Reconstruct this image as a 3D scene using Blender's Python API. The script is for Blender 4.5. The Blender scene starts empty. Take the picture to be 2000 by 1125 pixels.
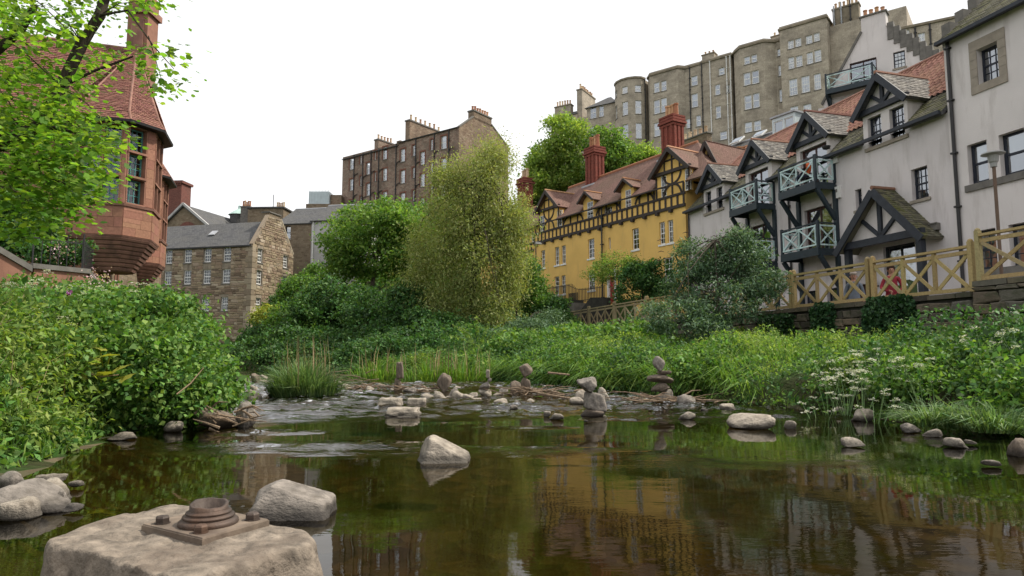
import bpy, math, random
import numpy as np
from mathutils import Vector, Matrix, Quaternion
random.seed(7)
RNG = np.random.default_rng(11)
S = bpy.context.scene
COL = S.collection

# ------------------------------------------------------------------ camera
FPX, CAMZ = 1300.0, 0.9
PITCH = math.atan(127.5 / FPX)
cam_d = bpy.data.cameras.new('camera')
cam_d.sensor_width = 36.0
cam_d.lens = 36.0 * FPX / 2000.0
cam_d.clip_start = 0.05
cam_d.clip_end = 2000.0
cam = bpy.data.objects.new('camera', cam_d)
COL.objects.link(cam)
cam.location = (0, 0, CAMZ)
cam.rotation_euler = (math.radians(90) + PITCH, 0, 0)
S.camera = cam

# ------------------------------------------------------------------ sky and sun
SUN_EL, SUN_AZ = math.radians(52), math.radians(82)      # azimuth from +Y towards +X
W = bpy.data.worlds.new('World')
S.world = W
W.use_nodes = True
nt = W.node_tree
bg = nt.nodes['Background']
sky = nt.nodes.new('ShaderNodeTexSky')
sky.sky_type = 'NISHITA'
sky.sun_disc = False
sky.sun_elevation = SUN_EL
sky.sun_rotation = SUN_AZ
tc = nt.nodes.new('ShaderNodeTexCoord')
mp = nt.nodes.new('ShaderNodeMapping')
mp.inputs['Scale'].default_value = (1.0, 1.0, 2.2)
nz = nt.nodes.new('ShaderNodeTexNoise')
nz.inputs['Scale'].default_value = 1.6
nz.inputs['Detail'].default_value = 5.0
cr = nt.nodes.new('ShaderNodeMapRange')
cr.inputs['From Min'].default_value = 0.36
cr.inputs['From Max'].default_value = 0.56
cr.inputs['To Min'].default_value = 0.74
cr.inputs['To Max'].default_value = 1.0
mx = nt.nodes.new('ShaderNodeMix')
mx.data_type = 'RGBA'
mx.inputs[7].default_value = (9.9, 9.95, 10.1, 1)
nt.links.new(tc.outputs['Generated'], mp.inputs['Vector'])
nt.links.new(mp.outputs[0], nz.inputs['Vector'])
nt.links.new(nz.outputs['Fac'], cr.inputs['Value'])
nt.links.new(cr.outputs[0], mx.inputs[0])
nt.links.new(sky.outputs[0], mx.inputs[6])
nt.links.new(mx.outputs[2], bg.inputs['Color'])
bg.inputs['Strength'].default_value = 0.088
sun_d = bpy.data.lights.new('sun', 'SUN')
sun_d.energy = 3.7
sun_d.angle = math.radians(3.5)
sun_d.color = (1.0, 0.93, 0.82)
sun = bpy.data.objects.new('sun', sun_d)
COL.objects.link(sun)
sdir = Vector((math.sin(SUN_AZ) * math.cos(SUN_EL), math.cos(SUN_AZ) * math.cos(SUN_EL), math.sin(SUN_EL)))
sun.rotation_euler = sdir.to_track_quat('Z', 'Y').to_euler()
sun.location = (60, 20, 80)
S.view_settings.view_transform = 'Standard'
S.view_settings.look = 'None'
S.view_settings.exposure = 0.45
S.view_settings.gamma = 1.0
S.view_settings.use_curve_mapping = False
S.render.engine = 'CYCLES'
S.cycles.max_bounces = 7
S.cycles.transparent_max_bounces = 12
S.cycles.diffuse_bounces = 3
S.cycles.glossy_bounces = 3
S.cycles.caustics_reflective = False
S.cycles.caustics_refractive = False
S.cycles.use_denoising = True

# ------------------------------------------------------------------ survey helpers (sight lines from the camera point)
CP, SP = math.cos(PITCH), math.sin(PITCH)
def ray(px, py):
    a, b = (px - 1000.0) / FPX, (562.5 - py) / FPX
    return Vector((a, CP - b * SP, SP + b * CP))
def at_y(px, py, y):
    r = ray(px, py); t = y / r.y
    return Vector((r.x * t, y, CAMZ + r.z * t))
def at_z(px, py, z=0.0):
    r = ray(px, py); t = (z - CAMZ) / r.z
    return Vector((r.x * t, r.y * t, z))

class Frame:
    """vertical facade plane: u runs along it to the viewer's right, d into the building, z up"""
    def __init__(s, o, u):
        s.o = Vector((o[0], o[1], 0)); s.u = Vector((u[0], u[1], 0)).normalized()
        s.n = Vector((-s.u.y, s.u.x, 0))
    def w(s, p):
        return s.o + s.u * p[0] + s.n * p[1] + Vector((0, 0, p[2]))
    def uv(s, px, py, d=0.0):
        r = ray(px, py); c = Vector((0, 0, CAMZ))
        q = s.o + s.n * d
        t = (q - c).dot(s.n) / r.dot(s.n)
        h = c + r * t
        return ((h - s.o).dot(s.u), h.z)
    def right_side(s, u):
        f = Frame((0, 0), (1, 0)); f.o = s.o + s.u * u; f.u = s.n.copy(); f.n = -s.u
        return f
    def left_side(s, u):
        f = Frame((0, 0), (1, 0)); f.o = s.o + s.u * u; f.u = -s.n; f.n = s.u.copy()
        return f
WORLD = Frame((0, 0), (1, 0))

# ------------------------------------------------------------------ mesh builder
class MB:
    def __init__(s, fr=WORLD):
        s.fr = fr; s.v = []; s.f = []; s.uvs = []
    def add(s, pts, faces):
        b = len(s.v); s.v.extend(pts); s.f.extend([tuple(b + i for i in f) for f in faces])
        return s
    def box(s, u0, u1, d0, d1, z0, z1):
        if u1 < u0: u0, u1 = u1, u0
        if d1 < d0: d0, d1 = d1, d0
        if z1 < z0: z0, z1 = z1, z0
        return s.add([(u0, d0, z0), (u1, d0, z0), (u1, d1, z0), (u0, d1, z0), (u0, d0, z1), (u1, d0, z1), (u1, d1, z1), (u0, d1, z1)],
              [(0, 3, 2, 1), (4, 5, 6, 7), (0, 1, 5, 4), (1, 2, 6, 5), (2, 3, 7, 6), (3, 0, 4, 7)])
    def quad(s, *p):
        return s.add(list(p), [tuple(range(len(p)))])
    def prism(s, poly, d0, d1):
        """polygon in (u, z), extruded from d0 to d1"""
        n = len(poly)
        a = sum(poly[i][0] * poly[(i + 1) % n][1] - poly[(i + 1) % n][0] * poly[i][1] for i in range(n))
        if a < 0: poly = poly[::-1]
        pts = [(p[0], d0, p[1]) for p in poly] + [(p[0], d1, p[1]) for p in poly]
        fc = [tuple(range(n)), tuple(range(2 * n - 1, n - 1, -1))]
        for i in range(n):
            j = (i + 1) % n; fc.append((j, i, n + i, n + j))
        return s.add(pts, fc)
    def hull(s, ring0, ring1, cap=True):
        n = len(ring0)
        fc = [(i, (i + 1) % n, n + (i + 1) % n, n + i) for i in range(n)]
        if cap: fc += [tuple(range(n - 1, -1, -1)), tuple(range(n, 2 * n))]
        return s.add(list(ring0) + list(ring1), fc)
    def beam(s, p, q, w, h, up=(0, 0, 1)):
        """bar from p to q; w across, h along 'up'"""
        p, q = Vector(p), Vector(q); t = (q - p).normalized(); up = Vector(up)
        sd = t.cross(up)
        if sd.length < 1e-4: sd = t.cross(Vector((1, 0, 0)))
        sd.normalize(); up = sd.cross(t).normalized()
        a, b = sd * (w / 2), up * (h / 2)
        r0 = [tuple(p + x) for x in (-a - b, a - b, a + b, -a + b)]
        r1 = [tuple(q + x) for x in (-a - b, a - b, a + b, -a + b)]
        return s.hull(r0[::-1], r1[::-1])
    def tube(s, path, rad, n=8, cap=True):
        path = [Vector(p) for p in path]
        m = len(path)
        if not hasattr(rad, '__len__'): rad = [rad] * m
        rings = []; ref = Vector((0.31, 0.17, 0.93)).normalized()
        for i, p in enumerate(path):
            t = (path[min(i + 1, m - 1)] - path[max(i - 1, 0)]).normalized()
            a = t.cross(ref)
            if a.length < 0.05: a = t.cross(Vector((1, 0, 0)))
            a.normalize(); b = t.cross(a)
            rings.append([tuple(p + (a * math.cos(k * 2 * math.pi / n) + b * math.sin(k * 2 * math.pi / n)) * rad[i]) for k in range(n)])
        base = len(s.v)
        for r in rings: s.v.extend(r)
        for i in range(m - 1):
            for k in range(n):
                s.f.append((base + i * n + k, base + i * n + (k + 1) % n, base + (i + 1) * n + (k + 1) % n, base + (i + 1) * n + k))
        if cap:
            s.f.append(tuple(base + k for k in range(n - 1, -1, -1))); s.f.append(tuple(base + (m - 1) * n + k for k in range(n)))
        return s
    def lathe(s, c, prof, n=16, squash=1.0):
        """profile [(r, z)...] round a vertical axis through c"""
        base = len(s.v); m = len(prof)
        for r, z in prof:
            for k in range(n):
                a = 2 * math.pi * k / n
                s.v.append((c[0] + r * math.cos(a), c[1] + squash * r * math.sin(a), c[2] + z))
        for i in range(m - 1):
            for k in range(n):
                s.f.append((base + i * n + k, base + i * n + (k + 1) % n, base + (i + 1) * n + (k + 1) % n, base + (i + 1) * n + k))
        s.f.append(tuple(base + k for k in range(n - 1, -1, -1))); s.f.append(tuple(base + (m - 1) * n + k for k in range(n)))
        return s
    def sheet(s, outline, holes, d=0.0, reveal=0.2):
        """wall face (convex outline in u, z) with rectangular openings and their reveals"""
        us = sorted({round(p[0], 4) for p in outline} | {round(x, 4) for h in holes for x in h[:2]})
        zs = sorted({round(p[1], 4) for p in outline} | {round(x, 4) for h in holes for x in h[2:]})
        n = len(outline)
        ar = sum(outline[i][0] * outline[(i + 1) % n][1] - outline[(i + 1) % n][0] * outline[i][1] for i in range(n))
        if ar < 0: outline = outline[::-1]
        def clip(poly):
            for i in range(n):
                a, b = outline[i], outline[(i + 1) % n]; out = []
                def side(p): return (b[0] - a[0]) * (p[1] - a[1]) - (b[1] - a[1]) * (p[0] - a[0])
                for k in range(len(poly)):
                    p, q = poly[k], poly[(k + 1) % len(poly)]; sp, sq = side(p), side(q)
                    if sp >= -1e-7: out.append(p)
                    if (sp > 1e-7 and sq < -1e-7) or (sp < -1e-7 and sq > 1e-7):
                        t = sp / (sp - sq); out.append((p[0] + t * (q[0] - p[0]), p[1] + t * (q[1] - p[1])))
                poly = out
                if len(poly) < 3: return []
            return poly
        for i in range(len(us) - 1):
            for k in range(len(zs) - 1):
                cu, cz = (us[i] + us[i + 1]) / 2, (zs[k] + zs[k + 1]) / 2
                if any(h[0] < cu < h[1] and h[2] < cz < h[3] for h in holes): continue
                p = clip([(us[i], zs[k]), (us[i + 1], zs[k]), (us[i + 1], zs[k + 1]), (us[i], zs[k + 1])])
                if p: s.quad(*[(q[0], d, q[1]) for q in p])
        for (a, b, c, e) in holes:
            s.quad((a, d, c), (a, d, e), (a, d + reveal, e), (a, d + reveal, c))
            s.quad((b, d, e), (b, d, c), (b, d + reveal, c), (b, d + reveal, e))
            s.quad((a, d, e), (b, d, e), (b, d + reveal, e), (a, d + reveal, e))
            s.quad((b, d, c), (a, d, c), (a, d + reveal, c), (b, d + reveal, c))
        return s
    def build(s, name, mat, parent=None, smooth=False):
        me = bpy.data.meshes.new(name)
        o = bpy.data.objects.new(name, me)
        off = root_loc(parent)
        fr = s.fr
        wv = [tuple(fr.w(p) - off) for p in s.v]
        me.from_pydata(wv, [], s.f)
        uvl = me.uv_layers.new(name='uv')
        uvs = []
        for f in s.f:
            p = [Vector(s.v[i]) for i in f]
            nn = Vector((0, 0, 0))
            for i in range(len(p)):
                a, b = p[i], p[(i + 1) % len(p)]
                nn += Vector(((a.y - b.y) * (a.z + b.z), (a.z - b.z) * (a.x + b.x), (a.x - b.x) * (a.y + b.y)))
            ax, ay, az = abs(nn.x), abs(nn.y), abs(nn.z)
            if ay >= ax and ay >= az: uvs += [c for q in p for c in (q.x, q.z)]
            elif ax >= az: uvs += [c for q in p for c in (q.y, q.z)]
            else: uvs += [c for q in p for c in (q.x, q.y)]
        uvl.data.foreach_set('uv', uvs)
        for m in (mat if isinstance(mat, (list, tuple)) else [mat]): me.materials.append(m)
        if smooth: me.polygons.foreach_set('use_smooth', [True] * len(me.polygons))
        me.update()
        COL.objects.link(o)
        if parent is not None: o.parent = parent
        return o

def root_loc(p):
    v = Vector((0, 0, 0))
    while p is not None:
        v = v + p.location; p = p.parent
    return v
def tag(o, label=None, cat=None, group=None, kind=None):
    if label: o['label'] = label
    if cat: o['category'] = cat
    if group: o['group'] = group
    if kind: o['kind'] = kind
    return o
def empty(name, loc, label, cat, group=None):
    o = bpy.data.objects.new(name, None); COL.objects.link(o); o.location = loc; o.empty_display_size = 0.2
    return tag(o, label, cat, group, 'thing')
def link_copy(src, parent, loc, rot=None, scale=None):
    c = src.copy(); COL.objects.link(c); c.parent = parent
    c.location = loc
    if rot is not None: c.rotation_euler = rot
    if scale is not None: c.scale = scale
    return c
def np_mesh(name, verts, faces, mat, parent=None, smooth=False, tri=False):
    """verts Nx3, faces MxK arrays"""
    me = bpy.data.meshes.new(name)
    verts = np.asarray(verts, dtype=np.float32); faces = np.asarray(faces, dtype=np.int32)
    off = root_loc(parent)
    verts = verts - np.array(off, dtype=np.float32)
    m, k = faces.shape
    me.vertices.add(len(verts)); me.vertices.foreach_set('co', verts.ravel())
    me.loops.add(m * k); me.loops.foreach_set('vertex_index', faces.ravel())
    me.polygons.add(m); me.polygons.foreach_set('loop_start', np.arange(0, m * k, k, dtype=np.int32))
    if smooth: me.polygons.foreach_set('use_smooth', np.ones(m, dtype=bool))
    me.update(calc_edges=True)
    for x in (mat if isinstance(mat, (list, tuple)) else [mat]): me.materials.append(x)
    o = bpy.data.objects.new(name, me); COL.objects.link(o)
    if parent is not None: o.parent = parent
    return o

# value noise on arrays
def _h(ix, iy, iz, seed):
    n = (ix * 374761393 + iy * 668265263 + iz * 2147483647 + seed * 144665) & 0xffffffff
    n = ((n ^ (n >> 13)) * 1274126177) & 0xffffffff
    n = ((n ^ (n >> 16)) * 2246822519) & 0xffffffff
    return ((n ^ (n >> 15)) & 0xffffff) / float(0xffffff)
def vnoise(x, y, z=0.0, seed=0):
    x = np.asarray(x, float); y = np.asarray(y, float); z = np.asarray(z, float) + 0 * x
    ix, iy, iz = np.floor(x).astype(np.int64), np.floor(y).astype(np.int64), np.floor(z).astype(np.int64)
    fx, fy, fz = x - ix, y - iy, z - iz
    fx, fy, fz = [t * t * (3 - 2 * t) for t in (fx, fy, fz)]
    r = 0
    for a in (0, 1):
        for b in (0, 1):
            for c in (0, 1):
                w = (fx if a else 1 - fx) * (fy if b else 1 - fy) * (fz if c else 1 - fz)
                r = r + w * _h(ix + a, iy + b, iz + c, seed)
    return r * 2 - 1
def fbm(x, y, z=0.0, oct=4, seed=0):
    r, a, f = 0, 1.0, 1.0
    for i in range(oct):
        r = r + a * vnoise(np.asarray(x) * f, np.asarray(y) * f, np.asarray(z) * f, seed + i); a *= 0.5; f *= 2.03
    return r
# ------------------------------------------------------------------ materials
def new_mat(name):
    m = bpy.data.materials.new(name); m.use_nodes = True
    n = m.node_tree.nodes; b = n['Principled BSDF']
    return m, m.node_tree, n, b
def lk(t, a, b): t.links.new(a, b)
def node(t, typ, **kw):
    n = t.nodes.new(typ)
    for k, v in kw.items():
        if k in n.inputs: n.inputs[k].default_value = v
        else: setattr(n, k, v)
    return n
def ramp(t, fac, stops):
    r = t.nodes.new('ShaderNodeValToRGB')
    while len(r.color_ramp.elements) < len(stops): r.color_ramp.elements.new(0.5)
    for e, (p, c) in zip(r.color_ramp.elements, stops):
        e.position = p; e.color = (*c, 1)
    if fac is not None: lk(t, fac, r.inputs[0])
    return r
def mixc(t, fac, a, b, mode='MIX'):
    m = t.nodes.new('ShaderNodeMix'); m.data_type = 'RGBA'; m.blend_type = mode
    for k, v in ((0, fac), (6, a), (7, b)):
        if hasattr(v, 'is_linked') or hasattr(v, 'links'): lk(t, v, m.inputs[k])
        elif k == 0: m.inputs[0].default_value = v
        else: m.inputs[k].default_value = (*v, 1)
    return m.outputs[2]
def bump(t, b, h, strength, dist=0.02):
    n = t.nodes.new('ShaderNodeBump'); n.inputs['Strength'].default_value = strength; n.inputs['Distance'].default_value = dist
    lk(t, h, n.inputs['Height']); lk(t, n.outputs[0], b.inputs['Normal'])
    return n
def coords(t, kind='Object'):
    return t.nodes.new('ShaderNodeTexCoord').outputs[kind]
def noise(t, vec, scale, detail=4, rough=0.55, out='Fac'):
    n = node(t, 'ShaderNodeTexNoise', Scale=scale, Detail=detail, Roughness=rough)
    if vec is not None: lk(t, vec, n.inputs['Vector'])
    return n.outputs[out]
def scaled(t, vec, s):
    m = t.nodes.new('ShaderNodeMapping'); m.inputs['Scale'].default_value = s; lk(t, vec, m.inputs['Vector']); return m.outputs[0]
def hsv_vary(t, col, fac, dv=0.3, dh=0.02):
    """vary value and hue of a colour by a random number 0..1"""
    h = t.nodes.new('ShaderNodeHueSaturation')
    if hasattr(col, 'is_linked') or hasattr(col, 'links'): lk(t, col, h.inputs['Color'])
    else: h.inputs['Color'].default_value = (*col, 1)
    a = node(t, 'ShaderNodeMapRange'); lk(t, fac, a.inputs['Value']); a.inputs['To Min'].default_value = 1 - dv; a.inputs['To Max'].default_value = 1 + dv
    lk(t, a.outputs[0], h.inputs['Value'])
    w = node(t, 'ShaderNodeMath', operation='MULTIPLY'); lk(t, fac, w.inputs[0]); w.inputs[1].default_value = 7.13
    f = node(t, 'ShaderNodeMath', operation='FRACT'); lk(t, w.outputs[0], f.inputs[0])
    b = node(t, 'ShaderNodeMapRange'); lk(t, f.outputs[0], b.inputs['Value']); b.inputs['To Min'].default_value = 0.5 - dh; b.inputs['To Max'].default_value = 0.5 + dh
    lk(t, b.outputs[0], h.inputs['Hue'])
    return h.outputs[0]
def piece_random(t):
    g = t.nodes.new('ShaderNodeNewGeometry'); o = t.nodes.new('ShaderNodeObjectInfo')
    a = node(t, 'ShaderNodeMath', operation='ADD'); lk(t, g.outputs['Random Per Island'], a.inputs[0]); lk(t, o.outputs['Random'], a.inputs[1])
    f = node(t, 'ShaderNodeMath', operation='FRACT'); lk(t, a.outputs[0], f.inputs[0])
    return f.outputs[0]

def mat_plain(name, col, rough=0.7, var=0.18, scale=3.0, bs=0.15, bscale=40.0, stain=None, metal=0.0, bdist=0.01, spec=0.4, wet=False):
    m, t, n, b = new_mat(name)
    c = coords(t)
    n1 = noise(t, c, scale, 5)
    dk = tuple(x * (1 - var) for x in col); lt = tuple(min(1, x * (1 + var)) for x in col)
    cc = ramp(t, n1, [(0.3, dk), (0.7, lt)]).outputs[0]
    if stain:
        n2 = noise(t, scaled(t, c, (2.0, 2.0, 0.35)), 1.1, 6, 0.65)
        r2 = ramp(t, n2, [(0.52, (0, 0, 0)), (0.72, (1, 1, 1))])
        cc = mixc(t, r2.outputs[0], cc, stain)
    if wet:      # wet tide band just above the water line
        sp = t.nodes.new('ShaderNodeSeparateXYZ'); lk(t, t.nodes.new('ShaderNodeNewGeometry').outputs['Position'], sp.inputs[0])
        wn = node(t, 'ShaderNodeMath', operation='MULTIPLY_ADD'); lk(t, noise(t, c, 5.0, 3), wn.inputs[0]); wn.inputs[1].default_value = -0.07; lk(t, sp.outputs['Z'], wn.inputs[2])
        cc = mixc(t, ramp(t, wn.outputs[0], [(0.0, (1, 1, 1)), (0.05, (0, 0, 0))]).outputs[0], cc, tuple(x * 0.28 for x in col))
    lk(t, cc, b.inputs['Base Color'])
    b.inputs['Roughness'].default_value = rough; b.inputs['Metallic'].default_value = metal
    b.inputs['Specular IOR Level'].default_value = spec
    if bs: bump(t, b, noise(t, c, bscale, 4), bs, bdist)
    return m

def mat_masonry(name, cols, mortar, bw=0.45, bh=0.2, warp=0.05, bs=0.6, stain=(0.05, 0.045, 0.035), mort=0.018, patch=0.5):
    """coursed masonry too far away to pick apart; uses the facade's own (u, z) coordinates"""
    m, t, n, b = new_mat(name)
    uv = coords(t, 'UV'); ob = coords(t)
    nv = node(t, 'ShaderNodeTexNoise', Scale=2.3, Detail=2.0); lk(t, uv, nv.inputs['Vector'])
    sub = node(t, 'ShaderNodeVectorMath', operation='MULTIPLY_ADD'); lk(t, nv.outputs['Color'], sub.inputs[0])
    sub.inputs[1].default_value = (warp * 2, warp, 0); lk(t, uv, sub.inputs[2])
    br = t.nodes.new('ShaderNodeTexBrick'); lk(t, sub.outputs[0], br.inputs['Vector'])
    br.inputs['Scale'].default_value = 1.0; br.inputs['Brick Width'].default_value = bw; br.inputs['Row Height'].default_value = bh
    br.inputs['Mortar Size'].default_value = mort; br.inputs['Mortar Smooth'].default_value = 0.4; br.inputs['Bias'].default_value = 0.0
    br.inputs['Color1'].default_value = (0, 0, 0, 1); br.inputs['Color2'].default_value = (1, 1, 1, 1); br.inputs['Mortar'].default_value = (0.5, 0.5, 0.5, 1)
    k = len(cols)
    cc = ramp(t, br.outputs['Color'], [(i / max(1, k - 1), c) for i, c in enumerate(cols)]).outputs[0]
    n2 = noise(t, ob, 0.5, 6, 0.6)
    r2 = ramp(t, n2, [(0.42, (0, 0, 0)), (0.68, (1, 1, 1))])
    f2 = node(t, 'ShaderNodeMath', operation='MULTIPLY'); lk(t, r2.outputs[0], f2.inputs[0]); f2.inputs[1].default_value = patch
    cc = mixc(t, f2.outputs[0], cc, stain)
    n3 = noise(t, ob, 9.0, 4)
    cc = mixc(t, 0.5, cc, ramp(t, n3, [(0.25, (0.25, 0.25, 0.25)), (0.75, (0.85, 0.85, 0.85))]).outputs[0], 'OVERLAY')
    fm = node(t, 'ShaderNodeMath', operation='MULTIPLY'); lk(t, br.outputs['Fac'], fm.inputs[0]); fm.inputs[1].default_value = 0.7
    cc = mixc(t, fm.outputs[0], cc, mortar)
    lk(t, cc, b.inputs['Base Color']); b.inputs['Roughness'].default_value = 0.9; b.inputs['Specular IOR Level'].default_value = 0.2
    h = node(t, 'ShaderNodeMath', operation='SUBTRACT'); lk(t, n3, h.inputs[0]); lk(t, br.outputs['Fac'], h.inputs[1])
    bump(t, b, h.outputs[0], bs, 0.03)
    return m

def mat_pieces(name, cols, rough=0.9, dv=0.25, bs=0.5, bscale=14.0, fine=0.3, moss=None, dh=0.01, spec=0.25):
    """stones, slates, tiles: every piece takes its own tone"""
    m, t, n, b = new_mat(name)
    rn = piece_random(t); ob = coords(t)
    k = len(cols)
    cc = ramp(t, rn, [(i / max(1, k - 1), c) for i, c in enumerate(cols)]).outputs[0]
    cc = hsv_vary(t, cc, rn, dv, dh)
    n3 = noise(t, ob, bscale, 5, 0.6)
    cc = mixc(t, fine, cc, ramp(t, n3, [(0.3, (0.2, 0.2, 0.2)), (0.7, (0.8, 0.8, 0.8))]).outputs[0], 'OVERLAY')
    if moss:
        n4 = noise(t, ob, 1.2, 6, 0.7)
        cc = mixc(t, ramp(t, n4, [(0.5, (0, 0, 0)), (0.66, (1, 1, 1))]).outputs[0], cc, moss)
    lk(t, cc, b.inputs['Base Color']); b.inputs['Roughness'].default_value = rough; b.inputs['Specular IOR Level'].default_value = spec
    if bs: bump(t, b, n3, bs, 0.02)
    return m

def mat_leaf(name, cols, dv=0.35, trans=0.38, rough=0.55, dh=0.025, clump=0.35):
    m, t, n, b = new_mat(name)
    g = t.nodes.new('ShaderNodeNewGeometry'); rn = g.outputs['Random Per Island']
    k = len(cols)
    n1 = noise(t, coords(t), 1.3, 3)
    ad = node(t, 'ShaderNodeMix'); ad.inputs[0].default_value = clump
    lk(t, rn, ad.inputs[2]); lk(t, n1, ad.inputs[3])
    cc = ramp(t, ad.outputs[0], [(0.2 + 0.6 * i / max(1, k - 1), c) for i, c in enumerate(cols)]).outputs[0]
    cc = hsv_vary(t, cc, rn, dv, dh)
    lk(t, cc, b.inputs['Base Color']); b.inputs['Roughness'].default_value = rough; b.inputs['Specular IOR Level'].default_value = 0.22
    tr = t.nodes.new('ShaderNodeBsdfTranslucent')
    gl = mixc(t, 1.0, cc, (1.25, 1.3, 0.5), 'MULTIPLY'); lk(t, gl, tr.inputs['Color'])
    ms = t.nodes.new('ShaderNodeMixShader'); ms.inputs[0].default_value = trans
    lk(t, b.outputs[0], ms.inputs[1]); lk(t, tr.outputs[0], ms.inputs[2])
    lk(t, ms.outputs[0], n['Material Output'].inputs['Surface'])
    return m

def mat_bark(name, col):
    m, t, n, b = new_mat(name)
    c = scaled(t, coords(t), (9, 9, 1.6))
    n1 = noise(t, c, 2.0, 6, 0.7)
    lk(t, ramp(t, n1, [(0.3, tuple(x * .45 for x in col)), (0.7, tuple(x * 1.3 for x in col))]).outputs[0], b.inputs['Base Color'])
    b.inputs['Roughness'].default_value = 0.95; b.inputs['Specular IOR Level'].default_value = 0.1
    bump(t, b, n1, 0.9, 0.03)
    return m

def mat_glass(name, tint=(0.8, 0.84, 0.84), gloss=(0.9, 0.95, 1.0), ior=1.55, sheen=0.28):
    m, t, n, b = new_mat(name)
    n.remove(b)
    fr = node(t, 'ShaderNodeFresnel', IOR=ior)
    nz_ = noise(t, coords(t), 1.7, 2)
    bp = t.nodes.new('ShaderNodeBump'); bp.inputs['Strength'].default_value = 0.12; bp.inputs['Distance'].default_value = 0.05; lk(t, nz_, bp.inputs['Height'])
    g = t.nodes.new('ShaderNodeBsdfGlossy'); g.inputs['Roughness'].default_value = 0.02; g.inputs['Color'].default_value = (*gloss, 1); lk(t, bp.outputs[0], g.inputs['Normal'])
    tr = t.nodes.new('ShaderNodeBsdfTransparent'); tr.inputs['Color'].default_value = (*tint, 1)
    ad = node(t, 'ShaderNodeMath', operation='ADD'); lk(t, fr.outputs[0], ad.inputs[0]); ad.inputs[1].default_value = sheen
    ms = t.nodes.new('ShaderNodeMixShader'); lk(t, ad.outputs[0], ms.inputs[0]); lk(t, tr.outputs[0], ms.inputs[1]); lk(t, g.outputs[0], ms.inputs[2])
    lk(t, ms.outputs[0], n['Material Output'].inputs['Surface'])
    return m

def mat_water():
    m, t, n, b = new_mat('river_water')
    n.remove(b)
    c = coords(t)
    w1 = noise(t, scaled(t, c, (1.0, 2.2, 1.0)), 3.2, 3, 0.5)
    w2 = noise(t, scaled(t, c, (1.0, 2.6, 1.0)), 13.0, 2, 0.5)
    w3 = noise(t, c, 0.35, 2, 0.5)
    mm = node(t, 'ShaderNodeMath', operation='MULTIPLY_ADD'); lk(t, w2, mm.inputs[0]); mm.inputs[1].default_value = 0.25; lk(t, w1, mm.inputs[2])
    at = t.nodes.new('ShaderNodeAttribute'); at.attribute_name = 'chop'
    w4 = noise(t, scaled(t, c, (1.0, 1.7, 1.0)), 7.5, 3, 0.6); w5 = noise(t, scaled(t, c, (1.0, 1.5, 1.0)), 22.0, 2, 0.5)
    ch = node(t, 'ShaderNodeMath', operation='MULTIPLY_ADD'); lk(t, w5, ch.inputs[0]); ch.inputs[1].default_value = 0.3; lk(t, w4, ch.inputs[2])
    cm = node(t, 'ShaderNodeMath', operation='MULTIPLY'); lk(t, ch.outputs[0], cm.inputs[0]); lk(t, at.outputs['Fac'], cm.inputs[1])
    cm2 = node(t, 'ShaderNodeMath', operation='MULTIPLY'); lk(t, cm.outputs[0], cm2.inputs[0]); cm2.inputs[1].default_value = 27.0
    mr = node(t, 'ShaderNodeMapRange'); lk(t, w3, mr.inputs['Value']); mr.inputs['From Min'].default_value = 0.4; mr.inputs['From Max'].default_value = 0.65
    mr.inputs['To Min'].default_value = 0.25; mr.inputs['To Max'].default_value = 1.0
    hh = node(t, 'ShaderNodeMath', operation='MULTIPLY'); lk(t, mm.outputs[0], hh.inputs[0]); lk(t, mr.outputs[0], hh.inputs[1])
    h2 = node(t, 'ShaderNodeMath', operation='ADD'); lk(t, hh.outputs[0], h2.inputs[0]); lk(t, cm2.outputs[0], h2.inputs[1])
    bp = t.nodes.new('ShaderNodeBump'); bp.inputs['Strength'].default_value = 0.08; bp.inputs['Distance'].default_value = 0.02; lk(t, h2.outputs[0], bp.inputs['Height'])
    fr = node(t, 'ShaderNodeFresnel', IOR=1.333); lk(t, bp.outputs[0], fr.inputs['Normal'])
    g = t.nodes.new('ShaderNodeBsdfGlossy'); g.inputs['Roughness'].default_value = 0.008; g.inputs['Color'].default_value = (0.97, 0.97, 0.97, 1); lk(t, bp.outputs[0], g.inputs['Normal'])
    tr = t.nodes.new('ShaderNodeBsdfTransparent'); tr.inputs['Color'].default_value = (0.45, 0.385, 0.20, 1)
    ms = t.nodes.new('ShaderNodeMixShader'); lk(t, fr.outputs[0], ms.inputs[0]); lk(t, tr.outputs[0], ms.inputs[1]); lk(t, g.outputs[0], ms.inputs[2])
    fo = t.nodes.new('ShaderNodeBsdfDiffuse'); fo.inputs['Color'].default_value = (0.75, 0.76, 0.78, 1)
    fn = noise(t, scaled(t, c, (0.8, 2.4, 1.0)), 9.0, 5, 0.7)
    fa = node(t, 'ShaderNodeMath', operation='MULTIPLY'); lk(t, fn, fa.inputs[0]); lk(t, at.outputs['Fac'], fa.inputs[1])
    fr2 = ramp(t, fa.outputs[0], [(0.57, (0, 0, 0)), (0.70, (0.7, 0.7, 0.7))])
    ms2 = t.nodes.new('ShaderNodeMixShader'); lk(t, fr2.outputs[0], ms2.inputs[0]); lk(t, ms.outputs[0], ms2.inputs[1]); lk(t, fo.outputs[0], ms2.inputs[2])
    lk(t, ms2.outputs[0], n['Material Output'].inputs['Surface'])
    return m

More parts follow.
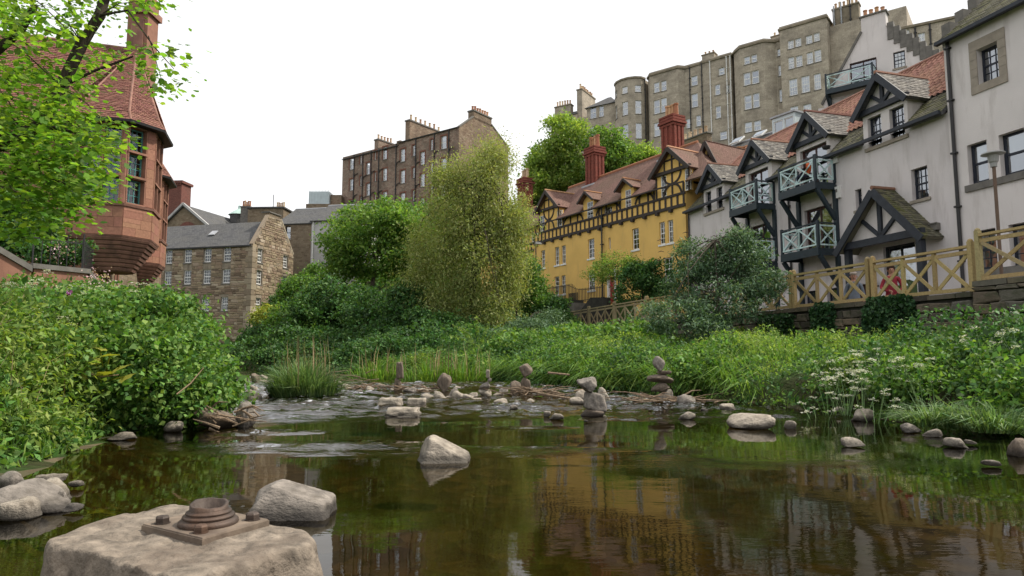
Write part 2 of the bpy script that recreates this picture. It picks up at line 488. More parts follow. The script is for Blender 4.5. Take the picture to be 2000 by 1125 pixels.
def mat_bed():
    m, t, n, b = new_mat('river_bed')
    c = coords(t)
    v = node(t, 'ShaderNodeTexVoronoi', Scale=6.0); lk(t, c, v.inputs['Vector'])
    cc = ramp(t, v.outputs['Color'], [(0.1, (0.03, 0.022, 0.010)), (0.5, (0.06, 0.045, 0.02)), (0.9, (0.12, 0.09, 0.05))]).outputs[0]
    n1 = noise(t, c, 0.7, 5, 0.65)
    cc = mixc(t, ramp(t, n1, [(0.45, (0, 0, 0)), (0.62, (1, 1, 1))]).outputs[0], cc, (0.045, 0.06, 0.012))
    lk(t, cc, b.inputs['Base Color']); b.inputs['Roughness'].default_value = 0.9
    bump(t, b, v.outputs['Distance'], 0.6, 0.05)
    return m

def mat_ground():
    m, t, n, b = new_mat('bank_soil')
    c = coords(t)
    n1 = noise(t, c, 0.8, 6, 0.65); n2 = noise(t, c, 14.0, 4)
    cc = ramp(t, n1, [(0.35, (0.035, 0.028, 0.016)), (0.55, (0.03, 0.055, 0.014)), (0.75, (0.045, 0.085, 0.018))]).outputs[0]
    cc = mixc(t, 0.5, cc, ramp(t, n2, [(0.3, (0.25, 0.25, 0.25)), (0.7, (0.75, 0.75, 0.75))]).outputs[0], 'OVERLAY')
    lk(t, cc, b.inputs['Base Color']); b.inputs['Roughness'].default_value = 1.0; b.inputs['Specular IOR Level'].default_value = 0.1
    bump(t, b, n2, 0.8, 0.05)
    return m

M = {}
M['soil'] = mat_ground(); M['bed'] = mat_bed(); M['water'] = mat_water()
M['harl'] = mat_plain('white_harling', (0.63, 0.585, 0.575), 0.95, 0.07, 0.7, 0.6, 55.0, stain=(0.485, 0.445, 0.425), bdist=0.015, spec=0.1)
M['harl2'] = mat_plain('pale_harling', (0.66, 0.615, 0.595), 0.95, 0.07, 0.7, 0.5, 55.0, stain=(0.51, 0.465, 0.44), bdist=0.015, spec=0.1)
M['yellow'] = mat_plain('ochre_wall_paint', (0.75, 0.485, 0.155), 0.9, 0.07, 0.9, 0.25, 30.0, stain=(0.64, 0.42, 0.15), spec=0.15)
M['timber'] = mat_plain('black_brown_timber', (0.035, 0.025, 0.02), 0.7, 0.3, 6.0, 0.3, 30.0)
M['blue_timber'] = mat_plain('blue_black_timber', (0.022, 0.027, 0.036), 0.6, 0.25, 5.0, 0.2, 30.0)
M['balcony_dark'] = mat_plain('dark_teal_paint', (0.016, 0.028, 0.037), 0.5, 0.2, 5.0, 0.15, 30.0)
M['balcony_pale'] = mat_plain('pale_aqua_paint', (0.50, 0.65, 0.65), 0.6, 0.1, 5.0, 0.1, 30.0, stain=(0.16, 0.23, 0.17))
M['white'] = mat_plain('white_sash_paint', (0.78, 0.77, 0.74), 0.5, 0.06, 5.0, 0.05)
M['teal_frame'] = mat_plain('teal_sash_paint', (0.07, 0.22, 0.21), 0.5, 0.12, 5.0, 0.05)
M['navy_frame'] = mat_plain('navy_sash_paint', (0.012, 0.016, 0.028), 0.45, 0.2, 5.0, 0.05)
M['brown_frame'] = mat_plain('brown_door_frame', (0.05, 0.016, 0.013), 0.5, 0.2, 5.0, 0.05)
M['glass'] = mat_glass('window_glass')
M['glass_old'] = mat_glass('old_dull_glass', sheen=0.05)
GL = ['glass']
M['blind'] = mat_plain('white_blind', (0.72, 0.71, 0.68), 0.9, 0.05, 3.0, 0)
M['iron'] = mat_plain('black_iron', (0.022, 0.021, 0.022), 0.5, 0.2, 8.0, 0.2)
M['lead'] = mat_plain('lead_flashing', (0.34, 0.35, 0.37), 0.55, 0.15, 4.0, 0.1)
M['sill'] = mat_plain('stone_sill', (0.30, 0.26, 0.21), 0.9, 0.15, 4.0, 0.4, 30.0)
M['sill_dark'] = mat_plain('weathered_sill', (0.15, 0.14, 0.125), 0.9, 0.25, 4.0, 0.4, 30.0)
M['brick_red'] = mat_masonry('red_chimney_brick', [(0.16, 0.04, 0.028), (0.25, 0.065, 0.045), (0.20, 0.05, 0.035)], (0.17, 0.11, 0.09), 0.23, 0.075, 0.004, 0.4, mort=0.008, patch=0.35)
M['brick_far'] = mat_masonry('brown_far_brick', [(0.13, 0.05, 0.04), (0.2, 0.08, 0.06)], (0.15, 0.1, 0.09), 0.23, 0.08, 0.004, 0.3, mort=0.008, patch=0.3)
M['pot'] = mat_pieces('terracotta_pot', [(0.42, 0.19, 0.10), (0.50, 0.30, 0.17)], 0.85, 0.15, 0.2)
M['pot_pale'] = mat_pieces('buff_chimney_pot', [(0.42, 0.27, 0.17), (0.55, 0.42, 0.28)], 0.85, 0.15, 0.2)
M['tenement'] = mat_masonry('brown_tenement_stone', [(0.19, 0.13, 0.10), (0.30, 0.21, 0.16), (0.24, 0.19, 0.145), (0.34, 0.255, 0.195)], (0.11, 0.085, 0.065), 0.42, 0.19, 0.04, 0.6, stain=(0.055, 0.045, 0.035), patch=0.55)
M['tenement_gable'] = mat_masonry('tenement_gable_rubble', [(0.15, 0.10, 0.07), (0.26, 0.185, 0.13), (0.20, 0.145, 0.10), (0.32, 0.25, 0.18)], (0.2, 0.16, 0.12), 0.40, 0.20, 0.07, 0.6, stain=(0.10, 0.08, 0.06), patch=0.5)
M['red_margin'] = mat_plain('red_sandstone_margin', (0.17, 0.075, 0.05), 0.9, 0.25, 3.0, 0.4, 20.0)
M['crescent'] = mat_masonry('tan_ashlar', [(0.32, 0.275, 0.215), (0.43, 0.375, 0.295), (0.375, 0.325, 0.255)], (0.24, 0.21, 0.17), 0.75, 0.33, 0.01, 0.35, stain=(0.165, 0.143, 0.115), mort=0.012, patch=0.65)
M['crescent_trim'] = mat_plain('ashlar_trim', (0.21, 0.175, 0.125), 0.9, 0.3, 1.5, 0.3, 20.0)
M['rubble_far'] = mat_masonry('far_rubble', [(0.15, 0.11, 0.07), (0.24, 0.19, 0.13), (0.19, 0.14, 0.095)], (0.16, 0.13, 0.1), 0.4, 0.2, 0.06, 0.6, stain=(0.09, 0.075, 0.055), patch=0.5)
M['mill_mortar'] = mat_plain('mill_mortar', (0.25, 0.21, 0.16), 0.95, 0.25, 2.0, 0.6, 25.0, stain=(0.11, 0.09, 0.065))
M['mill_stone'] = mat_pieces('mill_rubble_stone', [(0.17, 0.125, 0.085), (0.28, 0.215, 0.145), (0.36, 0.285, 0.19), (0.24, 0.185, 0.125), (0.20, 0.14, 0.10), (0.32, 0.27, 0.20)], 0.92, 0.28, 0.6, 9.0)
M['mill_quoin'] = mat_pieces('mill_quoin_stone', [(0.25, 0.20, 0.14), (0.32, 0.27, 0.20)], 0.92, 0.2, 0.5, 9.0)
M['slate'] = mat_masonry('grey_slate_roof', [(0.065, 0.066, 0.07), (0.105, 0.105, 0.105), (0.085, 0.084, 0.088)], (0.045, 0.045, 0.047), 0.3, 0.17, 0.01, 0.4, stain=(0.12, 0.115, 0.10), mort=0.012, patch=0.4)
M['slate_piece'] = mat_pieces('split_slate', [(0.085, 0.08, 0.075), (0.15, 0.14, 0.125), (0.12, 0.108, 0.095), (0.19, 0.178, 0.155)], 0.75, 0.25, 0.4, 18.0)
M['slate_moss'] = mat_pieces('mossy_slate', [(0.09, 0.085, 0.06), (0.15, 0.14, 0.10), (0.12, 0.115, 0.06)], 0.85, 0.25, 0.4, 18.0, moss=(0.11, 0.115, 0.03))
M['pantile'] = mat_pieces('orange_pantile', [(0.235, 0.112, 0.078), (0.33, 0.17, 0.122), (0.285, 0.147, 0.105), (0.19, 0.094, 0.07)], 0.8, 0.22, 0.3, 16.0)
M['rosetile'] = mat_masonry('rosy_plain_tile', [(0.14, 0.078, 0.062), (0.20, 0.115, 0.092), (0.17, 0.095, 0.076)], (0.085, 0.05, 0.042), 0.17, 0.11, 0.004, 0.5, stain=(0.115, 0.09, 0.055), mort=0.014, patch=0.55)
M['redtile'] = mat_pieces('red_plain_tile', [(0.17, 0.075, 0.056), (0.235, 0.108, 0.08), (0.20, 0.09, 0.068), (0.14, 0.062, 0.05)], 0.8, 0.2, 0.3, 14.0)
M['redstone'] = mat_pieces('red_sandstone_ashlar', [(0.28, 0.138, 0.092), (0.345, 0.175, 0.118), (0.24, 0.115, 0.078), (0.31, 0.157, 0.106)], 0.9, 0.14, 0.25, 12.0)
M['redstone_flat'] = mat_plain('red_sandstone', (0.265, 0.132, 0.09), 0.9, 0.2, 2.0, 0.3, 25.0, stain=(0.19, 0.085, 0.06))
M['redstone_dark'] = mat_plain('weathered_red_sandstone', (0.26, 0.135, 0.10), 0.9, 0.35, 1.6, 0.4, 25.0, stain=(0.10, 0.062, 0.048))
M['wallstone'] = mat_pieces('river_wall_stone', [(0.062, 0.055, 0.045), (0.115, 0.098, 0.075), (0.15, 0.115, 0.075), (0.085, 0.08, 0.068)], 0.92, 0.35, 0.7, 9.0, moss=(0.05, 0.055, 0.03))
M['wallmortar'] = mat_plain('river_wall_mortar', (0.045, 0.042, 0.036), 0.95, 0.3, 4.0, 0.6, 20.0)
M['pine'] = mat_pieces('treated_pine', [(0.33, 0.25, 0.11), (0.42, 0.315, 0.145), (0.37, 0.27, 0.12), (0.30, 0.24, 0.125)], 0.8, 0.14, 0.3, 22.0, 0.35)
M['pine_old'] = mat_pieces('weathered_pine', [(0.24, 0.19, 0.11), (0.32, 0.255, 0.15), (0.27, 0.22, 0.135)], 0.85, 0.15, 0.3, 22.0, 0.35)
M['paving'] = mat_plain('path_paving', (0.22, 0.20, 0.18), 0.9, 0.15, 3.0, 0.4, 30.0)
M['boulder'] = mat_plain('pale_river_boulder', (0.30, 0.26, 0.21), 0.9, 0.35, 2.2, 0.45, 9.0, stain=(0.15, 0.125, 0.095), bdist=0.05, wet=True)
M['boulder_grey'] = mat_plain('grey_river_boulder', (0.20, 0.175, 0.15), 0.9, 0.4, 2.2, 0.45, 9.0, stain=(0.105, 0.09, 0.072), bdist=0.03, wet=True)
M['boulder_brown'] = mat_plain('brown_river_boulder', (0.16, 0.125, 0.095), 0.9, 0.4, 2.4, 0.45, 9.0, stain=(0.09, 0.07, 0.055), bdist=0.03, wet=True)
M['rust'] = mat_plain('rusted_cast_iron', (0.062, 0.045, 0.036), 0.62, 0.4, 7.0, 0.7, 45.0, stain=(0.11, 0.058, 0.034), metal=0.25, bdist=0.006)
M['driftwood'] = mat_bark('driftwood', (0.26, 0.19, 0.13))
M['bark'] = mat_bark('dark_bark', (0.055, 0.045, 0.033))
M['bark_grey'] = mat_bark('grey_bark', (0.12, 0.10, 0.08))
M['concrete'] = mat_plain('pale_concrete', (0.42, 0.41, 0.40), 0.9, 0.1, 1.0, 0.2, 20.0, stain=(0.33, 0.32, 0.31))
M['copper'] = mat_plain('pale_green_copper', (0.38, 0.52, 0.48), 0.6, 0.1, 2.0, 0.1)
M['metal_screen'] = mat_plain('pale_metal_screen', (0.55, 0.62, 0.64), 0.4, 0.08, 2.0, 0.05)
M['lamp_grey'] = mat_plain('grey_lamp_metal', (0.30, 0.30, 0.29), 0.45, 0.1, 4.0, 0.05)
M['lamp_brown'] = mat_plain('brown_lamp_post', (0.12, 0.075, 0.05), 0.6, 0.2, 4.0, 0.1)
M['red_door'] = mat_plain('red_door_paint', (0.30, 0.012, 0.018), 0.4, 0.1, 4.0, 0.05)
M['blue_sign'] = mat_plain('blue_sign_face', (0.012, 0.075, 0.36), 0.35, 0.05, 4.0, 0)
M['skin'] = mat_plain('skin', (0.52, 0.27, 0.19), 0.6, 0.08, 10.0, 0)
# leaves
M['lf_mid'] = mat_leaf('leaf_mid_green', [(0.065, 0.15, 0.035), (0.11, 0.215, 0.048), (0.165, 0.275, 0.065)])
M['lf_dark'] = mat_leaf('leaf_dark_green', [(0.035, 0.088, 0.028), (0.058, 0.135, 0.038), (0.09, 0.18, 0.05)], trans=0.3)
M['lf_bright'] = mat_leaf('leaf_bright_green', [(0.10, 0.20, 0.03), (0.155, 0.28, 0.04), (0.22, 0.35, 0.055)], trans=0.55)
M['lf_lime'] = mat_leaf('leaf_lime_green', [(0.13, 0.22, 0.045), (0.19, 0.295, 0.065), (0.26, 0.34, 0.09)], trans=0.45)
M['lf_willow'] = mat_leaf('leaf_willow', [(0.21, 0.26, 0.085), (0.29, 0.34, 0.12), (0.35, 0.39, 0.155), (0.36, 0.36, 0.15)], trans=0.42, dv=0.12)
M['lf_blue'] = mat_leaf('leaf_bluish_green', [(0.06, 0.125, 0.065), (0.10, 0.18, 0.095), (0.18, 0.255, 0.16)], trans=0.26, dh=0.015)
M['lf_hill'] = mat_leaf('leaf_hill_lime', [(0.17, 0.27, 0.06), (0.24, 0.345, 0.085), (0.31, 0.40, 0.11)], trans=0.5, dv=0.25)
M['lf_hill2'] = mat_leaf('leaf_hill_green', [(0.10, 0.20, 0.045), (0.15, 0.26, 0.06), (0.21, 0.32, 0.08)], trans=0.45, dv=0.25)
M['lf_grass'] = mat_leaf('grass_blade', [(0.075, 0.16, 0.028), (0.125, 0.235, 0.042), (0.19, 0.30, 0.075)], trans=0.4)
M['lf_reed'] = mat_leaf('reed_blade', [(0.09, 0.17, 0.06), (0.15, 0.25, 0.10), (0.24, 0.33, 0.16)], trans=0.3)
M['lf_dry'] = mat_leaf('dry_stem', [(0.20, 0.145, 0.075), (0.30, 0.225, 0.125), (0.38, 0.30, 0.18)], trans=0.15)
M['lf_ivy'] = mat_leaf('ivy_leaf', [(0.016, 0.05, 0.018), (0.03, 0.08, 0.026), (0.055, 0.115, 0.04)], trans=0.2)
M['lf_yellow'] = mat_leaf('yellow_green_leaf', [(0.20, 0.24, 0.03), (0.28, 0.32, 0.05), (0.36, 0.38, 0.09)], trans=0.4)
M['petal'] = mat_leaf('white_umbel', [(0.55, 0.56, 0.46), (0.72, 0.72, 0.66)], dv=0.1, trans=0.3, dh=0.005)
M['petal_pink'] = mat_leaf('pink_blossom', [(0.60, 0.36, 0.40), (0.72, 0.55, 0.58)], dv=0.12, trans=0.3, dh=0.005)
M['petal_purple'] = mat_leaf('purple_blossom', [(0.38, 0.10, 0.42), (0.5, 0.2, 0.55)], dv=0.12, trans=0.3, dh=0.005)
# ------------------------------------------------------------------ land and river
XR_Y = [-30, -5, 4, 7, 8.5, 10.6, 12.5, 14.6, 17, 19.5, 23, 26, 29, 32, 35, 40, 46, 64, 75]
XR_X = [8, 7, 6.5, 6.0, 5.5, 4.9, 3.6, 2.25, 0.9, 0, -1.6, -3.6, -6.5, -10.5, -14, -18, -21, -26.6, -60]
XL_Y = [-30, -5, 3, 4.9, 5.8, 7.2, 8.2, 9, 10, 13, 16.7, 22, 27, 33, 40, 64, 75]
XL_X = [-2.6, -2.6, -3.0, -3.75, -3.95, -4.4, -4.6, -4.3, -4.5, -5.6, -7.3, -10.5, -14, -18, -24, -36, -70]
def xr(y): return np.interp(y, XR_Y, XR_X)
def xl(y): return np.interp(y, XL_Y, XL_X)
def xw(y): return 15.12 - 0.286 * np.asarray(y, float)        # foot of the river wall
HP = np.array([(-60, 62, 5), (-45, 90, 10), (-40, 70, 2.5), (-22, 70, 4), (-17, 64, 3.2), (-15, 75, 9), (-12, 90, 17), (5, 100, 22), (-30, 96, 15), (12, 38, 2.5), (8, 41, 4.0), (5, 47, 4.2),
    (0, 54, 4.2), (-4, 60, 5), (18, 55, 14), (10, 66, 17), (4, 70, 16), (20, 90, 27), (40, 85, 29), (48, 70, 25), (0, 38, 2.3), (-6, 44, 2.0), (-8, 40, 1.4), (-12, 52, 2.2), (-14, 45, 1.2),
    (20, 28, 2.3), (30, 12, 2.3), (36, 36, 9), (60, 60, 24), (-30, 40, 2.5), (-22, 24, 2.8), (-16, 22, 2.5), (-12, 14, 1.6), (-9, 8, 1.2), (-8, 2, 1.1), (-30, 5, 3), (16, 15, 2.3), (14, 24, 2.3), (11, 33, 2.3),
    (14, 0, 2.0), (120, 0, 6), (-120, 0, 10), (0, 200, 30), (-150, 150, 25), (150, 150, 40), (0, -100, 3), (300, 300, 30), (-300, 300, 30), (0, 400, 30)], float)
def hills(x, y):
    num = np.zeros_like(x); den = np.zeros_like(x)
    for a, b, c in HP:
        w = 1.0 / ((x - a) ** 2 + (y - b) ** 2 + 2.0) ** 1.6
        num += w * c; den += w
    return num / den
def sstep(a, b, t):
    t = np.clip((t - a) / (b - a), 0, 1); return t * t * (3 - 2 * t)
def ground(x, y):
    x = np.asarray(x, float); y = np.asarray(y, float)
    h = hills(x, y)
    R, L, Wl = xr(y), xl(y), xw(y)
    tr, tl = x - R, L - x
    mid = -0.42 + 0.06 * fbm(x * 0.9, y * 0.9, 0, 3, 3)
    shallow = sstep(11, 16, y) * 0.28
    bed = mid + shallow
    din = np.minimum(-tr, -tl)
    z = bed * sstep(0.0, 1.4, din) + 0.02 * (1 - sstep(0, 1.4, din))
    span = np.maximum(Wl - R, 1.5)
    zw_ = np.interp(y, [8, 20, 40], [0.86, 0.95, 1.75])
    bank_r = 0.02 + 0.46 * sstep(0, 0.4, tr) + 0.22 * sstep(0.3, 2.2, tr) + (zw_ - 0.70) * sstep(1.2, 8, tr)
    far = sstep(34, 42, y)
    bank_r = np.where(y > 34, bank_r * (1 - far) + far * np.minimum(h, 0.02 + 0.45 * np.maximum(tr, 0)), bank_r)
    bank_r = np.where((x > Wl + 0.25) & (y < 42), 1.52 + (h - 1.52) * sstep(0.5, 5, x - Wl) * sstep(3, 7, np.abs(x - Wl)) * sstep(34, 40, y) + 0.8 * sstep(28, 38, y), bank_r)
    bank_l = 0.02 + 0.30 * sstep(0, 0.6, tl) + 0.55 * sstep(0.3, 2.0, tl)
    bank_l = bank_l + (h - bank_l) * sstep(1.5, 7, tl)
    z = np.where(tr > 0, bank_r, z); z = np.where((tl > 0), bank_l, z)
    rough = 0.05 * fbm(x * 1.3, y * 1.3, 0, 3, 9)
    return z + rough * np.where(((tr > 0) & ((x < Wl) | (y > 42))) | (tl > 0), 1.0, 0.3) * np.where(np.hypot(x, y) < 120, 1, 0)
def gz(x, y): return float(ground(np.array([x]), np.array([y]))[0])

def axis(lo, hi, fine_lo, fine_hi, step, grow=1.16):
    a = list(np.arange(fine_lo, fine_hi, step)); s = step
    while a[-1] < hi: s *= grow; a.append(a[-1] + s)
    s = step
    while a[0] > lo: s *= grow; a.insert(0, a[0] - s)
    return np.array(a)
ax_ = axis(-420, 420, -16, 18, 0.22); ay_ = axis(-260, 460, -1, 44, 0.22)
GX, GY = np.meshgrid(ax_, ay_)
GZ = ground(GX.ravel(), GY.ravel())
nx, ny = len(ax_), len(ay_)
ii = np.arange((nx - 1) * (ny - 1)); r_, c_ = ii // (nx - 1), ii % (nx - 1)
quads = np.stack([r_ * nx + c_, r_ * nx + c_ + 1, (r_ + 1) * nx + c_ + 1, (r_ + 1) * nx + c_], 1)
gro = np_mesh('ground', np.stack([GX.ravel(), GY.ravel(), GZ], 1), quads, [M['soil'], M['bed'], M['paving']], smooth=True)
cx = ((GX.ravel()[quads]).mean(1)); cy = (GY.ravel()[quads]).mean(1); cz = GZ[quads].mean(1)
mi = np.zeros(len(quads), dtype=np.int32)
mi[(cx < xr(cy) - 0.05) & (cx > xl(cy) + 0.12)] = 1
mi[(cx > xw(cy) + 0.2) & (cx < xw(cy) + 6.5) & (cy < 41) & (cy > -5)] = 2
gro.data.polygons.foreach_set('material_index', mi)
tag(gro, kind='structure')

# the water sheet, rougher where the stones break the flow
wx = np.arange(-17, 9.5, 0.075)
wy = np.concatenate([np.arange(-6, 1, 0.3), np.arange(1, 12, 0.09), np.arange(12, 26, 0.085), np.arange(26, 42, 0.2)])
WX, WY = np.meshgrid(wx, wy)
X_, Y_ = WX.ravel(), WY.ravel()
lip = 8.55 + 0.27 * (X_ + 3.5).clip(0, 3) + 0.3 * sstep(-0.5, 2.5, X_) + 0.5 * fbm(X_ * 0.5, Y_ * 0.1, 0, 2, 5)
rap = sstep(0, 1.2, Y_ - lip) * (1 - 0.75 * sstep(17, 22, Y_))
rap = rap * (0.65 + 0.35 * sstep(-0.35, 0.15, fbm(X_ * 0.45, Y_ * 0.3, 0, 2, 21)))
streak = sstep(0.30, 0.62, fbm(X_ * 0.33, Y_ * 0.95, 0, 3, 33)) * sstep(5.0, 7.5, Y_) * 0.6
amp = np.maximum(rap, streak)
wav = fbm(X_ * 2.6, Y_ * 4.2, 0, 3, 41) * 0.022 + np.abs(fbm(X_ * 5.5, Y_ * 8.0, 1.7, 2, 43)) * 0.016
WZ = 0.0 + amp * wav * 1.9 + 0.0012 * fbm(X_ * 1.6, Y_ * 2.8, 0, 2, 47) + 0.10 * sstep(0, 5, Y_ - lip)
nx, ny = len(wx), len(wy)
ii = np.arange((nx - 1) * (ny - 1)); r_, c_ = ii // (nx - 1), ii % (nx - 1)
quads = np.stack([r_ * nx + c_, r_ * nx + c_ + 1, (r_ + 1) * nx + c_ + 1, (r_ + 1) * nx + c_], 1)
cx = X_[quads].mean(1); cy = Y_[quads].mean(1)
keep = (cx < xr(cy) + 0.7) & (cx > xl(cy) - 0.7)
wat = np_mesh('river_water', np.stack([X_, Y_, WZ], 1), quads[keep], M['water'], smooth=True)
tag(wat, kind='structure')
wat.data.attributes.new('chop', 'FLOAT', 'POINT').data.foreach_set('value', amp.astype(np.float32))
def water_z(x, y):
    return 0.02 if y < 9.5 else 0.02 + 0.10 * float(sstep(0, 5, np.array(y - 10.5)))

# ------------------------------------------------------------------ river wall on the far side of the bank, built stone by stone
def stone_block(seed, j=0.12, bev=0.12):
    """a rough squared stone, unit size, about 28 triangles"""
    r = random.Random(seed)
    pts = []
    for zz in (-0.5, 0.5):
        ring = [(-0.5, -0.5), (0.5, -0.5), (0.5, 0.5), (-0.5, 0.5)]
        for a, b in ring: pts.append((a + r.uniform(-j, j), b + r.uniform(-j, j) * 0.6, zz + r.uniform(-j, j)))
    cen = []
    b = bev
    m = MB()
    # front face inset so that the edges read as rounded
    p = pts
    fr_ = [p[0], p[1], p[5], p[4]]
    c = [sum(q[i] for q in fr_) / 4 for i in range(3)]
    ins = [tuple(q[i] + (c[i] - q[i]) * (2 * b if i != 1 else 0) - (0.10 if i == 1 else 0) for i in range(3)) for q in fr_]
    m.v = p + ins
    m.f = [(8, 9, 10, 11), (0, 1, 9, 8), (1, 5, 10, 9), (5, 4, 11, 10), (4, 0, 8, 11), (1, 2, 6, 5), (2, 3, 7, 6), (3, 0, 4, 7), (4, 5, 6, 7), (3, 2, 1, 0)]
    return m
STONE_MESH = {}
def stone_proto(mat, k=6):
    key = mat.name
    if key not in STONE_MESH:
        L = []
        for i in range(k):
            o = stone_block(i * 17 + 3).build('stone', mat)
            COL.objects.unlink(o); L.append(o)
        STONE_MESH[key] = L
    return STONE_MESH[key]
def courses(u0, u1, z0, z1, hmin, hmax, lmin, lmax, holes=(), rnd=random, gap=0.02, top=None, pad=0.0):
    """irregular courses of stones (u, z, length, height), keeping clear of the openings; top(u) limits the height"""
    out = []; z = z0
    while z < z1 - 0.02:
        h = min(rnd.uniform(hmin, hmax), z1 - z)
        if h < hmin * 0.5: break
        u = u0 - rnd.uniform(0, lmin) * 0
        while u < u1 - 0.03:
            l = min(rnd.uniform(lmin, lmax), u1 - u)
            if u1 - (u + l) < lmin * 0.4: l = u1 - u
            segs = [(u, u + l)]
            for (a, b, c, d) in holes:
                if z + h > c - pad and z < d + pad:
                    ns = []
                    for s0, s1 in segs:
                        if s1 <= a - pad or s0 >= b + pad: ns.append((s0, s1)); continue
                        if s0 < a - pad: ns.append((s0, a - pad))
                        if s1 > b + pad: ns.append((b + pad, s1))
                    segs = ns
            for s0, s1 in segs:
                if s1 - s0 < 0.06: continue
                if top and z + h > top((s0 + s1) / 2): continue
                if rnd.random() < 0.16 and h > hmin * 1.3:      # two thin stones pinned over each other
                    out.append((s0, z, s1 - s0, h * 0.5)); out.append((s0, z + h * 0.5, s1 - s0, h * 0.5))
                else: out.append((s0, z, s1 - s0, h))
            u += l
        z += h
    return [(a, b, c, d) for a, b, c, d in out]
def lay_stones(fr, stones, mat, parent, depth=0.10, proud=0.03, limit=300, gap=0.022, name='stone', rnd=random):
    """the largest stones as parts of their own, the rest as one part of kind stuff"""
    stones = sorted(stones, key=lambda s: -s[2] * s[3])
    prot = stone_proto(mat)
    ang = math.atan2(fr.u.y, fr.u.x)
    off = root_loc(parent)
    for (u, z, l, h) in stones[:limit]:
        p = rnd.choice(prot)
        d = depth / 2 - rnd.uniform(0.3, 1.0) * proud
        c = fr.w((u + l / 2, d, z + h / 2)) - off
        o = link_copy(p, parent, c, (0, rnd.choice((0, 0, math.pi)) * 0, ang), (max(0.03, l - gap), depth, max(0.03, h - gap)))
        o.name = name
    rest = stones[limit:]
    if rest:
        m = MB(fr)
        for (u, z, l, h) in rest:
            p = rnd.choice(prot); me = p.data
            d = depth / 2 - rnd.uniform(0.3, 1.0) * proud
            b = len(m.v)
            for v in me.vertices: m.v.append((u + l / 2 + v.co.x * (l - gap), d + v.co.y * depth, z + h / 2 + v.co.z * (h - gap)))
            for pl in me.polygons: m.f.append(tuple(b + i for i in pl.vertices))
        tag(m.build(name, mat, parent), kind='stuff')

FW = Frame((15.12 - 0.286 * 15.4, 15.4), (0.275, -0.9615))        # u = 0 where the fence steps up; u < 0 runs upstream
def wall_piece(u0, u1, ztop, zbot, label, stones=True):
    rt = empty('river_wall', FW.w((u0, 0, zbot)), label, 'wall', 'river wall below the timber fence')
    MB(FW).box(u0, u1, 0.06, 0.5, zbot, ztop - 0.05).build('mortar_core', M['wallmortar'], rt)
    rnd = random.Random(5)
    st = courses(u0, u1, zbot, ztop - 0.14, 0.14, 0.34, 0.22, 0.75, rnd=rnd)
    lay_stones(FW, st, M['wallstone'], rt, 0.2, 0.06, 300, 0.03, rnd=rnd)
    m = MB(FW); u = u0
    k = 0
    while u < u1 - 0.05:
        l = min(rnd.uniform(0.45, 0.95), u1 - u)
        MB(FW).box(u + 0.01, u + l - 0.01, -0.06 + rnd.uniform(-.02, .02), 0.52, ztop - 0.13, ztop + rnd.uniform(-0.02, 0.0)).build('coping_stone', M['wallstone'], rt)
        u += l
    return rt
wall_piece(-15.2, 0.0, 2.34, 0.75, 'dark mossy rubble river wall carrying the long run of pale timber fence')
wall_piece(0.02, 8.0, 2.56, 0.75, 'dark rubble river wall beneath the raised fence panel at the picture edge')
rtw = empty('low_wall', FW.w((-27, 0, 1.4)), 'low grey stone kerb wall under the far end of the timber fence', 'wall')
MB(FW).box(-27.0, -15.25, 0.02, 0.45, 1.2, 2.33).build('wall_core', M['wallstone'], rtw)

# ------------------------------------------------------------------ timber fence: panels with posts, rails, struts and crossed braces
def fence_panel(u0, u1, zb, cells, label, mat, end_left=True, end_right=True, hgt=1.12):
    rt = empty('fence_panel', FW.w((u0, 0.2, zb)), label, 'fence', 'timber fence panels along the river wall')
    d = 0.22; w = 0.09
    def post(u, top):
        m = MB(FW); m.box(u - 0.055, u + 0.055, d - 0.055, d + 0.055, zb - 0.02, zb + top)
        m.lathe((u, d, zb + top), [(0.06, 0.0), (0.062, 0.02), (0.05, 0.05), (0.02, 0.07)], 8)
        return m.build('post', mat, rt)
    if end_left: post(u0 + 0.055, hgt + 0.08)
    if end_right: post(u1 - 0.055, hgt + 0.08)
    a, b = u0 + 0.11, u1 - 0.11
    MB(FW).box(a, b, d - 0.065, d + 0.065, zb + hgt - 0.06, zb + hgt).build('top_rail', mat, rt)
    MB(FW).box(a, b, d - 0.03, d + 0.03, zb + hgt - 0.21, zb + hgt - 0.12).build('under_rail', mat, rt)
    MB(FW).box(a, b, d - 0.035, d + 0.035, zb + 0.03, zb + 0.12).build('bottom_rail', mat, rt)
    c = (b - a) / cells
    for i in range(cells + 1):
        u = a + c * i
        if 0 < i < cells: MB(FW).box(u - 0.045, u + 0.045, d - 0.034, d + 0.034, zb + 0.12, zb + hgt - 0.06).build('strut', mat, rt)
        if i < cells:
            l0, l1 = u + 0.045, u + c - 0.045; z0, z1 = zb + 0.12, zb + hgt - 0.21
            MB(FW).beam((l0, d + 0.02, z0), (l1, d + 0.02, z1), 0.036, 0.085).build('brace', mat, rt)
            MB(FW).beam((l0, d - 0.018, z1), (l1, d - 0.018, z0), 0.036, 0.085).build('brace', mat, rt)
    return rt
ZB = 2.34
uu = lambda px: FW.uv(px, 560, 0.22)[0]
edges = [(1107, 1149, 3), (1150, 1199, 3), (1200, 1262, 3), (1263, 1340, 3), (1341, 1435, 3), (1436, 1547, 3), (1549, 1700, 3), (1704, 1905, 3)]
FLAB = ['upstream end panel of the weathered timber fence below the yellow house', 'second timber fence panel from the far upstream end, beside the black steps',
        'third timber fence panel from the upstream end, below the red door', 'timber fence panel half covered by grey-green shrub leaves, fourth from far end',
        'timber fence panel almost wholly hidden behind the buddleia bush', 'timber fence panel partly behind the buddleia bush, below the lowest balcony',
        'pale timber fence panel in front of the man in blue shirt', 'pale timber fence panel in front of the woman in red, before the porch']
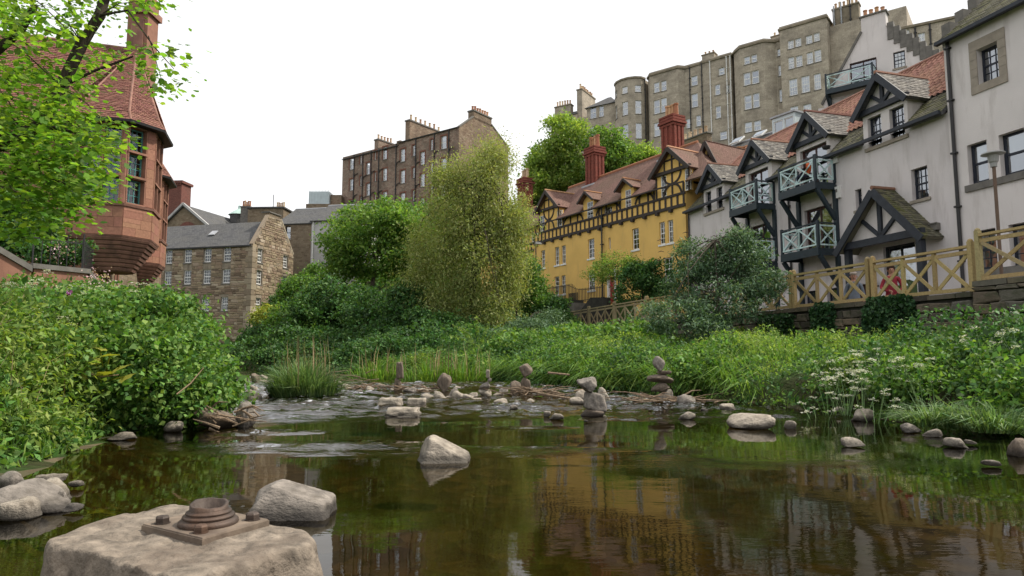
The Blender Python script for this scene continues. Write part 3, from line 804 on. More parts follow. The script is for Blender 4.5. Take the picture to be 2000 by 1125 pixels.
for i, (a, b, n) in enumerate(edges):
    fence_panel(uu(a), uu(b), ZB, n, FLAB[i], M['pine_old'] if i < 3 else M['pine'])
fence_panel(uu(1912), uu(1912) + 3.9, ZB + 0.22, 3, 'raised pale timber fence panel below the ground floor windows at picture edge', M['pine'])
# ------------------------------------------------------------------ building kit
def rect(fr, x0, x1, y0, y1, d=0.0):
    ym, xm = (y0 + y1) / 2, (x0 + x1) / 2
    return (fr.uv(x0, ym, d)[0], fr.uv(x1, ym, d)[0], fr.uv(xm, y1, d)[1], fr.uv(xm, y0, d)[1])
def crop(fr, s, ox, oy, r, d=0.0):
    return rect(fr, r[0] / s + ox, r[1] / s + ox, r[2] / s + oy, r[3] / s + oy, d)
def window(rt, fr, h, d=0.0, inset=0.12, cols=3, rows=4, frame=None, bar=0.025, fw=0.06, sill='stone', blind=0.0, curtain=False, surround=None, sw=0.16, sash=True, name='window', open_bottom=0.0, pane_split=False, bmat=None):
    frame = frame or M['white']; bmat = bmat or M['blind']
    u0, u1, z0, z1 = h; a = d + inset
    m = MB(fr)
    m.box(u0, u0 + fw, a, a + 0.07, z0, z1); m.box(u1 - fw, u1, a, a + 0.07, z0, z1)
    m.box(u0 + fw, u1 - fw, a, a + 0.07, z0, z0 + fw * 1.3); m.box(u0 + fw, u1 - fw, a, a + 0.07, z1 - fw, z1)
    zi0, zi1, ui0, ui1 = z0 + fw * 1.3, z1 - fw, u0 + fw, u1 - fw
    zm = (zi0 + zi1) / 2
    if sash: m.box(ui0, ui1, a + 0.01, a + 0.06, zm - fw * 0.5, zm + fw * 0.5)
    for i in range(1, cols):
        u = ui0 + (ui1 - ui0) * i / cols
        m.box(u - bar / 2, u + bar / 2, a + 0.015, a + 0.045, zi0, zi1)
    for k in range(1, rows):
        z = zi0 + (zi1 - zi0) * k / rows
        if sash and abs(z - zm) < fw: continue
        m.box(ui0, ui1, a + 0.018, a + 0.042, z - bar / 2, z + bar / 2)
    w = m.build(name, frame, rt)
    if pane_split:
        for k in range(rows):
            for i in range(cols):
                MB(fr).quad(*[(ui0 + (ui1 - ui0) * (i + x) / cols, a + 0.03, zi0 + (zi1 - zi0) * (k + y) / rows) for x, y in ((0, 0), (1, 0), (1, 1), (0, 1))]).build('pane', M[GL[0]], w)
    else:
        zsp = zm if sash else zi1
        MB(fr).quad((ui0, a + 0.035, zi0), (ui1, a + 0.035, zi0), (ui1, a + 0.035, zsp), (ui0, a + 0.035, zsp)).build('pane', M[GL[0]], w)
        if sash: MB(fr).quad((ui0, a + 0.028, zm), (ui1, a + 0.028, zm), (ui1, a + 0.028, zi1), (ui0, a + 0.028, zi1)).build('pane', M[GL[0]], w)
    if sill:
        MB(fr).box(u0 - 0.08, u1 + 0.08, d - 0.06, a + 0.03, z0 - 0.11, z0 - 0.004).build('sill', {'stone': M['sill'], 'dark': M['sill_dark'], 'white': M['white'], 'red': M['redstone_flat']}[sill], w)
    if blind > 0:
        MB(fr).box(ui0, ui1, a + 0.11, a + 0.125, zi1 - (zi1 - zi0) * blind, zi1).build('blind', bmat, w)
    if curtain:
        for s0, s1 in ((0, 0.26), (0.74, 1)):
            c = MB(fr); n = 6
            for i in range(n):
                f0, f1 = s0 + (s1 - s0) * i / n, s0 + (s1 - s0) * (i + 1) / n
                c.quad((ui0 + (ui1 - ui0) * f0, a + 0.15 + 0.03 * (i % 2), zi0), (ui0 + (ui1 - ui0) * f1, a + 0.15 + 0.03 * ((i + 1) % 2), zi0),
                       (ui0 + (ui1 - ui0) * f1, a + 0.15 + 0.03 * ((i + 1) % 2), zi1), (ui0 + (ui1 - ui0) * f0, a + 0.15 + 0.03 * (i % 2), zi1))
            c.build('curtain', M['blind'], w)
    if surround:
        s = MB(fr); p = 0.035
        s.box(u0 - sw, u0 - 0.003, d - p, d + 0.1, z0 - 0.004, z1); s.box(u1 + 0.003, u1 + sw, d - p, d + 0.1, z0 - 0.004, z1)
        s.box(u0 - sw, u1 + sw, d - p, d + 0.1, z1 + 0.003, z1 + sw * 1.1)
        s.build('window_surround', surround, w)
    return w
def body(rt, fr, u0, u1, D, zb, ze, holes, mat, ridge=None, reveal=0.2, name='wall', right_holes=(), ridge_d=None):
    """front wall with openings, side walls (with gables when ridge is given) and rear wall"""
    m = MB(fr)
    m.sheet([(u0, zb), (u1, zb), (u1, ze), (u0, ze)], list(holes), 0.0, reveal)
    rd = D / 2 if ridge_d is None else ridge_d
    prof = [(0, zb), (D, zb), (D, ze)] + ([(rd, ridge)] if ridge else []) + [(0, ze)]
    m.quad(*[(u0, p[0], p[1]) for p in prof][::-1])
    if not right_holes: m.quad(*[(u1, p[0], p[1]) for p in prof])
    m.quad((u1, D, zb), (u0, D, zb), (u0, D, ze), (u1, D, ze))
    w = m.build(name, mat, rt)
    return w
def slab(m, p00, p10, p11, p01, th):
    """roof slab: top face through four points, thickness downwards"""
    P = [Vector(p) for p in (p00, p10, p11, p01)]
    n = (P[1] - P[0]).cross(P[3] - P[0])
    if n.length < 1e-6: n = (P[2] - P[0]).cross(P[3] - P[0])
    n.normalize()
    if n.z < 0: n = -n
    Q = [p - n * th for p in P]
    m.hull([tuple(q) for q in Q], [tuple(p) for p in P])
def gable_roof(rt, fr, u0, u1, d0, d1, ze, zr, mat, ov=0.25, th=0.12, rd=None, name='roof', ridge_mat=None, ovu=0.1):
    rd = (d0 + d1) / 2 if rd is None else rd
    s = (zr - ze) / (rd - d0); s2 = (zr - ze) / (d1 - rd)
    m = MB(fr)
    slab(m, (u0 - ovu, d0 - ov, ze - ov * s + th), (u1 + ovu, d0 - ov, ze - ov * s + th), (u1 + ovu, rd, zr + th), (u0 - ovu, rd, zr + th), th)
    slab(m, (u1 + ovu, d1 + ov, ze - ov * s2 + th), (u0 - ovu, d1 + ov, ze - ov * s2 + th), (u0 - ovu, rd, zr + th), (u1 + ovu, rd, zr + th), th)
    r = m.build(name, mat, rt)
    if ridge_mat: MB(fr).tube([(u0 - ovu, rd, zr + th), (u1 + ovu, rd, zr + th)], 0.1, 6).build('ridge_tiles', ridge_mat, r)
    return r
def tiles(rt, fr, p00, p10, p11, p01, tw, th, mat, name='slates', style='slate', lift=0.02, off=0.012, rnd=random):
    """single slates or pantiles laid in lapped courses on a roof plane; joined, too small to pick apart"""
    P = [Vector(p) for p in (p00, p10, p11, p01)]
    nrm = (P[1] - P[0]).cross(P[3] - P[0])
    if nrm.length < 1e-5: nrm = (P[1] - P[0]).cross(P[2] - P[0])
    nrm.normalize()
    if nrm.z < 0: nrm = -nrm
    up = ((P[3] + P[2]) / 2 - (P[0] + P[1]) / 2); rows = max(2, int(round(up.length / th)))
    m = MB(fr)
    for r in range(rows):
        v0, v1 = r / rows, min(1.0, (r + 1.25) / rows)
        L0, R0 = P[0].lerp(P[3], v0), P[1].lerp(P[2], v0); L1, R1 = P[0].lerp(P[3], v1), P[1].lerp(P[2], v1)
        n = max(1, int(round((R0 - L0).length / tw)))
        sh = 0.5 * (r % 2) if style == 'slate' else 0.0
        for c in range(-1 if sh else 0, n):
            f0, f1 = max(0, (c + sh) / n), min(1, (c + 1 + sh) / n)
            if f1 - f0 < 0.2 / n: continue
            e = 0.006 / max(0.05, (R0 - L0).length)
            a, b = L0.lerp(R0, f0 + e), L0.lerp(R0, f1 - e); d_, c_ = L1.lerp(R1, f0 + e), L1.lerp(R1, f1 - e)
            j = rnd.uniform(-0.3, 0.3) * lift; dn = (P[0] - P[3]).normalized() * rnd.uniform(-.15, .15) * th * (style == 'slate')
            if style == 'slate':
                lo = nrm * (off + lift + j); hi = nrm * off
                A, B_, C_, D_ = a + lo + dn, b + lo + dn, c_ + hi, d_ + hi
                A2, B2 = a + dn + nrm * off * 0.2, b + dn + nrm * off * 0.2
                k = len(m.v); m.v += [tuple(x) for x in (A, B_, C_, D_, A2, B2)]; m.f += [(k, k + 1, k + 2, k + 3), (k + 4, k + 5, k + 1, k)]
            else:
                prof = [(0, 0.0), (0.25, 0.005), (0.45, 0.03), (0.7, 0.075), (0.9, 0.06), (1.0, 0.01)]
                lo = [a.lerp(b, t) + nrm * (off + lift + h + j * .4) for t, h in prof]; hi = [d_.lerp(c_, t) + nrm * (off + h) for t, h in prof]
                k = len(m.v); q = len(prof); m.v += [tuple(x) for x in lo + hi]
                m.f += [(k + i, k + i + 1, k + q + i + 1, k + q + i) for i in range(q - 1)]
    return tag(m.build(name, mat, rt), kind='stuff')
def chimney(rt, fr, u, d, w, dp, z0, z1, mat, pots=4, pot_mat=None, axis='u', cap=0.12, capm=None, ph=0.55, pr=0.13, fluted=False, rnd=random):
    m = MB(fr); m.box(u - w / 2, u + w / 2, d - dp / 2, d + dp / 2, z0, z1)
    s = m.build('chimney', mat, rt)
    if fluted:
        for k, (e, z) in enumerate(((0.10, z0 + (z1 - z0) * 0.06), (0.08, z1 - 0.62), (0.16, z1 - 0.42), (0.10, z1 - 0.2))):
            MB(fr).box(u - w / 2 - e, u + w / 2 + e, d - dp / 2 - e, d + dp / 2 + e, z, z + 0.16).build('corbel_course', mat, s)
        for f in (-0.36, 0, 0.36):
            MB(fr).box(u + f * w - 0.09, u + f * w + 0.09, d - dp / 2 - 0.07, d - dp / 2 + 0.02, z0 + 0.3, z1 - 0.63).build('brick_rib', mat, s)
            MB(fr).box(u + w / 2 - 0.02, u + w / 2 + 0.07, d + f * dp - 0.09, d + f * dp + 0.09, z0 + 0.3, z1 - 0.63).build('brick_rib', mat, s)
    if cap: MB(fr).box(u - w / 2 - 0.1, u + w / 2 + 0.1, d - dp / 2 - 0.1, d + dp / 2 + 0.1, z1 + 0.003, z1 + cap).build('chimney_cap', capm or mat, s)
    for i in range(pots):
        t = (i + 0.5) / pots - 0.5; h = ph * rnd.uniform(0.85, 1.15)
        c = (u + t * w * 0.95, d, z1 + cap + 0.004) if axis == 'u' else (u, d + t * dp * 0.95, z1 + cap + 0.004)
        MB(fr).lathe(c, [(pr * 1.1, 0), (pr, h * 0.15), (pr * 0.85, h * 0.85), (pr * 1.08, h * 0.87), (pr * 1.08, h), (pr * 0.7, h), (pr * 0.7, h * 0.8)], 8).build('chimney_pot', pot_mat or M['pot'], s)
    return s
def pipe(rt, fr, u, z0, z1, d=-0.07, r=0.045, mat=None, name='drainpipe'):
    m = MB(fr); m.tube([(u, d, z0), (u, d, z1)], r, 8)
    z = z0 + 0.6
    while z < z1: m.box(u - r * 1.7, u + r * 1.7, d - r * 1.3, d + r * 1.6, z, z + 0.06); z += 1.8
    return m.build(name, mat or M['iron'], rt)
def gable_dormer(rt, fr, uc, hw, zb, zf, zp, depth, wall_mat, roof_mat, timber, holes=(), ov=0.3, ovu=0.22, truss='v', slates=True, ridge_mat=None, tsz=(0.2, 0.15), collar=True, cheek=True, infill=None):
    """wall dormer: front wall with openings, cheeks, gable truss of boards, pitched roof"""
    k = (zp - zf) / (hw + ovu)                                  # roof pitch
    zt = zf + ovu * k
    m = MB(fr)
    m.sheet([(uc - hw, zb), (uc + hw, zb), (uc + hw, zt), (uc - hw, zt)], list(holes), -0.004, 0.18)
    m.quad((uc - hw, -0.004, zt), (uc + hw, -0.004, zt), (uc, -0.004, zp))
    if cheek:
        for s in (-1, 1): m.quad((uc + s * hw, -0.004, zb), (uc + s * hw, depth, zb), (uc + s * hw, depth, zt), (uc + s * hw, -0.004, zt))
    D = m.build('dormer', wall_mat, rt)
    r = MB(fr); th = 0.09
    A = [(uc - hw - ovu, -ov, zf), (uc, -ov, zp), (uc, depth, zp), (uc - hw - ovu, depth, zf)]
    B = [(uc + hw + ovu, -ov, zf), (uc, -ov, zp), (uc, depth, zp), (uc + hw + ovu, depth, zf)]
    slab(r, A[0], A[3], A[2], A[1], th); slab(r, B[3], B[0], B[1], B[2], th)
    rf = r.build('dormer_roof', roof_mat, D)
    if slates:
        tiles(D, fr, (uc + hw + ovu, -ov - .03, zf), (uc + hw + ovu, depth, zf), (uc, depth, zp), (uc, -ov - .03, zp), tsz[0], tsz[1], M['slate_piece'] if slates is True else slates)
        tiles(D, fr, (uc - hw - ovu, depth, zf), (uc - hw - ovu, -ov - .03, zf), (uc, -ov - .03, zp), (uc, depth, zp), tsz[0], tsz[1], M['slate_piece'] if slates is True else slates)
    MB(fr).tube([(uc, -ov - 0.03, zp + 0.03), (uc, depth, zp + 0.03)], 0.07, 6).build('dormer_ridge', ridge_mat or M['pantile'], D)
    bw = 0.24 if hw > 0.8 else 0.15
    for s in (-1, 1):
        MB(fr).beam((uc + s * (hw + ovu + 0.02), -ov - 0.03, zf - bw * 0.42), (uc, -ov - 0.03 - 0.004 * s, zp - bw * 0.5), 0.055, bw).build('bargeboard', timber, D)
    if collar:
        MB(fr).box(uc - hw - ovu * .6, uc + hw + ovu * .6, -0.16, -0.006, zt - 0.22, zt - 0.02).build('collar_beam', timber, D)
    if truss == 'v':
        kz = zt
        MB(fr).box(uc - 0.07, uc + 0.07, -0.10, -0.006, kz, zp - 0.25).build('king_post', timber, D)
        for s in (-1, 1):
            MB(fr).beam((uc + s * 0.05, -0.055, kz + 0.05), (uc + s * hw * 0.52, -0.055, kz + (zp - kz) * 0.40), 0.085, 0.12).build('strut', timber, D)
    return D

# ------------------------------------------------------------------ white terrace above the path
FR = Frame((14.7, 21.5), (.267, -.964))
ZG = 1.46
EAVE, RIDGE, RD = 9.1, 12.9, 4.0
PIT = (RIDGE - EAVE) / RD
def roof_strip(rt, u0, u1, dorm=(), slate_to=0.9):
    m = MB(FR)
    za = EAVE + slate_to * PIT + 0.1
    slab(m, (u0, slate_to, za), (u1, slate_to, za), (u1, RD, RIDGE + 0.1), (u0, RD, RIDGE + 0.1), 0.1)
    cuts = [u0] + [x for d in dorm for x in d] + [u1]; segs = [(cuts[i], cuts[i + 1]) for i in range(0, len(cuts), 2)]
    for a, b in segs: slab(m, (a, -0.3, EAVE - 0.3 * PIT + 0.1), (b, -0.3, EAVE - 0.3 * PIT + 0.1), (b, slate_to, za), (a, slate_to, za), 0.1)
    slab(m, (u1, 2 * RD + .3, EAVE - 0.3 * PIT + 0.1), (u0, 2 * RD + .3, EAVE - 0.3 * PIT + 0.1), (u0, RD, RIDGE + 0.1), (u1, RD, RIDGE + 0.1), 0.1)
    r = m.build('roof', M['slate'], rt)
    for a, b in segs: tiles(r, FR, (a, -0.33, EAVE - .33 * PIT + 0.1), (b, -0.33, EAVE - .33 * PIT + 0.1), (b, slate_to, za), (a, slate_to, za), 0.24, 0.16, M['slate_moss'], 'slates')
    tiles(r, FR, (u0, slate_to, za), (u1, slate_to, za), (u1, RD, RIDGE + 0.1), (u0, RD, RIDGE + 0.1), 0.24, 0.32, M['pantile'], 'pantiles', 'pantile', 0.02, 0.03)
    MB(FR).tube([(u0, RD, RIDGE + 0.16), (u1, RD, RIDGE + 0.16)], 0.12, 6).build('ridge_tiles', M['pantile'], r)
    return r
def gutter(rt, u0, u1, fr=FR, z=None, d=-0.36, mat=None):
    z = EAVE - 0.12 if z is None else z
    return MB(fr).box(u0, u1, d - 0.06, d + 0.06, z - 0.10, z + 0.02).build('gutter', mat or M['blue_timber'], rt)
def xpanel(rt, fr3, a, b, z0, z1, n):
    """pale rail panel with n crossed cells between points a and b (u, d)"""
    A, B = Vector((a[0], a[1], 0)), Vector((b[0], b[1], 0)); t = 0.045
    for z in (z0, z1): MB(fr3).beam(tuple(A + Vector((0, 0, z))), tuple(B + Vector((0, 0, z))), t, 0.06).build('rail', M['balcony_pale'], rt)
    for i in range(n + 1):
        p = A.lerp(B, min(max(i / n, 0.025), 0.975)); MB(fr3).beam(tuple(p + Vector((0, 0, z0 + .03))), tuple(p + Vector((0, 0, z1 - .03))), 0.05, t).build('upright', M['balcony_pale'], rt)
    for i in range(n):
        p, q = A.lerp(B, i / n + 0.03 / n), A.lerp(B, (i + 1) / n - 0.03 / n)
        MB(fr3).beam(tuple(p + Vector((0, 0, z0 + .04))), tuple(q + Vector((0, 0, z1 - .04))), 0.03, 0.055).build('brace', M['balcony_pale'], rt)
        MB(fr3).beam(tuple(p + Vector((0, 0, z1 - .04))), tuple(q + Vector((0, 0, z0 + .04))), 0.026, 0.055).build('brace', M['balcony_pale'], rt)
def balcony(rt, u0, u1, z, dp=1.0, strut=True, fr=FR, drop=1.5):
    B = MB(fr).box(u0, u1, -dp, -0.006, z - 0.08, z).build('balcony', M['balcony_dark'], rt)
    MB(fr).box(u0 - 0.05, u1 + 0.05, -dp - 0.05, -dp, z - 0.30, z + 0.02).build('fascia_beam', M['balcony_dark'], B)
    for u in (u0, u1):
        MB(fr).box(u - 0.045, u + 0.045, -dp + 0.003, -0.008, z - 0.29, z - 0.084).build('side_beam', M['balcony_dark'], B)
        MB(fr).box(u - 0.05, u + 0.05, -dp - 0.03, -dp + 0.07, z + 0.004, z + 1.12).build('post', M['balcony_dark'], B)
        MB(fr).box(u - 0.045, u + 0.045, -0.1, -0.008, z + 0.004, z + 1.05).build('post', M['balcony_dark'], B)
        if strut:
            MB(fr).beam((u, -0.10, z - drop), (u, -dp + 0.06, z - 0.30), 0.14, 0.15).build('strut', M['balcony_dark'], B)
            MB(fr).box(u - 0.09, u + 0.09, -0.13, -0.007, z - drop - 0.9, z - 0.3).build('wall_post', M['balcony_dark'], B)
    for a, b in (((u0, -dp), (u1, -dp)), ((u1, -dp), (u1, -0.05)), ((u0, -dp), (u0, -0.05))):
        MB(fr).beam((a[0], a[1], z + 1.03), (b[0], b[1], z + 1.03), 0.07, 0.06).build('handrail', M['balcony_dark'], B)
    e = 0.07
    xpanel(B, fr, (u0 + e, -dp), (u1 - e, -dp), z + 0.14, z + 0.92, 2)
    xpanel(B, fr, (u1, -dp + e), (u1, -0.12), z + 0.14, z + 0.92, 1)
    xpanel(B, fr, (u0, -dp + e), (u0, -0.12), z + 0.14, z + 0.92, 1)
    return B
S4 = lambda r, d=0.0: crop(FR, 5.627, 1340, 240, r, d)
S6 = lambda r, d=0.0: crop(FR, 2.961, 1320, 180, r, d)
S3 = lambda r, d=0.0: crop(FR, 4.018, 1600, 140, r, d)
def split_z(h, z):     # the part of an opening below / above the eaves line
    return (h[0], h[1], h[2], min(h[3], z)), (h[0], h[1], max(h[2], z), h[3])
def house(u0, u1, label):
    rt = empty('white_house', FR.w((u0, 0, ZG)), label, 'house', 'white terraced houses above the river path')
    return rt
ZW = EAVE - 0.14        # wall head
# first house: small dormer with two dark windows, beside the yellow house
hA = house(-16.9, -12.9, 'white harled house with one small twin-window dormer, next to the yellow house')
wA = [S4((215, 278, 765, 985)), S4((335, 400, 710, 930))]
zlo = min(w[2] for w in wA); wA = [(w[0], w[1], zlo, zlo + 1.15) for w in wA]
body(hA, FR, -16.9, -12.9, 8, ZG, ZW, [split_z(w, ZW)[0] for w in wA], M['harl'], RIDGE)
D = gable_dormer(hA, FR, -14.26, 1.0, ZW, 9.85, 11.1, 2.6, M['harl'], M['slate'], M['blue_timber'], [split_z(w, ZW)[1] for w in wA])
for w in wA: window(hA, FR, w, 0, 0.14, 3, 4, M['navy_frame'], 0.03, 0.06, sill=None)
MB(FR).box(wA[0][0] - .15, wA[1][1] + .15, -0.07, 0.1, zlo - 0.14, zlo - 0.005).build('sill', M['sill'], hA)
roof_strip(hA, -16.9, -12.9, [(-15.27, -13.25)]); gutter(hA, -16.9, -12.9)
pipe(hA, FR, -16.8, ZG, EAVE - .2)
# second house: two balcony dormers
hB = house(-12.9, -5.1, 'white harled house with three pale blue cross-braced balconies')
dA, dB = S4((690, 905, 490, 760)), S4((1255, 1550, 225, 560))
fA, fB, fC = 7.82, 7.84, 5.12
dA = (dA[0], dA[1], fA, 9.72); dB = (dB[0], dB[1], fB, 9.74)
dC = S6((745, 905, 655, 800)); dC = (dC[0], dC[1], fC, fC + 1.95)
dD = (dA[0], dA[1], 5.12, 7.05)
g1 = S6((740, 800, 1000, 1060)); g1 = (dB[0] - .1, dB[0] + .75, ZG + .9, ZG + 2.1); g2 = (dB[0] + 1.25, dB[0] + 2.1, ZG + .9, ZG + 2.1)
ho = [split_z(dA, ZW)[0], split_z(dB, ZW)[0], dC, dD, g1, g2]
body(hB, FR, -12.9, -5.1, 8, ZG, ZW, ho, M['harl'], RIDGE)
for uc, h, zp in ((-10.4, dA, 11.22), (-6.65, dB, 11.28)):
    gable_dormer(hB, FR, uc, 1.02, ZW, 9.9, zp, 2.8, M['harl2'], M['slate'], M['blue_timber'], [split_z(h, ZW)[1]])
for h in (dA, dB, dC, dD):
    window(hB, FR, h, 0, 0.14, 2, 1, M['brown_frame'], 0.09, 0.09, sill=None, sash=False, name='balcony_door')
for h in (g1, g2): window(hB, FR, h, 0, 0.14, 2, 3, M['navy_frame'], 0.03, 0.06, sill='dark')
# roof in three strips so that the dormers stay clear
roof_strip(hB, -12.9, -5.1, [(-11.43, -9.37), (-7.68, -5.62)])
for a, b in ((-12.9, -11.45), (-9.35, -7.75), (-5.6, -5.1)): gutter(hB, a, b)
balcony(hB, -11.3, -9.25, fA); balcony(hB, -7.6, -5.4, fB); balcony(hB, -7.6, -5.4, fC); balcony(hB, -11.3, -9.25, 5.12)
pipe(hB, FR, -8.25, ZG, EAVE - .2)
b_ = MB(FR).lathe((-5.55, -0.25, 9.28), [(0.02, -0.02), (0.14, 0.02), (0.17, 0.1), (0.17, 0.13)], 10).build('hanging_basket', M['iron']); tag(b_, 'small hanging basket with a plant beside the upper balcony door', 'basket', kind='thing')
# third house: big dormer, porch
hC = house(-5.1, -0.2, 'white harled house with timber gabled porch and twin-window dormer')
wC = [S3((383, 490, 350, 585)), S3((553, 670, 270, 515))]
zlo = (wC[0][2] + wC[1][2]) / 2; zhi = (wC[0][3] + wC[1][3]) / 2
wC = [(w[0], w[1], zlo, zhi) for w in wC]
sm, nr = S3((725, 855, 750, 1000)), S3((285, 335, 920, 1085))
K8 = lambda r, d=0.0: crop(FR, 3.124, 1500, 320, r, d)
pw = (K8((705, 900, 490, 640))[0], K8((705, 900, 490, 640))[1], ZG + .9, K8((705, 900, 490, 640))[3])
pd = (pw[0] - 1.5, pw[0] - 0.55, ZG + 0.02, ZG + 2.1)
body(hC, FR, -5.1, -0.2, 8, ZG, ZW, [split_z(w, ZW)[0] for w in wC] + [sm, nr, pw, pd], M['harl'], RIDGE)
gable_dormer(hC, FR, -2.8, 1.03, ZW, 10.02, 11.4, 2.9, M['harl2'], M['slate'], M['blue_timber'], [split_z(w, ZW)[1] for w in wC])
for w in wC: window(hC, FR, w, 0, 0.14, 3, 4, M['navy_frame'], 0.03, 0.06, sill=None, blind=0.0)
MB(FR).box(wC[0][0] - .15, wC[1][1] + .15, -0.07, 0.1, zlo - 0.14, zlo - 0.005).build('sill', M['sill'], hC)
window(hC, FR, sm, 0, 0.16, 3, 4, M['navy_frame'], 0.03, 0.06, pane_split=True); window(hC, FR, nr, 0, 0.16, 2, 4, M['navy_frame'], 0.03, 0.05)
window(hC, FR, pw, 0, 0.12, 2, 1, M['blue_timber'], 0.08, 0.08, sash=False)
dr = MB(FR).box(pd[0], pd[1], 0.15, 0.2, pd[2], pd[3]).build('porch_door', M['brown_frame'], hC)
roof_strip(hC, -5.1, -0.2, [(-3.84, -1.76)]); gutter(hC, -5.1, -0.2)
# porch
pc, phw, pzf, pzp, pdp = -2.55, 1.62, 4.78, 6.86, 0.78
P = MB(FR); zt = pzf + 0.3 * (pzp - pzf) / (phw + .3)
P.sheet([(pc - phw, zt), (pc + phw, zt), (pc, pzp)], [], -pdp + .12, 0.1)
po = P.build('porch', M['harl2'], hC)
m = MB(FR)
for s in (-1, 1): slab(m, (pc + s * (phw + .3), -pdp - .2, pzf), (pc + s * (phw + .3), 0, pzf), (pc, 0, pzp), (pc, -pdp - .2, pzp), 0.1)
m.build('porch_roof', M['slate_moss'], po)
tiles(po, FR, (pc + phw + .3, -pdp - .23, pzf), (pc + phw + .3, -0.004, pzf), (pc, -0.004, pzp), (pc, -pdp - .23, pzp), 0.17, 0.13, M['slate_moss'])
MB(FR).tube([(pc, -pdp - .23, pzp + .03), (pc, 0, pzp + .03)], 0.08, 6).build('porch_ridge', M['pantile'], po)
for s in (-1, 1): MB(FR).beam((pc + s * (phw + .33), -pdp - .24 + .004 * s, pzf - .1), (pc, -pdp - .24 + .004 * s, pzp - .13), 0.06, 0.27).build('bargeboard', M['blue_timber'], po)
MB(FR).box(pc - phw - .2, pc + phw + .2, -pdp - 0.06, -pdp + .115, zt - 0.26, zt - 0.004).build('collar_beam', M['blue_timber'], po)
MB(FR).box(pc - 0.08, pc + 0.08, -pdp + 0.02, -pdp + .114, zt, pzp - .3).build('king_post', M['blue_timber'], po)
for s in (-1, 1):
    MB(FR).beam((pc + s * .06, -pdp + .065, zt + .04), (pc + s * phw * .52, -pdp + .065, zt + (pzp - zt) * .42), 0.09, 0.13).build('strut', M['blue_timber'], po)
    MB(FR).box(pc + s * phw - .11, pc + s * phw + .11, -pdp, -pdp + .2, ZG, zt - .262).build('porch_post', M['blue_timber'], po)
gate = empty('aqua_gate', FR.w((-1.9, -pdp, ZG)), 'pale aqua cross-braced gate at the porch behind the timber fence', 'gate')
xpanel(gate, FR, (-2.2, -pdp + .05), (-1.15, -pdp + .05), ZG + .12, ZG + 1.0, 1)
lampw = empty('wall_lamp', FR.w((pd[1] + .25, 0, ZG + 1.9)), 'small white globe lamp on the wall beside the porch door', 'lamp')
MB(FR).lathe((pd[1] + .25, -0.22, ZG + 1.98), [(0.02, 0), (0.09, .05), (0.12, .13), (0.09, .21), (0.03, .25)], 10).build('lamp_globe', M['white'], lampw)
MB(FR).box(pd[1] + .23, pd[1] + .27, -0.22, 0, ZG + 1.93, ZG + 1.98).build('bracket', M['iron'], lampw)
for (px, py, lab) in ((1633, 308, 'cream alarm box on white wall just under the gutter'), (1638, 376, 'cream alarm box on white wall below a bent cable')):
    q = FR.uv(px, py); bx_ = MB(FR).box(q[0] - .16, q[0] + .16, -0.11, -0.006, q[1] - .24, q[1] + .24)
    o = bx_.build('alarm_box', M['blind']); MB(FR).box(q[0] - .05, q[0] + .05, -0.125, -0.112, q[1], q[1] + .13).build('grille', M['sill_dark'], o); tag(o, lab, 'alarm box', 'alarm boxes on the white houses', 'thing')
q = FR.uv(1830, 443); o = MB(FR).box(q[0] - .14, q[0] + .14, -.16, -.006, q[1] - .12, q[1] + .12).box(q[0] - .16, q[0] + .16, -.2, -.16, q[1] + .09, q[1] + .13).build('boiler_vent', M['sill_dark']); tag(o, 'small grey boiler flue vent on white wall above the fence', 'vent', kind='thing')
# fourth house: taller, at the picture edge
hD = house(-0.2, 8.0, 'tall pale harled house with stone-framed top window at the picture edge')
E4 = 11.45
T1 = lambda r, d=0.0: crop(FR, 4.5, 1800, 60, r, d); T2 = lambda r, d=0.0: crop(FR, 6.25, 1780, 240, r, d); T4 = lambda r, d=0.0: crop(FR, 5.625, 1840, 400, r, d)
top = T1((505, 680, 150, 440)); m1 = T2((690, 935, 235, 735)); m2 = T2((1075, 1375, 90, 600)); l1 = T4((355, 600, 270, 710)); l2 = T4((740, 900, 190, 680))
top = (top[0] - .05, top[1], top[2], top[3] + .1)
m2 = (m2[0], m2[0] + (m1[1] - m1[0]) + .12, m1[2], m1[3]); l1 = (l1[0], l1[1], l1[2], l1[3]); l2 = (l2[0], l2[0] + .95, l1[2], l1[3])
m3, l3 = [(m2[1] + 1.2, m2[1] + 2.1, m1[2], m1[3])], [(l2[1] + 1.2, l2[1] + 2.1, l1[2], l1[3])]
body(hD, FR, -0.2, 8.0, 9, ZG, E4, [top, m1, m2, l1, l2] + m3 + l3, M['harl2'], 15.4, reveal=.22)
ww = window(hD, FR, top, 0, 0.2, 3, 4, M['navy_frame'], 0.03, 0.06, sill=None, pane_split=True)
sr = 0.25
for nm, b in (('jamb_stone', (top[0] - sr, top[0] - .002, top[2], top[3])), ('jamb_stone', (top[1] + .002, top[1] + sr, top[2], top[3]))):
    n = 4
    for i in range(n): MB(FR).box(b[0], b[1], -0.03, 0.1, b[2] + (b[3] - b[2]) * i / n + .004, b[2] + (b[3] - b[2]) * (i + 1) / n - .004).build(nm, M['sill'], ww)
MB(FR).box(top[0] - sr, top[1] + sr, -0.03, 0.1, top[3] + .004, top[3] + .34).build('lintel', M['sill'], ww); MB(FR).box(top[0] - sr, top[1] + sr, -0.04, 0.2, top[2] - .26, top[2] - .004).build('sill', M['sill'], ww)
for h in (m1, m2): window(hD, FR, h, 0, 0.18, 1, 2, M['navy_frame'], 0.03, 0.08, sill=None, blind=0.45)
MB(FR).box(m1[0] - .12, m2[1] + .3, -0.07, 0.1, m1[2] - .22, m1[2] - .005).build('sill_band', M['sill_dark'], hD)
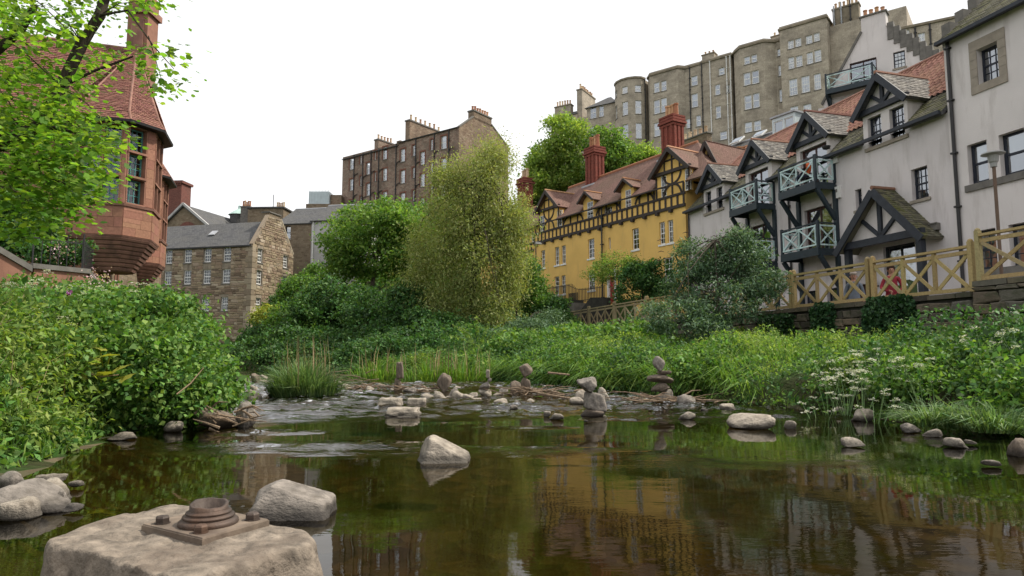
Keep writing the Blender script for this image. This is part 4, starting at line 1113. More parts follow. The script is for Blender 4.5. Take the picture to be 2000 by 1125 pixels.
for h in (l1, l2): window(hD, FR, h, 0, 0.18, 2, 4, M['navy_frame'], 0.03, 0.07, sill=None, pane_split=True, blind=0.3)
MB(FR).box(l1[0] - .15, l2[1] + .2, -0.07, 0.1, l1[2] - .22, l1[2] - .005).build('sill_band', M['sill_dark'], hD)
for h in m3 + l3: window(hD, FR, h, 0, 0.18, 2, 2, M['navy_frame'], sill=None)
rr = gable_roof(hD, FR, -0.2, 8, 0, 9, E4, 15.4, M['slate'], 0.25)
tiles(rr, FR, (-.25, -.28, E4 - .28 * .87 + .12), (8.1, -.28, E4 - .28 * .87 + .12), (8.1, 4.5, 15.52), (-.25, 4.5, 15.52), 0.24, 0.17, M['slate_moss'])
gutter(hD, -.25, 8, z=E4 - .1, d=-.3)
for i in range(7):   # crow steps up the gable
    MB(FR).box(-0.32, 0.0, 0.1 + i * .62, 0.72 + i * .62, E4 - .2 + i * .55, E4 + .62 + i * .55).build('crow_step', M['sill_dark'], hD)
pipe(hD, FR, 0.0, ZG, E4 - .1, r=.055)

# ------------------------------------------------------------------ tall gabled house behind the terrace
FG = Frame((23.3, 42), (.755, -.656))
hG = empty('gabled_house', FG.w((0, 0, 9)), 'tall pale gabled house with stepped gable and balcony behind the terrace', 'house')
gd, gw = rect(FG, 1660, 1710, 118, 168), rect(FG, 1745, 1768, 100, 132)
gd = (gd[0], gd[1] + .1, 18.35, gd[3])
mg = MB(FG); zl = 17.6
mg.sheet([(-2.8, 8), (3.9, 8), (3.9, 19.0), (1.15, 22.0), (-0.2, 22.0), (-2.8, 17.8)], [gd, gw], 0, .2)
for a, b in (((-2.8, 8), (-2.8, 17.8)), ((-2.8, 17.8), (-.2, 22)), ((1.15, 22), (3.9, 19)), ((3.9, 19), (3.9, 8))): mg.quad((a[0], 0, a[1]), (b[0], 0, b[1]), (b[0], 9, b[1]), (a[0], 9, a[1]))
mg.quad((-2.8, 9, 8), (3.9, 9, 8), (3.9, 9, 19), (1.15, 9, 22), (-.2, 9, 22), (-2.8, 9, 17.8))
mg.build('wall', M['harl2'], hG)
window(hG, FG, gd, 0, .12, 2, 1, M['brown_frame'], .08, .08, sill=None, sash=False, name='balcony_door'); window(hG, FG, gw, 0, .12, 3, 4, M['navy_frame'], .03, .06)
m = MB(FG); slab(m, (3.95, .3, 19.05), (3.95, 9, 19.05), (1.1, 9, 22.1), (1.1, .3, 22.1), .12); slab(m, (-2.9, 9, 17.8), (-2.9, .3, 17.8), (-.2, .3, 22.1), (-.2, 9, 22.1), .12); m.build('roof', M['slate'], hG)
chimney(hG, FG, .47, .38, 1.45, .7, 21.6, 23.0, M['harl2'], 4, M['pot'], 'u', .1, M['sill_dark'], .45)
for i in range(8):
    MB(FG).box(1.25 + i * .34, 1.62 + i * .34, -.06, .45, 21.0 - i * .37, 22.15 - i * .37).build('crow_step', M['sill_dark'], hG)
MB(FG).beam((-2.9, .1, 17.75), (-.25, .1, 22.05), .4, .14).build('skew_stone', M['sill_dark'], hG)
balcony(hG, -2.35, .45, 18.35, .9, True, FG, 1.0)
# lower wing between the gabled house and the terrace
MB(FG).box(-3.2, -2.8, .2, 5, 12, 17.6).build('side_pier', M['harl2'], hG)

# ------------------------------------------------------------------ slate-roofed house behind the terrace, with roof lights and a box dormer
FS = Frame((19.2, 44.0), (.515, -.857))
hS = empty('slate_house', FS.w((0, 0, 8)), 'house with a long grey slate roof, two roof lights and a white box dormer', 'house')
body(hS, FS, -9.5, 4.5, 10, 8, 14.2, [], M['harl'], 18.2)
r = gable_roof(hS, FS, -9.5, 4.5, 0, 10, 14.2, 18.2, M['slate'], .3, ridge_mat=M['lead'])
tp = (18.2 - 14.2) / 5
for px, py in ((1444, 278), (1487, 266)):
    u, z = FS.uv(px, py, 2.5); dd = (z - 14.2) / tp
    u, z = FS.uv(px, py, dd); dd = (z - 14.2) / tp; u, z = FS.uv(px, py, dd)
    k = MB(FS).beam((u - .5, dd - .25, z + .12), (u + .5, dd - .25, z + .12), .9, .10, up=(0, -tp, 1)).build('roof_light', M['white'], hS)
    MB(FS).beam((u - .42, dd - .27, z + .19), (u + .42, dd - .27, z + .19), .7, .03, up=(0, -tp, 1)).build('pane', M['glass'], k)
q0 = FS.uv(1509, 262, 1.6); q1 = FS.uv(1553, 240, 1.6)
hb = (q0[0], q1[0], 16.2, 17.7)
bx = MB(FS); bx.sheet([(hb[0], 15.2), (hb[1], 15.2), (hb[1], 17.95), (hb[0], 17.95)], [(hb[0] + .12, (hb[0] + hb[1]) / 2 - .06, hb[2], hb[3]), ((hb[0] + hb[1]) / 2 + .06, hb[1] - .12, hb[2], hb[3])], 1.6, .1)
bx.quad((hb[0], 1.6, 15.2), (hb[0], 1.6, 17.95), (hb[0], 6, 17.95), (hb[0], 6, 15.2)); bx.quad((hb[1], 1.6, 15.2), (hb[1], 6, 15.2), (hb[1], 6, 17.95), (hb[1], 1.6, 17.95))
bd = bx.build('box_dormer', M['metal_screen'], hS); MB(FS).box(hb[0] - .1, hb[1] + .1, 1.45, 6, 17.954, 18.08).build('dormer_lid', M['lead'], bd)
for a, b in ((hb[0] + .12, (hb[0] + hb[1]) / 2 - .06), ((hb[0] + hb[1]) / 2 + .06, hb[1] - .12)): window(hS, FS, (a, b, hb[2], hb[3]), 1.6, .05, 1, 1, M['white'], sill=None, sash=False)
p_ = FS.uv(1443, 300, -2.2)
chimney(hS, FS, p_[0], -2.2, 1.9, .8, 9, FS.uv(1443, 306, -2.2)[1], M['harl2'], 5, M['pot'], 'u', .14, M['sill_dark'], .5, .17)
p_ = FS.uv(1340, 262, 9); chimney(hS, FS, p_[0] + 1.2, 9, 3.6, .7, 14, FS.uv(1365, 268, 9)[1], M['rubble_far'], 5, M['pot_pale'], 'u', .12, M['sill_dark'], .7, .16)
GL[0] = 'glass_old'
# ------------------------------------------------------------------ yellow half-timbered house
FY = Frame((10.1, 38.1), (.515, -.857))
hY = empty('yellow_house', FY.w((-8, 0, 4.2)), 'long ochre yellow house with black half-timbering and rosy tiled roof', 'house')
Y5 = lambda r, d=0.0: crop(FY, 5.556, 1000, 430, r, d); Y6 = lambda r, d=0.0: crop(FY, 5.0, 1000, 280, r, d)
ZB0, ZB1, ZE, ZR, RDY, DY = 9.55, 10.25, 10.9, 14.35, 3.5, 7.0
up = [(318, 358, 283, 455), (465, 510, 250, 435), (537, 582, 237, 430), (825, 893, 182, 383), (1303, 1377, 97, 325), (1600, 1660, 28, 255), (1690, 1750, 10, 240)]
lo = [(318, 356, 600, 690), (462, 512, 605, 790), (535, 580, 597, 780), (825, 900, 560, 755)]
UH = [Y5(r) for r in up]; LH = [Y5(r) for r in lo]
UH = [(h[0], h[1], 7.45, 8.82) for h in UH]; LH = [(h[0], h[1], 5.22, 6.6) for h in LH]
EXT = [(-1.9, -1.15, 5.22, 6.6), (-4.4, -3.6, 5.22, 6.6)]
slit = Y5((1047, 1070, 190, 320)); door = Y5((1045, 1110, 655, 915)); door = (door[0], door[1] + .1, 4.15, 5.95); fan = (door[0], door[1], 6.05, 6.5)
d2w, d3w = Y6((733, 792, 575, 750)), Y6((1107, 1163, 460, 645)); d1w = [Y6((275, 318, 705, 850)), Y6((440, 487, 660, 815))]; d4w = [Y6((1455, 1510, 355, 545)), Y6((1688, 1747, 275, 470))]
z2 = (d2w[2] + d3w[2]) / 2; d2w = (d2w[0], d2w[1], z2, z2 + 1.3); d3w = (d3w[0], d3w[1], z2, z2 + 1.3)
z1 = 10.32; d1w = [(h[0], h[1], z1, z1 + 1.22) for h in d1w]; d4w = [(h[0], h[1], z1, z1 + 1.3) for h in d4w]
tiny = Y6((895, 978, 632, 706)); tiny = (tiny[0], tiny[1], 10.3, 10.75)
ZWY = ZE - .02
alld = [d2w, d3w] + d1w + d4w
lowp = [split_z(h, ZWY)[0] for h in alld]
body(hY, FY, -16.2, 0.0, DY, 3.2, ZWY, UH + LH + EXT + [slit, door, fan, tiny] + lowp, M['yellow'], None)
for h in UH + LH + EXT: window(hY, FY, h, 0, .1, 3 if h[1] - h[0] > .75 else 2, 4, M['white'], .03, .06, sill='white')
window(hY, FY, slit, 0, .1, 1, 3, M['white'], .03, .05, sill=None); window(hY, FY, fan, 0, .1, 3, 1, M['white'], .03, .05, sill=None, sash=False); window(hY, FY, tiny, 0, .1, 3, 2, M['white'], .03, .05, sill=None, sash=False)
window(hY, FY, d2w, 0, .02, 2, 4, M['white'], .03, .06, sill=None); window(hY, FY, d3w, 0, .02, 2, 4, M['white'], .03, .06, sill=None, blind=0.9, bmat=M['red_door'])
for h in d1w + d4w: window(hY, FY, h, 0, .02, 2, 4, M['white'], .03, .06, sill=None)
dd = MB(FY).box(door[0] + .06, door[1] - .06, .12, .17, door[2], door[3]).build('door', M['red_door'], hY)
MB(FY).box(door[0] - .1, door[0] + .057, -.02, .16, door[2], fan[3] + .1).box(door[1] - .057, door[1] + .1, -.02, .16, door[2], fan[3] + .1).build('door_frame', M['white'], dd)
# timber band
T_ = M['timber']
MB(FY).box(-16.2, 0.03, -.10, -.004, ZB0 - .12, ZB0 + .06).build('sole_plate', T_, hY)
MB(FY).box(-16.2, 0.03, -.07, -.004, ZB1 - .08, ZB1 + .06).build('band_rail', T_, hY)
u = -16.1
while u < 0:
    MB(FY).box(u - .065, u + .065, -.05, -.004, ZB0 + .063, ZB1 - .083).build('stud', T_, hY); u += .5
u = -15.8
while u < 0:
    MB(FY).box(u - .11, u + .11, -.2, -.004, ZB0 - .3, ZB0 - .123).build('corbel_block', T_, hY); u += 1.13
for u in (-15.95, -12.2, -11.3, -10.45, -8.0, -7.2, -6.1, -5.75, -3.9, -3.1, -2.55, -.1):
    MB(FY).box(u - .06, u + .06, -.05, -.004, ZB1 + .063, ZE - .03).build('post', T_, hY)
def curved(rt, fr, p, q, bulge, w=.12, th=.045, d=-.03, n=5):
    m = MB(fr); P = Vector((p[0], d, p[1])); Q = Vector((q[0], d, q[1])); nn = Vector((-(Q - P).z, 0, (Q - P).x)).normalized()
    L = [P.lerp(Q, i / n) + nn * bulge * math.sin(math.pi * i / n) for i in range(n + 1)]
    R0 = []
    for i, c in enumerate(L):
        t = (L[min(i + 1, n)] - L[max(i - 1, 0)]).normalized(); k = Vector((-t.z, 0, t.x)) * w / 2
        R0.append([tuple(c + k + Vector((0, -th / 2, 0))), tuple(c - k + Vector((0, -th / 2, 0))), tuple(c - k + Vector((0, th / 2, 0))), tuple(c + k + Vector((0, th / 2, 0)))])
    for i in range(n): m.hull(R0[i], R0[i + 1], cap=True)
    return m.build('curved_brace', T_, rt)
for a, b in ((-12.2, -11.5), (-9.8, -10.4), (-8.3, -7.6), (-5.75, -6.4), (-4.3, -3.7), (-2.6, -3.2)): curved(hY, FY, (a, ZB1 + .1), (b, ZE - .05), .12 * (1 if b > a else -1))
# roof
py_ = (ZR - ZE) / RDY
m = MB(FY); HU, dq = 1.9, 0.75
zq = ZE - .1 + (dq + .4) * (ZR + .2 - ZE) / (RDY + .4)
slab(m, (-16.3, dq, zq), (HU - dq - .1, dq, zq), (-2.2, RDY, ZR + .1), (-16.3, RDY, ZR + .1), .1)
for a, b in ((-16.3, -15.46), (-12.74, -9.78), (-8.52, -5.68), (-4.42, -2.41), (.41, HU)): slab(m, (a, -.4, ZE - .1), (b, -.4, ZE - .1), (b - (dq + .1 if b == HU else 0), dq, zq), (a, dq, zq), .1)
slab(m, (HU, DY + .4, ZE - .1), (-16.3, DY + .4, ZE - .1), (-16.3, RDY, ZR + .1), (-2.2, RDY, ZR + .1), .1)
slab(m, (HU, -.4, ZE - .1), (HU, DY + .4, ZE - .1), (-2.2, RDY, ZR + .1), (-2.198, RDY - .01, ZR + .1), .1)
rfY = m.build('roof', M['rosetile'], hY)
MB(FY).tube([(-16.3, RDY, ZR + .12), (-2.2, RDY, ZR + .12)], .11, 6).build('ridge_tiles', M['pot'], rfY)
MB(FY).box(-16.2, .3, -.46, -.38, ZE - .16, ZE - .08).build('gutter', T_, hY)
pipe(hY, FY, -7.55, 4.0, ZE - .15, -.16, .06)
def ydormer(uc, hw, zf, zp, holes, big):
    D = gable_dormer(hY, FY, uc, hw, ZWY, zf, zp, 2.6 if big else 1.6, M['yellow'], M['rosetile'], T_, [split_z(h, ZWY)[1] for h in holes], .35, .25, None, False, M['pot'], collar=big)
    if big:
        zt = zf + .25 * (zp - zf) / (hw + .25)
        b0, b1 = ZB1 + .063, zt - .25
        for u in (uc - hw + .06, uc + hw - .06): MB(FY).box(u - .06, u + .06, -.05, -.006, b0, b1).build('corner_post', T_, D)
        MB(FY).box(uc - .06, uc + .06, -.045, -.006, b0, zp - .2).build('king_post', T_, D)
        for f in (-.45, .45): MB(FY).box(uc + f * hw - .05, uc + f * hw + .05, -.045, -.006, zt, zt + (zp - zt) * .5).build('post', T_, D)
        MB(FY).box(uc - hw * .5, uc + hw * .5, -.04, -.007, zt + (zp - zt) * .42, zt + (zp - zt) * .42 + .1).build('tie_beam', T_, D)
        zm = (b0 + b1) / 2
        i0 = hw - .66
        for s in (-1, 1):
            curved(D, FY, (uc + s * .08, zm), (uc + s * i0, b1), -.16 * s); curved(D, FY, (uc + s * .08, zm), (uc + s * i0, b0), .16 * s)
    return D
ydormer(-14.1, 1.35, 11.8, 13.35, d1w, True); ydormer(-9.15, .62, 11.5, 12.22, [d2w], False); ydormer(-5.05, .62, 11.5, 12.2, [d3w], False); ydormer(-1.0, 1.4, 11.62, 13.2, d4w, True)
# ridge chimneys
for px, yt, yb, pots in ((1162, 292, 355, 4), (1314, 232, 300, 4)):
    u, z = FY.uv(px, yb, RDY); zt = FY.uv(px, yt, RDY)[1]
    chimney(hY, FY, u, RDY, 1.15, .95, ZR - .9, zt, M['brick_red'], pots, M['pot'], 'u', .12, None, .85, .15, True)
    MB(FY).box(u - .8, u + .75, RDY - .72, RDY - .5, ZR - .75, ZR - .45).build('flashing', M['lead'], hY)
# rear cross gable with its small timbered triangle
u, z = FY.uv(1383, 276, 2.6)
rg = MB(FY); rg.prism([(u - 1.15, z - 2.3), (u + 1.15, z - 2.3), (u, z - .1)], 2.6, 2.8); rg_ = rg.build('rear_gable', M['yellow'], hY)
m = MB(FY)
for s in (-1, 1): slab(m, (u + s * 1.5, 2.3, z - 2.75), (u + s * 1.5, 9, z - 2.75), (u, 9, z + .05), (u, 2.3, z + .05), .1)
m.build('gable_roof', M['rosetile'], rg_)
for s in (-1, 1): MB(FY).beam((u + s * 1.5, 2.27 + .004 * s, z - 2.9), (u, 2.27 + .004 * s, z - .1), .06, .22).build('bargeboard', T_, rg_)
for f in (-.4, 0, .4): MB(FY).box(u + f - .06, u + f + .06, 2.54, 2.597, z - 2.3, z - .3 - abs(f) * 1.6).build('stud', T_, rg_)
MB(FY).box(u - 1.2, u + 1.2, 2.52, 2.596, z - 2.42, z - 2.303).build('tie_beam', T_, rg_)
# lower wing upstream, mostly behind the willow
FYW = Frame(FY.w((-16.22, .35, 0))[:2], (.515, -.857))
hW = empty('yellow_wing', FYW.w((-4, 0, 4.2)), 'lower wing of the ochre half-timbered house, partly behind the willow', 'house')
wz = -.42
wh = [(-.95, -.35, 10.2 + wz, 11.3 + wz), (-3.2, -2.6, 7.3, 8.6), (-5.2, -4.6, 7.3, 8.6), (-3.2, -2.6, 5.1, 6.4), (-7.5, -6.9, 10.2 + wz, 11.3 + wz)]
body(hW, FYW, -9.5, 0, 6.6, 3.2, 11.45 + wz, wh, M['yellow'], 14.2 + wz)
for h in wh: window(hW, FYW, h, 0, .08, 2, 4, M['white'], .03, .06, sill='white')
MB(FYW).box(-9.5, -.02, -.1, -.004, 9.43 + wz, 9.61 + wz).build('sole_plate', T_, hW); MB(FYW).box(-9.5, -.02, -.07, -.004, 10.05 + wz, 10.18 + wz).build('band_rail', T_, hW)
u = -9.4
while u < -.1: MB(FYW).box(u - .065, u + .065, -.05, -.004, 9.613 + wz, 10.047 + wz).build('stud', T_, hW); u += .5
for u in (-9.3, -6.2, -4.9, -3.6, -2.3, -1.3, -.15): MB(FYW).box(u - .06, u + .06, -.05, -.004, 10.183 + wz, 11.4 + wz).build('post', T_, hW)
for a, b in ((-2.2, -1.5), (-3.6, -4.3), (-4.9, -5.6)): curved(hW, FYW, (a, 10.2 + wz), (b, 11.3 + wz), .14 * (1 if b > a else -1))
gable_roof(hW, FYW, -9.5, 0, 0, 6.6, 11.45 + wz, 14.2 + wz, M['rosetile'], .4, ovu=0, ridge_mat=M['pot'])
u, z = FYW.uv(1026, 392, 3.3); chimney(hW, FYW, u, 3.3, 1.1, .95, 13.2 + wz, FYW.uv(1026, 352, 3.3)[1], M['brick_red'], 3, M['pot_pale'], 'u', .12, None, .95, .15, True)

# ------------------------------------------------------------------ stone mill by the water
FM = Frame((-25.6, 65), (.971, -.239)); FMG = FM.right_side(0)
hM = empty('stone_mill', FM.w((-5, 0, 0)), 'tall rubble stone mill with rows of white sash windows beside the river', 'building')
C8 = lambda r: crop(FM, 4.166, 280, 430, r); G8 = lambda r: crop(FMG, 4.166, 280, 430, r)
cols_ = [(180, 235), (332, 392), (493, 552), (651, 712)]
zr1, zr2, zr3 = (10.0, 11.42), (7.82, 9.25), (5.08, 6.45)
MH = []
for zr, cs, yy in ((zr1, cols_, (235, 345)), (zr2, [(20, 70), (170, 228), (328, 387), (485, 547), (641, 705)], (405, 520)), (zr3, [(308, 370), (470, 535), (630, 686)], (628, 742))):
    for c in cs:
        h = C8((c[0], c[1], yy[0], yy[1])); MH.append((h[0], h[1], zr[0], zr[1]))
MH.append((MH[4][0] + 2.3, MH[4][0] + 3.2, 5.08, 6.45))
GH = [G8(r) for r in ((930, 970, 232, 345), (1137, 1175, 287, 388), (920, 965, 407, 523), (1133, 1168, 455, 562), (915, 955, 632, 738), (1143, 1170, 660, 720))]
GW, GEZ, GAP = 7.2, 11.6, 15.0
m = MB(FM)
m.sheet([(-18, -1), (0, -1), (0, GEZ), (-18, GEZ)], MH, 0, .2); m.quad((-18, 0, -1), (-18, 0, GEZ), (-18, GW / 2, GAP - .6), (-18, GW, GEZ), (-18, GW, -1)); m.quad((0, GW, -1), (-18, GW, -1), (-18, GW, GEZ), (0, GW, GEZ))
m.build('wall', M['mill_mortar'], hM)
gm = MB(FMG); gm.sheet([(0, -1), (GW, -1), (GW, GEZ), (4.6, GAP), (2.6, GAP), (0, GEZ)], GH, 0, .2); gm.build('gable_wall', M['mill_mortar'], hM)
for h in MH: window(hM, FM, h, 0, .12, 3, 4, M['white'], .035, .08, sill='dark')
for h in GH: window(hM, FMG, h, 0, .12, 3, 4, M['white'], .035, .08, sill='dark')
rnd = random.Random(3)
ms = courses(-13.2, -.02, -.6, GEZ - .15, .17, .36, .28, .95, MH, rnd, pad=.06)
gs = courses(.0, GW, -.6, GAP - .1, .17, .36, .28, .9, GH, rnd, pad=.06, top=lambda u: GEZ + (GAP - GEZ) * min(1, (u / 2.6) if u < 3.6 else (GW - u) / 2.6))
lay_stones(FM, ms, M['mill_stone'], hM, .14, .05, 190, .045, rnd=rnd); lay_stones(FMG, gs, M['mill_stone'], hM, .14, .05, 110, .045, rnd=rnd)
for i in range(22):
    z = -.4 + i * .54; l = .75 if i % 2 else .45
    MB(FM).box(-l, .06, -.075, (.45 if i % 2 else .75), z, z + .5).build('quoin', M['mill_quoin'], hM)
m = MB(FM); rs = (GAP - .5 - GEZ) / (GW / 2)
slab(m, (-18, -.2, GEZ - .05), (-.3, -.2, GEZ - .05), (-.3, GW / 2, GAP - .35), (-18, GW / 2, GAP - .35), .12); slab(m, (-.3, GW + .2, GEZ - .05), (-18, GW + .2, GEZ - .05), (-18, GW / 2, GAP - .35), (-.3, GW / 2, GAP - .35), .12)
rm = m.build('roof', M['slate'], hM)
for a, b in (((0, GEZ), (2.5, GAP)), ((GW, GEZ), (4.7, GAP))): MB(FMG).beam((a[0], .18, a[1] + .05), (b[0], .18, b[1] + .05), .42, .14).build('skew_stone', M['mill_quoin'], hM)
chimney(hM, FMG, 3.6, .45, 1.9, .8, GAP - .2, GAP + .35, M['rubble_far'], 0, None, 'u', .12, M['sill_dark'])
u_, z_ = FM.uv(418, 453, 1.9); MB(FM).beam((u_ - .35, 1.8, GEZ + 1.8 * rs + .28), (u_ + .35, 1.8, GEZ + 1.8 * rs + .28), .8, .08, up=(0, -rs, 1)).build('roof_light', M['lead'], rm)
MB(FM).box(-18, -.02, -.26, -.16, GEZ - .2, GEZ - .08).build('gutter', M['iron'], hM)

GL[0] = 'glass'
# ------------------------------------------------------------------ brown tenement on the hill
FT = Frame((-7.2, 88), (.81, -.59)); FTG = FT.right_side(0)
hT = empty('tenement', FT.w((-10, 0, 17)), 'brown stone tenement with pale sashes and big gable on the hill', 'building')
C7 = lambda r: crop(FT, 4.688, 660, 200, r)
tw = [((107, 143), [(515, 615), (703, 805), (895, 985)]), ((203, 218), [(487, 568), (675, 762), (860, 945)]), ((260, 292), [(553, 660), (743, 853), (930, 1035)]), ((335, 352), [(440, 525), (640, 722), (840, 922)]), ((412, 450), [(408, 520), (605, 717), (818, 928)]),
      ((573, 615), [(427, 542), (622, 740), (830, 945)]), ((683, 707), [(393, 490), (597, 690), (805, 900)]), ((755, 795), [(453, 570), (655, 772), (875, 985)]), ((848, 870), [(340, 437), (548, 643), (762, 857)]), ((945, 995), [(307, 425), (512, 637), (738, 850)])]
TH = [C7((c[0], c[1], y[0], y[1])) for c, ys in tw for y in ys]
TE, TD, TRZ = 31.55, 11.3, 36.2
body(hT, FT, -24.0, 0, TD, 13, TE, TH, M['tenement'], None, right_holes=[1])
gp = [(0, 13), (TD, 13), (TD, TE), (7.2, 33.9), (3.1, 33.9), (0, TE)]
g_ = MB(FTG); g_.quad(*[(p[0], 0, p[1]) for p in gp]); g_.build('gable_wall', M['tenement_gable'], hT)
for h in TH: window(hT, FT, h, 0, .12, 1, 2 if h[1] - h[0] > .8 else 2, M['white'], .04, .09, sill='dark', surround=M['red_margin'], sw=.2, blind=rnd.choice((0, .3, .5, .0)))
gable_roof(hT, FT, -11.6, -.15, 0, TD, TE, TRZ - 2.2, M['slate'], .25, ovu=0); gable_roof(hT, FT, -24.0, -11.65, 0, TD, TE - .4, TRZ - 2.8, M['slate'], .25, ovu=0)
for x in (150, 230, 305, 375, 533, 712, 882, 1015):
    u = FT.uv(x / 4.688 + 660, 330)[0]; pipe(hT, FT, u, 15, TE - .1, -.1, .075)
    z = TE - 2.6 - (x % 7) * .2
    while z > 20:
        MB(FT).tube([(u, -.1, z - .5), (u + .35, -.1, z - .1), (u + .9, -.1, z)], .06, 6).build('branch_pipe', M['iron'], hT); z -= 3.25
chimney(hT, FTG, 5.15, .5, 4.1, 1.0, 33.6, 34.75, M['tenement_gable'], 7, M['pot'], 'u', .2, M['sill_dark'], .75, .17)
chimney(hT, FT, -11.6, 5.5, .9, 7.5, TE - .3, FT.uv(786, 241, 2.0)[1], M['tenement_gable'], 7, M['pot_pale'], 'd', .2, M['sill_dark'], .9, .17)
MB(FT).box(-12.0, -11.2, -.05, 5.5, TE - .2, TE + .3).build('party_wall', M['rubble_far'], hT)
chimney(hT, FT, -20.5, 5.5, .9, 3.5, 31, FT.uv(718, 280, 4.0)[1], M['tenement'], 5, M['pot_pale'], 'd', .2, M['sill_dark'], .8, .17)
for a, b in (((0, TE), (3.1, 33.9)), ((TD, TE), (7.2, 33.9))): MB(FTG).beam((a[0], .15, a[1] + .05), (b[0], .15, b[1] + .05), .45, .16).build('skew_stone', M['sill_dark'], hT)

# ------------------------------------------------------------------ crescent of tan stone houses along the skyline
FC = Frame((43, 85), (25.6, -20))
C5 = lambda r, d=0.0: crop(FC, 3.125, 1060, 20, r, d)
def cres(label, x0, x1, zt, wins, proj=0.0, cant=0.0, lower=20, rnd=random.Random(4), blindp=.3, rows=2, cols=1, roof_drop=0):
    u0, u1 = FC.uv(x0 / 3.125 + 1060, 120, -proj)[0], FC.uv(x1 / 3.125 + 1060, 120, -proj)[0]
    rt = empty('crescent_house', FC.w((u0, 0, lower)), label, 'house', 'tan stone houses along the skyline')
    H = [C5(w, -proj) for w in wins]
    m = MB(FC)
    c = cant
    m.sheet([(u0 + c, lower), (u1 - c, lower), (u1 - c, zt), (u0 + c, zt)], H, -proj, .2)
    if proj or 1:
        m.quad((u0, .0 if c else -proj, lower), (u0 + c, -proj, lower), (u0 + c, -proj, zt), (u0, .0 if c else -proj, zt)) if c else None
        m.quad((u1 - c, -proj, lower), (u1, .0, lower), (u1, .0, zt), (u1 - c, -proj, zt)) if c else None
        e = 0.0 if c else -proj
        m.quad((u0, 10, lower), (u0, e, lower), (u0, e, zt), (u0, 10, zt)); m.quad((u1, e, lower), (u1, 10, lower), (u1, 10, zt), (u1, e, zt)); m.quad((u1, 10, lower), (u0, 10, lower), (u0, 10, zt), (u1, 10, zt))
    m.build('wall', M['crescent'], rt)
    poly = [(u0, 0 if c else -proj), (u0 + c, -proj), (u1 - c, -proj), (u1, 0 if c else -proj), (u1, 10), (u0, 10)]
    def band(z0, z1, e, nm, mat):
        q = MB(FC); P = [(p[0] + (-e if i in (0, 5) else e if i in (3, 4) else 0), p[1] - (e if i < 4 else 0)) for i, p in enumerate(poly)]
        q.hull([(p[0], p[1], z0) for p in P], [(p[0], p[1], z1) for p in P]); return q.build(nm, mat, rt)
    band(zt + .003, zt + .28, .18, 'cornice', M['crescent_trim'])
    band(zt + .284, zt + .55, .04, 'parapet', M['crescent'])
    for h in H: window(rt, FC, h, -proj, .14, cols, rows, M['white'], .05, .11, sill='dark', blind=rnd.choice((0, .25, .45, .55, .8)) if rnd.random() < blindp * 2 else 0, curtain=rnd.random() < .3)
    return rt, u0, u1
zt = 44.3
r1, a1, b1 = cres('tall square-fronted tan stone house at the upper end of the skyline row', 1452, 1745, zt + 1.15, [(1495, 1532, 183, 235), (1540, 1578, 170, 222), (1605, 1645, 152, 205), (1653, 1690, 137, 190), (1498, 1535, 285, 358), (1545, 1585, 275, 345), (1610, 1650, 255, 328), (1657, 1700, 240, 315), (1503, 1555, 418, 520), (1578, 1630, 400, 502), (1655, 1698, 385, 485), (1510, 1560, 585, 650), (1590, 1640, 572, 640)], .8, rows=4, cols=3, blindp=.7)
cres('narrow recessed tan stone bay beside the square-fronted house', 1408, 1452, zt + .1, [(1430, 1450, 235, 280), (1437, 1455, 335, 402), (1443, 1462, 482, 560)], 0)
cres('tan stone house with wide canted bay and paired sashes', 1150, 1408, zt, [(1228, 1265, 282, 330), (1272, 1308, 270, 318), (1225, 1268, 380, 458), (1275, 1320, 367, 448), (1230, 1275, 518, 605), (1282, 1323, 505, 595), (1232, 1278, 682, 745), (1288, 1332, 672, 735)], 1.2, 1.2)
r4, a4, b4 = cres('flat-fronted tan stone house with pale downpipe in mid skyline', 968, 1150, zt - .1, [(1073, 1110, 350, 395), (1050, 1083, 452, 517), (1118, 1140, 455, 505), (1055, 1087, 583, 660), (1080, 1125, 738, 790)], 0)
cres('narrow flat-fronted tan stone house with three curtained sashes', 850, 968, zt - .2, [(905, 945, 400, 460), (907, 947, 508, 592), (935, 966, 640, 708), (875, 900, 662, 720)], 0)
cres('tan stone house with canted bay beside the round bay', 625, 850, zt - .2, [(677, 712, 440, 502), (722, 755, 430, 492), (677, 715, 547, 632), (720, 757, 535, 622), (678, 715, 685, 770), (722, 757, 675, 760)], .9, .7)
# round bay
u0, u1 = FC.uv(448 / 3.125 + 1060, 180)[0], FC.uv(625 / 3.125 + 1060, 180)[0]
rb = empty('crescent_house', FC.w(((u0 + u1) / 2, 0, 20)), 'tan stone house with a rounded bay at the lower skyline', 'house', 'tan stone houses along the skyline')
cu, rr_ = (u0 + u1) / 2, (u1 - u0) / 2
seg = 7; zz = [(t, b) for t, b in ((zt - 2.35, zt - 1.2), (zt - 5.9, zt - 3.7), (zt - 9.9, zt - 7.4))]
for i in range(seg):
    a0, a1_ = math.pi + math.pi * i / seg, math.pi + math.pi * (i + 1) / seg
    p0, p1 = (cu + rr_ * math.cos(a0), rr_ * math.sin(a0) * .75), (cu + rr_ * math.cos(a1_), rr_ * math.sin(a1_) * .75)
    P0, P1 = FC.w((p0[0], p0[1], 0)), FC.w((p1[0], p1[1], 0)); ff = Frame(P0[:2], (P1 - P0)[:2]); L = (P1 - P0).length
    hs = [(L / 2 - .5, L / 2 + .5, z0, z1) for z0, z1 in zz] if i in (1, 3, 5) else []
    MB(ff).sheet([(0, 20), (L, 20), (L, zt - .1), (0, zt - .1)], hs, 0, .2).build('wall', M['crescent'], rb)
    MB(ff).box(-.03, L + .03, -.16, .3, zt - .097, zt + .18).build('cornice', M['crescent_trim'], rb)
    for h in hs: window(rb, ff, h, 0, .14, 1, 2, M['white'], .05, .1, sill='dark')
